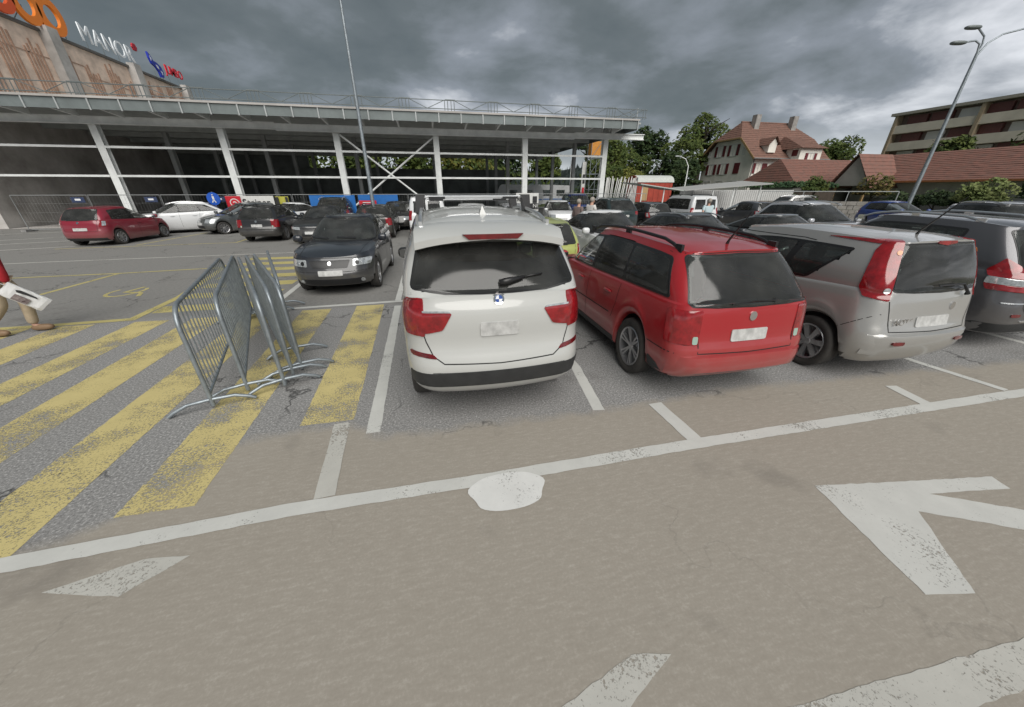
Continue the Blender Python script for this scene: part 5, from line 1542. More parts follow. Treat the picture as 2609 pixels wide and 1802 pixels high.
A3 = Car(L=4.15, hw=0.875, H=1.42, gc=0.16, ra=0.80, fa=3.31, R=0.315, crown=0.035, bf=0.20, rf=(0.46, 0.34),
    belt=[(0, 0.91), (0.5, 0.93), (1.8, 0.91), (2.7, 0.895), (3.0, 0.88), (3.75, 0.80), (4.15, 0.66)], xrb=0.16, xwb=2.95, hwg=0.79, xrt=0.60, xwt=2.05, hwr=0.60,
    roof=[(0.5, 1.31), (0.9, 1.385), (1.6, 1.42), (2.1, 1.375)], dlo=(0.50, 0.85, 2.12, 2.92), pillars=[(1.12, 1.2, 0.03), (1.92, 1.92, 0.035)],
    wind=(0.945, 1.335, 0.70, 0.57), rearw=(0.98, 1.30, 0.66, 0.55), mirror=(2.75, 0.98), handles=[(1.3, 0.79), (2.1, 0.78)], spokes=5,
    patches=[('headlamp', M_clear, 'F2', [(0.45, 0.585), (0.78, 0.60), (0.80, 0.705), (0.76, 0.72), (0.46, 0.71)], 0.008), ('grille', M_trim, 'F', [(-0.34, 0.56), (0.34, 0.56), (0.40, 0.70), (-0.40, 0.70)], 0.008),
             ('grille', M_trim, 'F', rect(-0.62, 0.62, 0.23, 0.36), 0.008), ('number_plate', M_plate, 'F', rect(-0.24, 0.24, 0.42, 0.52), 0.012), ('fog_lamp', M_clear, 'F2', circle(0.60, 0.31, 0.04), 0.011),
             ('tail_lamp', M_tail, 'D2', rect(-0.16, 0.15, 0.66, 0.88), 0.008), ('number_plate', M_plate, 'B', rect(-0.24, 0.24, 0.64, 0.75), 0.01)],
    gaps=[('F', [(0.80, 0.73), (0.42, 0.735), (0, 0.74), (-0.42, 0.735), (-0.80, 0.73)], 0.010), ('F', [(0.84, 0.50), (0, 0.485), (-0.84, 0.50)], 0.010), ('LR', [(1.15, 0.9), (1.2, 0.5)], 0.008), ('LR', [(1.95, 0.9), (1.95, 0.28)], 0.008), ('LR', [(2.9, 0.88), (2.92, 0.28)], 0.008),
          ('T', [(2.9, 0.66), (3.9, 0.58)], 0.010), ('T', [(2.9, -0.66), (3.9, -0.58)], 0.010)])
car_parts('front_hatch', A3, a3_extra)

HATCH = Car(L=3.95, hw=0.845, H=1.48, gc=0.17, ra=0.72, fa=3.2, R=0.30, rr=(0.34, 0.26), br=0.09,
    belt=[(0, 0.94), (0.4, 0.97), (1.2, 0.94), (2.4, 0.90), (2.95, 0.885), (3.6, 0.78), (3.95, 0.64)], xrb=0.15, xwb=2.95, hwg=0.78, xrt=0.38, xwt=2.05, hwr=0.60,
    roof=[(0.3, 1.38), (0.8, 1.45), (1.5, 1.48), (2.1, 1.42)], dlo=(0.62, 0.72, 2.15, 2.92), pillars=[(1.75, 1.72, 0.04)], dt=0.11, wind=(0.95, 1.37, 0.68, 0.57), rearw=(1.0, 1.38, 0.62, 0.53, 0.02),
    mirror=(2.78, 0.99), handles=[(1.85, 0.79)], spokes=9,
    patches=[('tail_lamp', M_tail, 'D2', [(-0.09, 0.73), (0.17, 0.76), (0.22, 0.97), (0.0, 0.99)], 0.010), ('reversing_lamp', M_clear, 'D2', [(0.0, 0.78), (0.13, 0.79), (0.17, 0.95), (0.06, 0.96)], 0.013), ('number_plate', M_plate, 'B', rect(-0.24, 0.24, 0.60, 0.71), 0.01),
             ('headlamp', M_clear, 'F2', rect(0.45, 0.78, 0.56, 0.74), 0.008), ('grille', M_trim, 'F', rect(-0.42, 0.42, 0.30, 0.44), 0.008), ('number_plate', M_plate, 'F', rect(-0.24, 0.24, 0.46, 0.56), 0.012), ('bumper_trim', M_plastic, 'B', rect(-0.7, 0.7, 0.22, 0.33), 0.008)],
    gaps=[('B', [(0.60, 0.98), (0.55, 0.58), (-0.55, 0.58), (-0.60, 0.98)], 0.008), ('LR', [(1.75, 0.92), (1.78, 0.28)], 0.008), ('LR', [(2.85, 0.89), (2.88, 0.28)], 0.008)])
def hatch_extra(car, A):
    A('badge', car.patch(circle(0, 0.90, 0.042), 'B', 0.010, 0, 0.03), M_chrome)
car_parts('hatchback', HATCH, hatch_extra)

SEDAN = Car(L=4.62, hw=0.89, H=1.43, gc=0.16, ra=0.98, fa=3.72, R=0.32, crown=0.035,
    belt=[(0, 0.90), (0.3, 0.97), (0.9, 0.97), (2.0, 0.93), (3.1, 0.895), (3.3, 0.885), (4.1, 0.79), (4.62, 0.64)], xrb=0.62, xwb=3.2, hwg=0.80, xrt=1.45, xwt=2.4, hwr=0.58,
    roof=[(1.3, 1.35), (1.8, 1.42), (2.2, 1.43), (2.5, 1.385)], dlo=(0.92, 1.48, 2.42, 3.16), pillars=[(2.05, 2.05, 0.04)], wind=(0.95, 1.345, 0.70, 0.55), rearw=(1.02, 1.31, 0.66, 0.53), bulge=0.07,
    mirror=(3.0, 0.99), handles=[(1.45, 0.81), (2.4, 0.80)], rfg=(0.34, 0.26),
    patches=[('tail_lamp', M_tail, 'D2', rect(-0.18, 0.15, 0.72, 0.86), 0.008), ('number_plate', M_plate, 'B', rect(-0.24, 0.24, 0.66, 0.77), 0.01), ('headlamp', M_clear, 'F2', [(0.42, 0.60), (0.80, 0.63), (0.82, 0.72), (0.44, 0.71)], 0.008), ('grille', M_trim, 'F', rect(-0.36, 0.36, 0.36, 0.68), 0.008), ('number_plate', M_plate, 'F', rect(-0.24, 0.24, 0.44, 0.54), 0.013)],
    gaps=[('LR', [(1.2, 0.95), (1.35, 0.6)], 0.008), ('LR', [(2.1, 0.92), (2.1, 0.28)], 0.008), ('LR', [(3.1, 0.89), (3.1, 0.28)], 0.008)])
car_parts('saloon', SEDAN)

TOUR = Car(L=4.6, hw=0.90, H=1.45, gc=0.17, ra=0.95, fa=3.72, R=0.33, crown=0.035, rr=(0.34, 0.26), br=0.09,
    belt=[(0, 0.96), (0.5, 0.98), (2, 0.94), (3.1, 0.90), (3.3, 0.89), (4.1, 0.80), (4.6, 0.64)], xrb=0.18, xwb=3.2, hwg=0.81, xrt=0.72, xwt=2.35, hwr=0.61,
    roof=[(0.6, 1.34), (1.1, 1.41), (1.9, 1.45), (2.45, 1.39)], dlo=(0.42, 0.95, 2.40, 3.16), pillars=[(1.2, 1.3, 0.025), (2.08, 2.08, 0.035)], wind=(0.96, 1.355, 0.71, 0.56), rearw=(1.02, 1.32, 0.66, 0.55),
    mirror=(3.0, 0.99), handles=[(1.5, 0.82), (2.4, 0.81)], rails=(0.8, 2.5, 0.94, M_alu, 0.03), spokes=7,
    patches=[('tail_lamp', M_tail, 'D2', rect(-0.18, 0.15, 0.74, 0.88), 0.008), ('number_plate', M_plate, 'B', rect(-0.24, 0.24, 0.62, 0.73), 0.01), ('headlamp', M_clear, 'F2', [(0.42, 0.60), (0.80, 0.63), (0.82, 0.74), (0.44, 0.72)], 0.008), ('grille', M_trim, 'F2', rect(0.03, 0.36, 0.54, 0.70), 0.008), ('number_plate', M_plate, 'F', rect(-0.24, 0.24, 0.42, 0.52), 0.013)],
    gaps=[('B', [(0.60, 1.0), (0.55, 0.56), (-0.55, 0.56), (-0.60, 1.0)], 0.008), ('LR', [(1.25, 0.95), (1.35, 0.6)], 0.008), ('LR', [(2.12, 0.92), (2.12, 0.28)], 0.008), ('LR', [(3.1, 0.89), (3.1, 0.28)], 0.008)])
car_parts('touring', TOUR)

SUV = Car(L=4.55, hw=0.92, H=1.70, gc=0.22, ra=0.88, fa=3.6, R=0.36, crown=0.045, lip=0.01, rr=(0.34, 0.26), br=0.08,
    belt=[(0, 1.12), (0.5, 1.13), (2, 1.09), (3.1, 1.05), (3.3, 1.04), (4.1, 0.96), (4.55, 0.82)], xrb=0.18, xwb=3.2, hwg=0.84, xrt=0.62, xwt=2.35, hwr=0.66,
    roof=[(0.5, 1.59), (1.0, 1.67), (1.8, 1.70), (2.45, 1.63)], dlo=(0.50, 0.86, 2.42, 3.16), pillars=[(1.15, 1.2, 0.03), (2.05, 2.05, 0.04)], wind=(1.10, 1.585, 0.74, 0.61), rearw=(1.16, 1.56, 0.70, 0.60), dt=0.11,
    mirror=(2.95, 1.13), handles=[(1.4, 0.96), (2.35, 0.95)], rails=(0.8, 2.5, 0.93, M_alu, 0.05), spokes=5,
    patches=[('tail_lamp', M_tail, 'D2', rect(-0.18, 0.15, 0.92, 1.08), 0.008), ('number_plate', M_plate, 'B', rect(-0.24, 0.24, 0.80, 0.91), 0.01), ('headlamp', M_clear, 'F2', [(0.48, 0.78), (0.82, 0.84), (0.84, 0.94), (0.50, 0.90)], 0.008), ('grille', M_trim, 'F', [(-0.36, 0.60), (0.36, 0.60), (0.44, 0.84), (-0.44, 0.84)], 0.008), ('number_plate', M_plate, 'F', rect(-0.24, 0.24, 0.50, 0.60), 0.013),
             ('sill_trim', M_plastic, 'LR', rect(1.3, 3.16, 0.23, 0.40), 0.006), ('bumper_trim', M_plastic, 'F', rect(-0.8, 0.8, 0.28, 0.42), 0.008)],
    gaps=[('LR', [(1.2, 1.1), (1.3, 0.7)], 0.008), ('LR', [(2.1, 1.07), (2.1, 0.42)], 0.008), ('LR', [(3.05, 1.05), (3.05, 0.42)], 0.008), ('B', [(0.62, 1.15), (0.58, 0.62), (-0.58, 0.62), (-0.62, 1.15)], 0.008)])
def suv_extra(car, A):
    A('badge', car.patch(circle(0, 0.74, 0.06), 'F', 0.012, 0, 0.03), M_chrome)
car_parts('suv', SUV, suv_extra)

VAN = Car(L=4.3, hw=0.90, H=1.82, gc=0.19, ra=0.85, fa=3.45, R=0.32, crown=0.04, rr=(0.12, 0.12), br=0.03, rrg=(0.10, 0.10), brg=0.03, edge=0.05,
    belt=[(0, 1.10), (2, 1.08), (3.1, 1.02), (3.3, 1.0), (3.9, 0.90), (4.3, 0.74)], xrb=0.08, xwb=3.35, hwg=0.84, xrt=0.16, xwt=2.5, hwr=0.72,
    roof=[(0.1, 1.78), (0.6, 1.82), (1.8, 1.82), (2.6, 1.74)], dlo=(0.34, 0.38, 2.55, 3.3), pillars=[(1.25, 1.25, 0.07), (2.2, 2.2, 0.05)], dt=0.17, db=0.04, wind=(1.06, 1.66, 0.74, 0.64),
    mirror=(3.05, 1.12), handles=[(1.4, 0.95), (2.3, 0.95)], spokes=6, rails=(0.5, 2.5, 0.85, M_trim, 0.05),
    patches=[('rear_window', M_glass, 'B2', [(0.05, 1.14), (0.62, 1.14), (0.58, 1.62), (0.05, 1.62)], 0.007), ('tail_lamp', M_tail, 'D2', rect(-0.08, 0.06, 0.80, 1.22), 0.010), ('number_plate', M_plate, 'B', rect(-0.24, 0.24, 0.70, 0.81), 0.01),
             ('headlamp', M_clear, 'F2', rect(0.48, 0.82, 0.62, 0.84), 0.008), ('grille', M_trim, 'F', rect(-0.42, 0.42, 0.50, 0.66), 0.008), ('bumper_trim', M_plastic, 'B', rect(-0.86, 0.86, 0.30, 0.50), 0.01)],
    gaps=[('B', [(0, 1.72), (0, 0.52)], 0.010), ('LR', [(1.25, 1.08), (1.25, 0.5)], 0.008), ('LR', [(2.2, 1.06), (2.2, 0.3)], 0.008)])
car_parts('small_van', VAN)

# paints
PW = paint('paint white', (0.47, 0.475, 0.46)); PW2 = paint('paint bright white', (0.68, 0.69, 0.70))
PR = paint('paint red', (0.33, 0.007, 0.013)); PRD = paint('paint dark red', (0.23, 0.010, 0.028))
PS = paint('paint silver', (0.40, 0.397, 0.385), 0.4); PG = paint('paint mid grey', (0.095, 0.095, 0.105), 0.45); PDG = paint('paint dark grey', (0.055, 0.058, 0.065), 0.3)
PSV = paint('paint bright silver', (0.52, 0.53, 0.56), 0.35)
PK = paint('paint black', (0.010, 0.011, 0.014)); PNB = paint('paint night blue', (0.009, 0.012, 0.020)); PL = paint('paint lime', (0.38, 0.42, 0.12)); PB = paint('paint blue', (0.02, 0.05, 0.22)); PT = paint('paint teal black', (0.012, 0.026, 0.028)); PSG = paint('paint slate', (0.085, 0.095, 0.10), 0.3)

# ------------------------------------------------------------------ parked cars
GR = 'cars parked in the lot'
def rearY(key, y): return y + CARS[key][0][1]['L'] / 2
place_car('offroader', 'parked_car', 'white off-road estate with aluminium load bars across its roof', PW, 0.49, rearY('offroader', 2.70), 0, GR, sz=1.05)
place_car('estate', 'parked_car', 'red estate car with black roof rails beside the white off-roader', PR, 3.05, rearY('estate', 2.62), 0.3, GR, sz=1.12)
place_car('compact_van', 'parked_car', 'silver tall hatchback with red tail lamps running up to the roof', PS, 5.40, rearY('compact_van', 2.52), 0, GR, sz=1.07)
place_car('people_carrier', 'parked_car', 'grey people carrier beside the silver tall hatchback', PG, 8.20, rearY('people_carrier', 2.85), -1, GR, sz=1.05)
place_car('front_hatch', 'parked_car', 'dark navy hatchback parked nose-out behind the steel barriers', PNB, -2.16, 7.85 + 2.075, 181, GR, sz=1.08)
place_car('hatchback', 'parked_car', 'lime green hatchback in front of the white off-roader', PL, 2.52, rearY('hatchback', 7.45), 0, GR)
place_car('saloon', 'parked_car', 'white saloon parked nose-out beside the lime green hatchback', PW2, 5.05, 7.7 + 2.31, 180, GR, sz=1.09)
place_car('touring', 'parked_car', 'dark grey estate with chrome roof rails beside the white saloon', PDG, 7.95, 7.4 + 2.3, 180, GR)
place_car('saloon', 'parked_car', 'slate grey saloon beyond the silver tall hatchback', PSG, 10.5, 6.8 + 2.31, 180, GR)
place_car('suv', 'parked_car', 'bright silver off-road car behind the slate grey saloon', PSV, 13.8, 8.6 + 2.27, 182, GR)
place_car('hatchback', 'parked_car', 'dark red three-door hatchback near the concrete wall', PRD, -13.65, rearY('hatchback', 17.7), 2, GR)
place_car('touring', 'parked_car', 'white estate parked behind the dark red hatchback', PW2, -13.5, 23.3, 243, GR, sz=1.05)
place_car('hatchback', 'parked_car', 'grey hatchback between the white estate and the black estate', PSG, -10.2, 22.9, 225, GR)
place_car('estate', 'parked_car', 'black estate with red tail lamps below the white builder banner', PK, -7.4, rearY('estate', 17.6), 0, GR)
place_car('saloon', 'parked_car', 'white saloon partly hidden behind the black estate', PW2, -8.2, 24.0, 222, GR)
place_car('suv', 'parked_car', 'dark blue-black off-road car in front of the blue hoarding', PT, -5.6, 21.2 + 2.27, 178, GR)
place_car('estate', 'parked_car', 'dark charcoal estate in front of the red notice board', paint('paint charcoal', (0.018, 0.017, 0.016), 0.2), -2.65, rearY('estate', 17.5), 0, GR)
place_car('saloon', 'parked_car', 'low black saloon behind the navy hatchback', PK, -4.9, 16.2 + 2.31, 180, GR)
place_car('hatchback', 'parked_car', 'black hatchback past the charcoal estate under the lamp post', PK, -2.0, 23.2, 180, GR)
place_car('small_van', 'parked_van', 'small white van with black rear glass behind the white off-roader', PW2, -0.2, rearY('small_van', 17.6), 0, GR, 'van')
place_car('hatchback', 'parked_car', 'white hatchback glimpsed under the load bars', PW2, 1.95, rearY('hatchback', 17.5), 0, GR)
place_car('touring', 'parked_car', 'silver estate glimpsed past the load bars', PSV, 4.3, rearY('touring', 17.8), 0, GR)
place_car('hatchback', 'parked_car', 'small white car behind the two people at the cars', PW2, 8.0, 22.8, 190, GR)
place_car('small_van', 'parked_van', 'blue van behind the small white car', PB, 11.6, 28.6, 185, GR, 'van')
place_car('suv', 'parked_car', 'black-green off-road car behind the white saloon', PT, 9.75, rearY('suv', 17.4), 0, GR)
place_car('hatchback', 'parked_car', 'dark hatchback with bright red tail lamp by the white van', PK, 12.0, rearY('hatchback', 17.6), 0, GR)
place_car('small_van', 'parked_van', 'white van with twin glazed rear doors and roof rack', PW2, 14.3, rearY('small_van', 17.2), 0, GR, 'van')
place_car('hatchback', 'parked_car', 'red-black small car under the canopy behind the silver off-road car', PDG, 19.0, 19.6, 0, GR)
place_car('suv', 'parked_car', 'old grey off-road car beyond the bright silver one', PS, 27.3, 22.8, 100, GR)
place_car('hatchback', 'parked_car', 'dark blue small car by the street lamp foot', PB, 27.6, 17.0, 185, GR)
place_car('hatchback', 'parked_car', 'small white car in front of the pale green bush', PW2, 25.5, 13.0, 245, GR)
place_car('suv', 'parked_car', 'dark grey off-road car beyond the people carrier', PDG, 20.2, 9.0, 200, GR)

# ------------------------------------------------------------------ street furniture, fences, banners
M_galv = mat('galvanised tube', (0.30, 0.335, 0.36), 0.42, metal=0.55, var=0.3, vscale=9)
def barrier(near, far, label, lean=0.0):
    near, far = Vector((*near, 0)), Vector((*far, 0)); d = far - near; Ln = d.length
    t = thing('crowd_barrier', label, 'barrier', tuple(near), math.atan2(d.y, d.x), 'crowd-control barriers stacked together')
    H_, r = 1.10, 0.021; rc = 0.22; bz = 0.17
    pts = [(0, 0, 0.04), (0, 0, H_ - rc)]
    for k in range(1, 7):
        a = math.pi / 2 * k / 6
        pts.append((rc - rc * math.cos(a), 0, H_ - rc + rc * math.sin(a)))
    for k in range(7):
        a = math.pi / 2 * k / 6
        pts.append((Ln - rc + rc * math.sin(a), 0, H_ - rc + rc * math.cos(a)))
    pts += [(Ln, 0, 0.04)]
    f = MB().tube(pts, r, 10); f.tube([(0, 0, bz), (Ln, 0, bz)], r * 0.85, 8)
    ob = [obj('frame', f, M_galv, t, 60)]
    n = int(Ln / 0.125)
    for k in range(1, n):
        x = Ln * k / n
        top = H_ - (rc - math.sqrt(max(0, rc * rc - (rc - min(x, Ln - x)) ** 2)) if min(x, Ln - x) < rc else 0)
        ob.append(obj('bar', MB().tube([(x, 0, bz), (x, 0, top)], 0.0075, 6, False), M_galv, t))
    for x in (0.0, Ln):
        ob.append(obj('foot', MB().tube([(x, -0.37, 0.02), (x, -0.32, 0.055), (x, -0.20, 0.105), (x, 0, 0.115), (x, 0.20, 0.105), (x, 0.32, 0.055), (x, 0.37, 0.02)], 0.019, 8), M_galv, t, 60))
    if lean: t.rotation_euler = (lean, 0, t.rotation_euler[2])
    return t
BL = ['steel crowd barrier standing apart at the zebra end of the stack', 'second steel crowd barrier from the open end of the stack', 'third steel crowd barrier in the stack, leaning on the packed ones', 'fourth steel crowd barrier in the stack', 'fifth steel crowd barrier in the stack', 'last steel crowd barrier of the stack, beside the white off-roader']
for lb, a, b in zip(BL, [(-2.44, 3.64), (-2.23, 3.92), (-1.86, 3.95), (-1.86, 4.22), (-1.80, 4.36), (-2.02, 4.92)], [(-3.44, 6.62), (-3.36, 6.84), (-3.22, 6.68), (-3.17, 6.82), (-3.10, 6.94), (-3.02, 7.3)]):
    barrier(a, b, lb)

# mobile site fence along the hall
M_wire = mat('fence wire', (0.34, 0.35, 0.35), 0.5, metal=0.5)
M_cblk = mat('fence foot concrete', (0.25, 0.245, 0.24), 0.9, var=0.2)
def site_fence(x0, x1, y, label, sign=True):
    t = thing('site_fence', label, 'fence', ((x0 + x1) / 2, y, 0), 0, 'mobile site fence panels')
    w = (x1 - x0) / 2 - 0.03
    f = MB().tube([(-w, 0, 0.1), (-w, 0, 1.82), (w, 0, 1.82), (w, 0, 0.1), (-w, 0, 0.1)], 0.022, 6)
    obj('frame', f, M_wire, t)
    m = MB()
    k = -w + 0.15
    while k < w:
        m.bar((k, 0, 0.12), (k, 0, 1.8), 0.004, 0.004, (0, 1, 0)); k += 0.15
    for z in (0.5, 0.95, 1.4): m.bar((-w, 0, z), (w, 0, z), 0.005, 0.005)
    tag(obj('wire_mesh', m, M_wire, t), kind='stuff')
    for s_ in (-1, 1):
        obj('foot', MB().box(s_ * w - 0.11, s_ * w + 0.11, -0.33, 0.33, 0, 0.12), M_cblk, t)
    if sign:
        o = obj('tag_plate', MB().box(w - 0.75, w - 0.15, -0.04, -0.025, 1.45, 1.72), mat('tag navy', (0.03, 0.045, 0.10), 0.5), t)
        obj('tag_print', MB().box(w - 0.58, w - 0.32, -0.046, -0.041, 1.55, 1.64), MATS['badge white'], o)
xs = [-21.8, -18.4, -15.0, -11.6, -8.2, -4.8, -1.4, 2.0, 5.4, 8.8, 12.2, 15.6]
FN = ['at the concrete wall', 'behind the dark red hatchback', 'behind the white estate', 'carrying the white builder banner', 'between the white and blue boards', 'behind the blue hoarding', 'by the tall lamp post', 'behind the small white van', 'behind the white lettered sign', 'behind the small white car', 'at the hall corner column']
for k in range(11):
    site_fence(xs[k], xs[k + 1], 25.2, 'wire mesh site fence panel ' + FN[k], k in (0, 1, 2, 4, 6))
# banners hung on the fence
M_bwhite = mat('banner white', (0.62, 0.62, 0.60), 0.6, var=0.12); M_bblue = mat('banner blue', (0.01, 0.13, 0.42), 0.5, var=0.12); M_bred = mat('banner red', (0.50, 0.012, 0.025), 0.5); M_black = mat('print black', (0.02, 0.02, 0.022), 0.6)
def text_on(parent, body, size, x, y, z, m, sx=1.0, name='lettering', bold=0.0):
    me = text_mesh(body, size, 0.004, sx, bold)
    for v in me.vertices:
        tx, ty, tz = v.co
        v.co = (x + tx, y + tz, z + ty)
    bm = bmesh.new(); bm.from_mesh(me); bmesh.ops.recalc_face_normals(bm, faces=bm.faces); bm.to_mesh(me); bm.free()
    return obj(name, me, m, parent)
def board(name, label, x0, x1, y, z0, z1, m, cat='banner', group=None, thick=0.02):
    t = thing(name, label, cat, ((x0 + x1) / 2, y, 0), 0, group)
    w = (x1 - x0) / 2
    vs, fs = [], []; n = 12
    for k in range(n + 1):
        q = k / n; b_ = 0.02 * math.sin(q * 9)
        vs += [(-w + 2 * w * q, b_, z0), (-w + 2 * w * q, b_, z1), (-w + 2 * w * q, b_ + thick, z1), (-w + 2 * w * q, b_ + thick, z0)]
    for k in range(n):
        o = 4 * k
        for j in range(4): fs.append((o + j, o + (j + 1) % 4, o + 4 + (j + 1) % 4, o + 4 + j))
    fs += [(0, 3, 2, 1), (4*n, 4*n+1, 4*n+2, 4*n+3)]
    obj('sheet', MB().add(vs, fs), m, t)
    return t, w
t, w = board('banner', 'white banner with red square and the word Steiner on the site fence', -11.72, -9.2, 25.10, 0.75, 1.76, M_bwhite)
obj('logo_field', MB().box(-w, -w + 0.78, -0.045, -0.025, 0.78, 1.75), M_bred, t)
sp_ = []
for k in range(34):
    a = R(-60 + 17 * k); r = 0.33 - 0.0075 * k
    sp_ += [(-w + 0.40 + r * math.cos(a), -0.048, 1.36 + r * math.sin(a)), (-w + 0.40 + (r - 0.05) * math.cos(a), -0.048, 1.36 + (r - 0.05) * math.sin(a))]
obj('logo_curl', MB().add(sp_, [(2*k, 2*k+1, 2*k+3, 2*k+2) for k in range(33)]), M_bwhite, t)
text_on(t, 'Steiner', 0.54, -w + 0.84, -0.04, 1.22, M_black, 0.95, bold=0.008)
t, w = board('banner', 'yellow and black strip of banner beside the white one', -9.1, -8.4, 25.10, 0.8, 1.72, mat('banner yellow', (0.42, 0.40, 0.06), 0.6))
obj('stripe', MB().box(-w + 0.02, -w + 0.18, -0.05, -0.03, 0.8, 1.69), M_black, t); obj('stripe', MB().box(w - 0.16, w - 0.02, -0.05, -0.03, 0.8, 1.69), M_black, t)
board('hoarding', 'blue hoarding sheet behind the dark off-road car', -7.22, -4.62, 25.08, 0.5, 1.78, M_bblue, 'hoarding')
board('hoarding', 'blue hoarding sheet behind the red notice board', -4.42, -2.04, 25.08, 0.5, 1.80, M_bblue, 'hoarding')
t, w = board('notice_board', 'red notice board with white print in front of the blue hoarding', -4.38, -3.35, 24.90, 0.55, 1.48, M_bred, 'sign')
for z, a in ((1.36, 0.7), (1.24, 0.55), (1.12, 0.5)):
    obj('print_line', MB().box(-w + 0.22, -w + 0.22 + a, -0.04, -0.024, z - 0.025, z + 0.025), M_bwhite, t)
t, w = board('sign_board', 'white builder sign lettered RIEDI with a dark square', 5.67, 7.25, 24.9, 0.75, 1.88, M_bwhite, 'sign')
text_on(t, 'RIEDI', 0.36, -w + 0.06, -0.04, 1.40, M_black, 1.0, bold=0.01)
obj('logo_square', MB().box(w - 0.42, w - 0.12, -0.045, -0.025, 1.28, 1.68), M_black, t)
obj('lower_field', MB().box(-w + 0.3, w - 0.02, -0.043, -0.024, 0.9, 1.24), M_black, t)
text_on(t, 'NI', 0.32, w - 0.42, -0.055, 0.98, M_bwhite, 1.1)

# pedestrian sign
t = thing('round_sign', 'round blue pedestrian sign on a post by the white banner', 'sign', (-12.08, 24.6, 0))
obj('post', MB().tube([(0, 0, 0), (0, 0, 1.98)], 0.03, 8), M_galv, t)
d = MB().lathe([(0.001, -0.05), (0.33, -0.05), (0.34, -0.035), (0.33, -0.02), (0.001, -0.02)], 28); d.v = [(x, y, z + 1.62) for x, y, z in d.v]
o = obj('disc', d, mat('sign mandatory blue', (0.01, 0.08, 0.42), 0.4), t)
p = MB().tube([(0, -0.055, 1.85), (0, -0.055, 1.80)], 0.04, 8)
p.bar((0, -0.053, 1.76), (0.0, -0.053, 1.58), 0.10, 0.006, (0, 1, 0)); p.bar((0, -0.053, 1.58), (-0.10, -0.053, 1.42), 0.05, 0.006, (0, 1, 0)); p.bar((0, -0.053, 1.58), (0.09, -0.053, 1.42), 0.05, 0.006, (0, 1, 0))
tag(obj('walker_symbol', p, M_bwhite, o), kind='stuff')

# lamps
t = thing('lamp_post', 'tall grey lamp post in front of the hall, its top out of view', 'street lamp', (-3.30, 23.0, 0))
obj('pole', MB().tube([(0, 0, 0), (0, 0, 1.2), (0, 0, 12)], [0.12, 0.11, 0.055], 12), M_galv, t, 60)
obj('arm', MB().tube([(0, 0, 11.95), (0.5, 0, 12.4), (1.6, 0, 12.6)], 0.04, 8), M_galv, t, 60)
v, f = superel((1.9, 0, 12.58), (0.42, 0.16, 0.08), 3); obj('lamp_head', MB().add(v, f), M_rail, t, 180)
t = thing('lamp_post', 'grey lamp post with three curved arms beside the shed', 'street lamp', (32.4, 19.6, 0))
obj('pole', MB().tube([(0, 0, 0), (0, 0, 1.0), (0, 0, 9.4)], [0.13, 0.12, 0.07], 12), M_galv, t, 60)
A1 = Vector((0.6, -0.8, 0)); 
def arm(pts, hd, dirv):
    o = obj('arm', MB().tube(pts, 0.045, 8), M_galv, t, 60)
    e_ = Vector(pts[-1]); q = Vector(dirv).normalized()
    mm = Matrix.Translation(e_ + q * 0.35) @ Matrix.Rotation(math.atan2(q.y, q.x), 4, 'Z')
    v, f = superel((0, 0, 0), (0.45, 0.17, 0.09), 3)
    obj('lamp_head', MB().add([tuple(mm @ Vector(p_)) for p_ in v], f), M_rail, o, 180)
arm([(0, 0, 9.3), (0.08, 0, 9.8), (-0.02, 0.02, 10.15), (-0.55, 0.12, 10.5)], 1, (-0.95, 0.2, 0.1))
arm([(0, 0, 9.3), (-0.12, 0.02, 9.8), (-0.4, 0.1, 9.95), (-1.0, 0.22, 9.88)], 1, (-0.95, 0.2, -0.1))
arm([(0, 0, 9.2), (0.35, -0.08, 9.85), (1.0, -0.2, 10.25), (2.1, -0.45, 10.5), (3.0, -0.62, 10.6)], 1, (0.95, -0.2, 0.05))
t = thing('lamp_post', 'small old street lamp bent over in front of the dark trees', 'street lamp', (32.6, 44.1, 0))
obj('pole', MB().tube([(0, 0, 0), (0.05, 0, 3.4), (0.0, 0, 4.8), (-0.5, 0.1, 5.6), (-1.3, 0.25, 5.9)], [0.09, 0.075, 0.06, 0.045, 0.035], 8), M_wsteel, t, 60)
v, f = superel((-1.6, 0.3, 5.88), (0.32, 0.12, 0.08), 3); obj('lamp_head', MB().add(v, f), M_steel, t, 180)

# ------------------------------------------------------------------ yard beyond the car park
wg = thing('works_wagon', 'red works wagon with a rounded pale roof', 'wagon', (25.9, 42.2, 0), world=True)
M_wred = mat('wagon red', (0.36, 0.05, 0.03), 0.6, var=0.25, vscale=1.5)
bx0, bx1, by0, by1 = 23.9, 28.6, 40.9, 43.2
obj('body', MB().box(bx0, bx1, by0, by1, 0.75, 2.9), M_wred, wg)
prof = [(by0 - 0.08, 2.86)] + [((by0 + by1) / 2 - (by1 - by0) / 2 * 1.06 * math.cos(math.pi * k / 12), 2.88 + 0.75 * math.sin(math.pi * k / 12)) for k in range(13)] + [(by1 + 0.08, 2.86)]
obj('roof', MB().prism(prof, bx0 + 0.02, bx1 + 0.1, 'x'), mat('wagon roof', (0.50, 0.52, 0.49), 0.6, var=0.15), wg, 50)
obj('end_wall', MB().prism(prof, bx0 - 0.06, bx0 + 0.015, 'x'), mat('wagon end', (0.25, 0.045, 0.022), 0.7, var=0.2), wg)
for k in range(7):
    x = bx0 + 0.25 + k * 0.68
    obj('plank_seam', MB().box(x, x + 0.03, by0 - 0.022, by0 - 0.002, 0.8, 2.85), mat('wagon seam', (0.2, 0.03, 0.02), 0.7), wg)
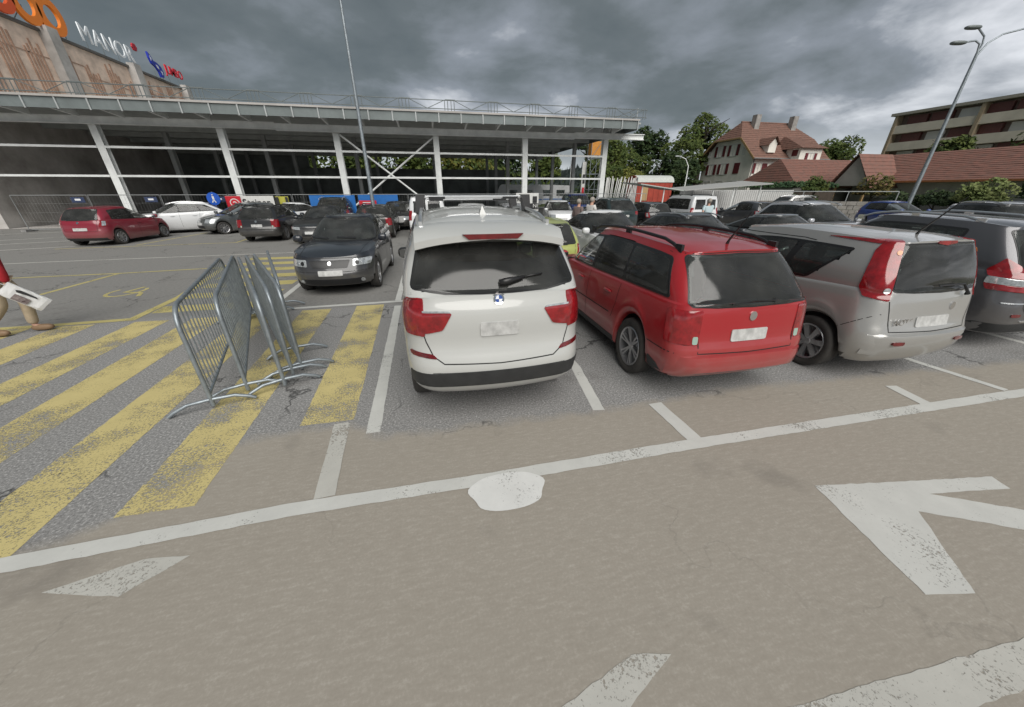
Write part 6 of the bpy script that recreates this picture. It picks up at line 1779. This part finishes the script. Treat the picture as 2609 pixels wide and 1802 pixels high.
obj('door', MB().box(24.6, 25.4, by0 - 0.05, by0 - 0.023, 0.9, 2.5), mat('wagon door', (0.42, 0.28, 0.14), 0.7), wg)
for x in (24.8, 27.6):
    for y in (by0 + 0.2, by1 - 0.2):
        d = MB().lathe([(0.001, -0.08), (0.36, -0.08), (0.38, 0), (0.36, 0.08), (0.001, 0.08)], 18); d.v = [(a + x, b + y, c + 0.38) for a, b, c in d.v]
        obj('wheel', d, M_rubber, wg)
# stacked white slats in a rack
rk = thing('slat_rack', 'rack of leaning white slats at the hall corner', 'rack', (18.6, 35.6, 0), world=True)
obj('rack_rail', MB().box(16.6, 20.9, 35.55, 35.62, 1.45, 1.55), M_rail, rk); obj('rack_rail', MB().box(16.6, 20.9, 35.55, 35.62, 0.2, 0.3), M_rail, rk)
for x in (16.7, 20.8): obj('rack_post', MB().box(x - 0.05, x + 0.05, 35.63, 35.73, 0, 3.2), M_rail, rk)
M_slw = mat('white slat', (0.62, 0.62, 0.60), 0.6, var=0.15)
for k in range(27):
    x = 16.75 + k * 0.15; ln = rnd.uniform(2.9, 3.35)
    lean_ = 0.0 if k > 21 else rnd.uniform(0.18, 0.5) if k > 8 else rnd.uniform(0.0, 0.2)
    obj('slat', MB().bar((x, 35.50 - 0.02 * (k % 2), 0.0), (x + lean_, 35.50 - 0.02 * (k % 2), ln), 0.085, 0.02, (0, 1, 0)), M_slw, rk)
bxp = MB().box(19.7, 20.3, 35.0, 35.4, 0, 1.5); tag(obj('site_cabinet', bxp, M_bwhite), 'narrow white cabinet standing at the slat rack', 'cabinet')
# orange cabin on a scaffold tower
sc = thing('scaffold_tower', 'scaffold tower carrying an orange site cabin', 'scaffold', (17.4, 39.3, 0), world=True)
for x in (16.9, 18.0):
    for y in (38.8, 39.8): obj('standard', MB().tube([(x, y, 0), (x, y, 6.7)], 0.03, 6), M_galv, sc)
for z in (0.6, 2.1, 3.6, 5.1):
    for a, b in (((16.9, 38.8), (18.0, 38.8)), ((16.9, 39.8), (18.0, 39.8)), ((16.9, 38.8), (16.9, 39.8)), ((18.0, 38.8), (18.0, 39.8))):
        obj('ledger', MB().tube([(*a, z), (*b, z)], 0.025, 6), M_galv, sc)
    obj('diagonal', MB().tube([(16.9, 38.77, z), (18.0, 38.77, z + 1.5)], 0.022, 6), M_galv, sc)
o = obj('cabin', MB().box(16.95, 17.95, 38.85, 39.75, 5.35, 6.6), mat('cabin orange', (0.52, 0.22, 0.03), 0.6, var=0.2), sc)
obj('cabin_post', MB().box(17.38, 17.46, 38.80, 38.848, 5.36, 6.6), mat('cabin light', (0.6, 0.36, 0.2), 0.6), o)
for k, (x, y, cc) in enumerate(((15.05, 39.7, 'orange'), (16.45, 39.9, 'red'))):
    t = thing('flag_banner', ['tall white flag banner with orange and red print', 'tall white flag banner with red emblem and dark print'][k], 'flag', (x, y, 0))
    obj('pole', MB().tube([(0, 0, 0), (0, 0, 4.9)], 0.025, 6), M_galv, t)
    vs = []; n = 14
    for j in range(n + 1):
        z = 1.0 + 3.8 * j / n; w = 0.42 * min(1, 0.5 + (j / n) * 2.5); s_ = 0.05 * math.sin(j * 0.8)
        vs += [(0.03, s_, z), (0.03 + w, s_ * 1.5, z), (0.03 + w, s_ * 1.5 + 0.012, z), (0.03, s_ + 0.012, z)]
    obj('cloth', MB().add(vs, [(4*j+i, 4*j+(i+1)%4, 4*j+4+(i+1)%4, 4*j+4+i) for j in range(n) for i in range(4)]), M_bwhite, t)
    for z, h_, mm in (((1.5, 0.5, M_bred), (2.4, 1.2, mat('print orange', (0.55, 0.3, 0.05), 0.6))), ((1.6, 0.7, M_bred), (2.7, 0.9, M_black)))[k]:
        obj('print', MB().box(0.12, 0.36, -0.10, -0.085, z, z + h_), mm, t)
for k, (x, y, rz2) in enumerate(((9.6, 40.5, 80), (13.6, 42.2, 95))):
    place = (x, y)
    t = thing('caravan', ['white caravan seen through the hall end', 'white caravan by the flag banners'][k], 'caravan', (x, y, 0), R(rz2 - 90), 'caravans in the yard')
    pr = [(-2.4, 0.6), (2.4, 0.6), (2.55, 1.6), (2.2, 2.5), (-2.1, 2.6), (-2.5, 1.7)]
    obj('body', MB().prism(round_poly(pr, 0.3), -1.05, 1.05, 'y'), mat('caravan white', (0.62, 0.63, 0.63), 0.4, var=0.1), t, 40)
    for xx in (-1.3, 0.4): obj('window', MB().box(xx, xx + 1.0, -1.075, -1.052, 1.45, 2.05), M_glass, t)
    obj('stripe', MB().box(-2.4, 2.4, -1.07, -1.052, 1.05, 1.15), M_bblue, t)
    d = MB().lathe([(0.001, -0.1), (0.32, -0.1), (0.34, 0), (0.32, 0.1), (0.001, 0.1)], 18); d.v = [(a, b - 0.95, c + 0.33) for a, b, c in d.v]
    obj('wheel', d, M_rubber, t)

# butterfly-roofed trolley shelter
sh = thing('canopy', 'pale butterfly-roofed shelter on slim posts', 'shelter', (22, 29.5, 0), world=True)
M_can = mat('canopy sheet', (0.46, 0.50, 0.47), 0.55, var=0.12)
def slab4(a, b, c, d, th=0.07): 
    vs = [a, b, c, d] + [(x, y, z - th) for x, y, z in (a, b, c, d)]
    return MB().add(vs, ((0,1,2,3), (7,6,5,4), (0,4,5,1), (1,5,6,2), (2,6,7,3), (3,7,4,0)))
obj('roof_wing', slab4((17.3, 29.0, 2.55), (20.6, 27.8, 2.05), (21.8, 33.2, 2.15), (18.2, 34.2, 2.75)), M_can, sh)
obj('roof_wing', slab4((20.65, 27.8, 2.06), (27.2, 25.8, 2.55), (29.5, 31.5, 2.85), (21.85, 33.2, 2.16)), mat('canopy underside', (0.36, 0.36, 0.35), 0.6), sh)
for x, y, z in ((17.6, 29.2, 2.4), (19.3, 28.6, 2.2), (21.0, 28.3, 2.0), (23.0, 27.3, 2.15), (24.6, 26.9, 2.25), (26.7, 26.4, 2.4), (28.8, 31.2, 2.7), (18.5, 33.6, 2.55)):
    obj('post', MB().tube([(x, y, 0), (x, y, z)], 0.05, 8), M_wsteel, sh)
# pale container wall behind
ct = thing('container', 'long pale grey container beyond the shelter', 'container', (31, 33.8, 0), world=True)
M_ct = mat('container grey', (0.50, 0.50, 0.49), 0.6, var=0.15)
obj('body', MB().box(25.5, 37.5, 32.9, 35.0, 0.1, 2.05), M_ct, ct)
for k in range(48): obj('rib', MB().box(25.6 + k * 0.25, 25.72 + k * 0.25, 32.86, 32.898, 0.15, 2.0), M_ct, ct)
w_ = thing('garden_wall', 'grey stone garden wall behind the blue small car', 'wall', (32, 24, 0), world=True)
M_stone = mat('wall stone', (0.27, 0.255, 0.235), 0.9, var=0.35, vscale=2)
for r_ in range(4):
    x = 0.0
    while x < 9.0:
        l = rnd.uniform(0.4, 0.8)
        p0 = Vector((28.2, 27.6, 0)).lerp(Vector((35.2, 22.2, 0)), x / 9.0); p1 = Vector((28.2, 27.6, 0)).lerp(Vector((35.2, 22.2, 0)), min(1, (x + l - 0.03) / 9.0))
        obj('stone', MB().bar((p0.x, p0.y, 0.15 + 0.31 * r_), (p1.x, p1.y, 0.15 + 0.31 * r_), 0.35 + rnd.uniform(-0.03, 0.03), 0.285), M_stone, w_)
        x += l
obj('rail', MB().tube([(28.2, 27.6, 1.95), (35.2, 22.2, 1.95)], 0.03, 6), M_steel, w_)
for q in (0, 0.33, 0.66, 1.0):
    p0 = Vector((28.2, 27.6, 0)).lerp(Vector((35.2, 22.2, 0)), q); obj('rail_post', MB().tube([(p0.x, p0.y, 1.2), (p0.x, p0.y, 1.95)], 0.03, 6), M_steel, w_)
# undergrowth closing the view under the trees
for lb, cx, cy, rx, ry, rz2, mm, sd_ in (('dense undergrowth below the trees beside the farmhouse', 34, 59, 17, 2.0, 4.6, LD, 301), ('dense undergrowth behind the hall', -6, 52, 26, 1.6, 9.5, LG, 302), ('dense undergrowth below the apartment block', 76, 58, 12, 4, 5.0, LD, 303), ('dense undergrowth behind the shed and apartment trees', 72, 28, 4, 18, 5.0, LD, 304)):
    me = crown_mesh(rx, ry, rz2, 5200, 0.6, sd_, 40, 0.0)
    o = obj('undergrowth', me, mm); o.location = (cx, cy, 0); tag(o, lb, 'undergrowth', kind='stuff')
tr = obj('grass_verge', MB().box(21.5, 60, 36.5, 300, -0.5, 0.03), mat('rough grass', (0.06, 0.08, 0.025), 0.9, var=0.4, vscale=0.3)); tag(tr, 'rough grass beyond the yard', kind='structure')
tr = obj('grass_verge', MB().box(38, 300, -40, 36.4, -0.5, 0.03), MATS['rough grass']); tag(tr, 'rough grass around the sheds', kind='structure')
tr = obj('grass_verge', MB().box(-200, 20, 47.5, 300, -0.5, 0.03), MATS['rough grass']); tag(tr, 'rough grass behind the hall', kind='structure')
tr = obj('grass_verge', MB().box(60.1, 500, 36.5, 500, -0.5, 0.03), MATS['rough grass']); tag(tr, 'rough grass beyond the farmhouse', kind='structure')

# ------------------------------------------------------------------ people
def skin_mesh(joints, edges, name, sub=1, root=0):
    me = bpy.data.meshes.new(name); me.from_pydata([j[0] for j in joints], edges, [])
    o = bpy.data.objects.new(name, me); C.objects.link(o)
    md = o.modifiers.new('skin', 'SKIN'); md.use_smooth_shade = True
    for i, j in enumerate(joints):
        sv = me.skin_vertices[0].data[i]
        r = j[1]; sv.radius = (r, r) if not isinstance(r, tuple) else r
        sv.use_root = (i == root)
    sb = o.modifiers.new('sub', 'SUBSURF'); sb.levels = sub; sb.render_levels = sub
    dg = bpy.context.evaluated_depsgraph_get()
    res = bpy.data.meshes.new_from_object(o.evaluated_get(dg))
    bpy.data.objects.remove(o); res.shade_smooth()
    return res
M_skin = mat('skin', (0.50, 0.29, 0.21), 0.55, var=0.12)
def person(label, x, y, heading, h, J, top, trousers, hair, shoe, long_hair=False, top_name='jacket', group=None, sleeve=True):
    """J: joints in a 1.75 m frame, local +y is forward; keys pel chest neck head, sL eL wL, sR eR wR, hL kL aL tL, hR kR aR tR"""
    t = thing('person', label, 'person', (x, y, 0), R(-heading), group)
    k = h / 1.75; t.scale = (k, k, k)
    P_ = {a: Vector(b) for a, b in J.items()}
    js, es, ix = [], [], {}
    def add(n, p, r, par=None):
        ix[n] = len(js); js.append((tuple(p), r))
        if par: es.append((ix[par], ix[n]))
    add('pel', P_['pel'], 0.115); add('waist', P_['pel'].lerp(P_['chest'], 0.45), 0.115, 'pel'); add('chest', P_['chest'], 0.13, 'waist'); add('neck', P_['neck'], 0.055, 'chest')
    hd = P_['head']; nk = P_['neck']; u = (hd - nk).normalized()
    add('jaw', nk + u * 0.085 + Vector((0, 0.015, 0)), (0.062, 0.075), 'neck'); add('face', hd, (0.076, 0.095), 'jaw'); add('crown', hd + u * 0.085, (0.055, 0.07), 'face')
    for s in 'LR':
        add('s' + s, P_['s' + s], 0.058, 'chest'); add('e' + s, P_['e' + s], 0.042, 's' + s); add('w' + s, P_['w' + s], 0.029, 'e' + s)
        d = (P_['w' + s] - P_['e' + s]).normalized(); side = d.cross(Vector((0, 1, 0.2))).normalized()
        add('p' + s, P_['w' + s] + d * 0.06, (0.04, 0.022), 'w' + s)
        fw = side.cross(d).normalized()
        for f in range(4):
            o_ = fw * (0.03 - 0.02 * f); ln = (0.072, 0.08, 0.075, 0.06)[f]
            a_ = P_['w' + s] + d * 0.105 + o_
            add('f%d' % f + s, a_, 0.0095, 'p' + s); add('g%d' % f + s, a_ + d * ln * 0.55 + side * 0.008, 0.0088, 'f%d' % f + s); add('h%d' % f + s, a_ + d * ln * 0.85 + side * 0.03, 0.0075, 'g%d' % f + s)
        a_ = P_['w' + s] + d * 0.05 + fw * 0.045
        add('th' + s, a_, 0.0115, 'p' + s); add('ti' + s, a_ + d * 0.045 + fw * 0.015 + side * 0.012, 0.009, 'th' + s)
        add('h' + s, P_['h' + s], 0.088, 'pel'); add('k' + s, P_['k' + s], 0.056, 'h' + s); add('a' + s, P_['a' + s], 0.038, 'k' + s); add('t' + s, P_['t' + s], 0.036, 'a' + s)
    obj('body', skin_mesh(js, es, 'body'), M_skin, t)
    # nose and ears are too small to read; clothing follows the limbs with a little ease
    def cloth(nm, keys, edges, m):
        jj = [(tuple(P), r) for P, r in keys]
        obj(nm, skin_mesh(jj, edges, nm, 2), m, t)
    tk = [(P_['pel'] + Vector((0, 0, -0.04)), 0.195), (P_['pel'].lerp(P_['chest'], 0.45), 0.155), (P_['chest'], 0.165), (P_['chest'].lerp(P_['neck'], 0.62), 0.085)]
    te = [(0, 1), (1, 2), (2, 3)]
    for s in 'LR':
        i = len(tk)
        if sleeve: tk += [(P_['s' + s], 0.078), (P_['e' + s], 0.062), (P_['w' + s].lerp(P_['e' + s], 0.06), 0.048)]; te += [(2, i), (i, i + 1), (i + 1, i + 2)]
        else: tk += [(P_['s' + s], 0.078), (P_['s' + s].lerp(P_['e' + s], 0.7), 0.066)]; te += [(2, i), (i, i + 1)]
    cloth(top_name, tk, te, top)
    pk = [(P_['pel'] + Vector((0, 0, -0.03)), 0.115)]; pe = []
    for s in 'LR':
        i = len(pk); pk += [(P_['h' + s] + Vector((0, 0, -0.08)), 0.105), (P_['h' + s].lerp(P_['k' + s], 0.5), 0.094), (P_['k' + s], 0.078), (P_['k' + s].lerp(P_['a' + s], 0.5), 0.072), (P_['a' + s] + Vector((0, 0, 0.02)), 0.066)]
        pe += [(0, i)] + [(i + q, i + q + 1) for q in range(4)]
    cloth('trousers', pk, pe, trousers)
    for s in 'LR':
        a_, b_ = P_['a' + s], P_['t' + s]; d = (b_ - a_); d.z = 0; d.normalize()
        v, f = superel((0, 0, 0), (0.145, 0.052, 0.05), 2.6)
        c_ = a_.lerp(b_, 0.55); Mx = Matrix.Translation((c_.x, c_.y, max(0.05, b_.z + 0.01))) @ Matrix.Rotation(math.atan2(d.y, d.x), 4, 'Z') @ Matrix.Rotation(-math.atan2(b_.z - 0.04, 0.25) * 0.6, 4, 'Y')
        obj('shoe', MB().add([tuple(Mx @ Vector(p)) for p in v], f), shoe, t, 180)
    # hair cap
    v, f = superel((0, 0, 0), (0.092, 0.108, 0.10 if not long_hair else 0.16), 2.1, 18, 12)
    c_ = hd + u * (0.045 if not long_hair else 0.0) + Vector((0, -0.028, 0))
    obj('hair', MB().add([(p[0] + c_.x, p[1] + c_.y, p[2] + c_.z) for p in v], f), hair, t, 180)
    for sg in (-1, 1):
        v, f = superel((hd.x + sg * 0.03, hd.y + 0.090, hd.z + 0.01), (0.012, 0.008, 0.007), 2, 8, 6); obj('eye', MB().add(v, f), M_black, t)
        v, f = superel((hd.x + sg * 0.078, hd.y - 0.005, hd.z), (0.010, 0.022, 0.032), 2, 8, 6); obj('ear', MB().add(v, f), M_skin, t)
    v, f = superel((hd.x, hd.y + 0.105, hd.z - 0.02), (0.014, 0.022, 0.024), 2, 8, 6); obj('nose', MB().add(v, f), M_skin, t)
    v, f = superel((hd.x, hd.y + 0.088, hd.z - 0.062), (0.025, 0.012, 0.007), 2, 8, 6); obj('mouth', MB().add(v, f), mat('lips', (0.32, 0.12, 0.10), 0.5), t)
    return t
STAND = dict(pel=(0, 0, 0.95), chest=(0, 0.01, 1.30), neck=(0, 0.01, 1.48), head=(0, 0.03, 1.62), sL=(-0.18, 0, 1.42), eL=(-0.24, -0.03, 1.14), wL=(-0.24, 0.06, 0.90), sR=(0.18, 0, 1.42), eR=(0.24, -0.03, 1.14), wR=(0.24, 0.06, 0.90),
    hL=(-0.09, 0, 0.90), kL=(-0.10, 0.02, 0.50), aL=(-0.10, -0.02, 0.09), tL=(-0.12, 0.15, 0.04), hR=(0.09, 0, 0.90), kR=(0.10, 0.02, 0.50), aR=(0.10, -0.02, 0.09), tR=(0.12, 0.15, 0.04))
M_red = mat('red fleece', (0.36, 0.012, 0.02), 0.85, var=0.2, bump=0.2); M_chino = mat('beige chino', (0.42, 0.34, 0.24), 0.85, var=0.2, vscale=5, bump=0.25, bscale=14); M_tan = mat('tan shoe', (0.22, 0.14, 0.08), 0.6); M_grey = mat('grey cloth', (0.22, 0.20, 0.20), 0.85, var=0.2); M_wcloth = mat('white cloth', (0.62, 0.60, 0.57), 0.8, var=0.1); M_brown = mat('brown cloth', (0.16, 0.12, 0.11), 0.85, var=0.2); M_navy = mat('navy cloth', (0.03, 0.035, 0.06), 0.85)
M_hgrey = mat('grey hair', (0.33, 0.30, 0.26), 0.7, var=0.3, vscale=30); M_hdark = mat('dark hair', (0.05, 0.04, 0.035), 0.6, var=0.3, vscale=30)
WALK = dict(STAND); WALK.update(hL=(-0.09, 0.0, 0.90), kL=(-0.10, 0.12, 0.51), aL=(-0.10, 0.05, 0.10), tL=(-0.11, 0.21, 0.05), hR=(0.09, 0, 0.90), kR=(0.10, -0.02, 0.49), aR=(0.10, -0.34, 0.17), tR=(0.11, -0.20, 0.05), sR=(0.19, 0.06, 1.42), eR=(0.26, 0.40, 1.07), wR=(0.25, 0.36, 0.86), eL=(-0.25, -0.16, 1.17), wL=(-0.24, -0.10, 0.92))
person('walker in red fleece and beige trousers carrying a white bag', -6.56, 6.70, 90, 1.72, WALK, M_red, M_chino, M_hgrey, M_tan, top_name='fleece')
C1 = dict(STAND); C1.update(eR=(0.22, 0.08, 1.15), wR=(0.12, 0.28, 1.08), eL=(-0.22, 0.08, 1.15), wL=(-0.10, 0.28, 1.06), head=(0, 0.05, 1.61))
person('older person in white shirt and grey waistcoat reading a paper between the cars', 6.55, 14.6, 70, 1.82, C1, M_wcloth, M_grey, M_hgrey, M_tan, top_name='shirt', group='people among the cars')
person('person in brown jacket with grey hair beside the one reading a paper', 6.05, 14.75, 60, 1.74, STAND, M_brown, M_grey, M_hgrey, M_tan, top_name='coat', group='people among the cars')
person('person in pale blue shirt and navy trousers by the shelter', 11.9, 14.2, 20, 1.74, WALK, mat('pale blue shirt', (0.45, 0.55, 0.58), 0.8, var=0.1), M_navy, M_hgrey, M_hdark, top_name='shirt', sleeve=False, group='people among the cars')
pp = obj('paper_sheet', MB().add([(6.62, 14.56, 1.14), (6.98, 14.42, 1.18), (7.04, 14.58, 1.06), (6.68, 14.72, 1.02), (6.62, 14.56, 1.136), (6.98, 14.42, 1.176), (7.04, 14.58, 1.056), (6.68, 14.72, 1.016)], ((0,1,2,3), (7,6,5,4), (0,4,5,1), (1,5,6,2), (2,6,7,3), (3,7,4,0))), mat('paper', (0.7, 0.66, 0.66), 0.8)); tag(pp, 'sheet of paper in the hands of the person in the white shirt', 'paper')
# the carrier bag swings forward from the walker's right hand (world coordinates)
bag = thing('carrier_bag', 'white paper carrier bag with dark printed panel swinging from the walker hand', 'bag', (-6.06, 6.42, 0.66), 0)
bag.rotation_euler = (0, R(-40), R(42)); bag.scale = (0.66, 0.85, 0.88)
m = MB(); bw, bd = 0.16, 0.06; jb = random.Random(5)
vs = []; nr, npm = 11, 20
for r_ in range(nr):
    q = r_ / (nr - 1); z = -0.26 + 0.50 * q
    for k in range(npm):
        a = 2 * math.pi * k / npm; ca, sa = math.cos(a), math.sin(a)
        dd = bd * (1.0 - 0.55 * q ** 2) * (0.75 if r_ == 0 else 1.0)
        vs.append((bw * math.copysign(abs(ca) ** 0.35, ca) + jb.uniform(-0.004, 0.004), dd * math.copysign(abs(sa) ** 0.5, sa) + jb.uniform(-0.006, 0.006), z + jb.uniform(-0.006, 0.006)))
m.add(vs, [(npm*i+j, npm*i+(j+1)%npm, npm*(i+1)+(j+1)%npm, npm*(i+1)+j) for i in range(nr-1) for j in range(npm)] + [tuple(reversed(range(npm)))])
obj('pouch', m, mat('bag white', (0.68, 0.68, 0.68), 0.6, var=0.08), bag)
obj('handle', MB().tube([(-0.07, 0, 0.235), (-0.05, 0, 0.36), (0.0, 0, 0.40), (0.05, 0, 0.36), (0.07, 0, 0.235)], 0.007, 6), MATS['bag white'], bag)
obj('printed_panel', MB().box(-0.140, -0.01, -0.074, -0.068, -0.08, 0.10), mat('bag print', (0.06, 0.035, 0.035), 0.7, var=0.6, vscale=18, vcol=(0.35, 0.3, 0.29)), bag)
obj('printed_figure', MB().prism([(0.03, 0.10), (0.07, 0.13), (0.10, 0.08), (0.09, -0.10), (0.06, -0.13), (0.05, 0.0)], -0.072, -0.066, 'y'), M_black, bag)

for o in list(C.objects):
    if '_off' in o: del o['_off']
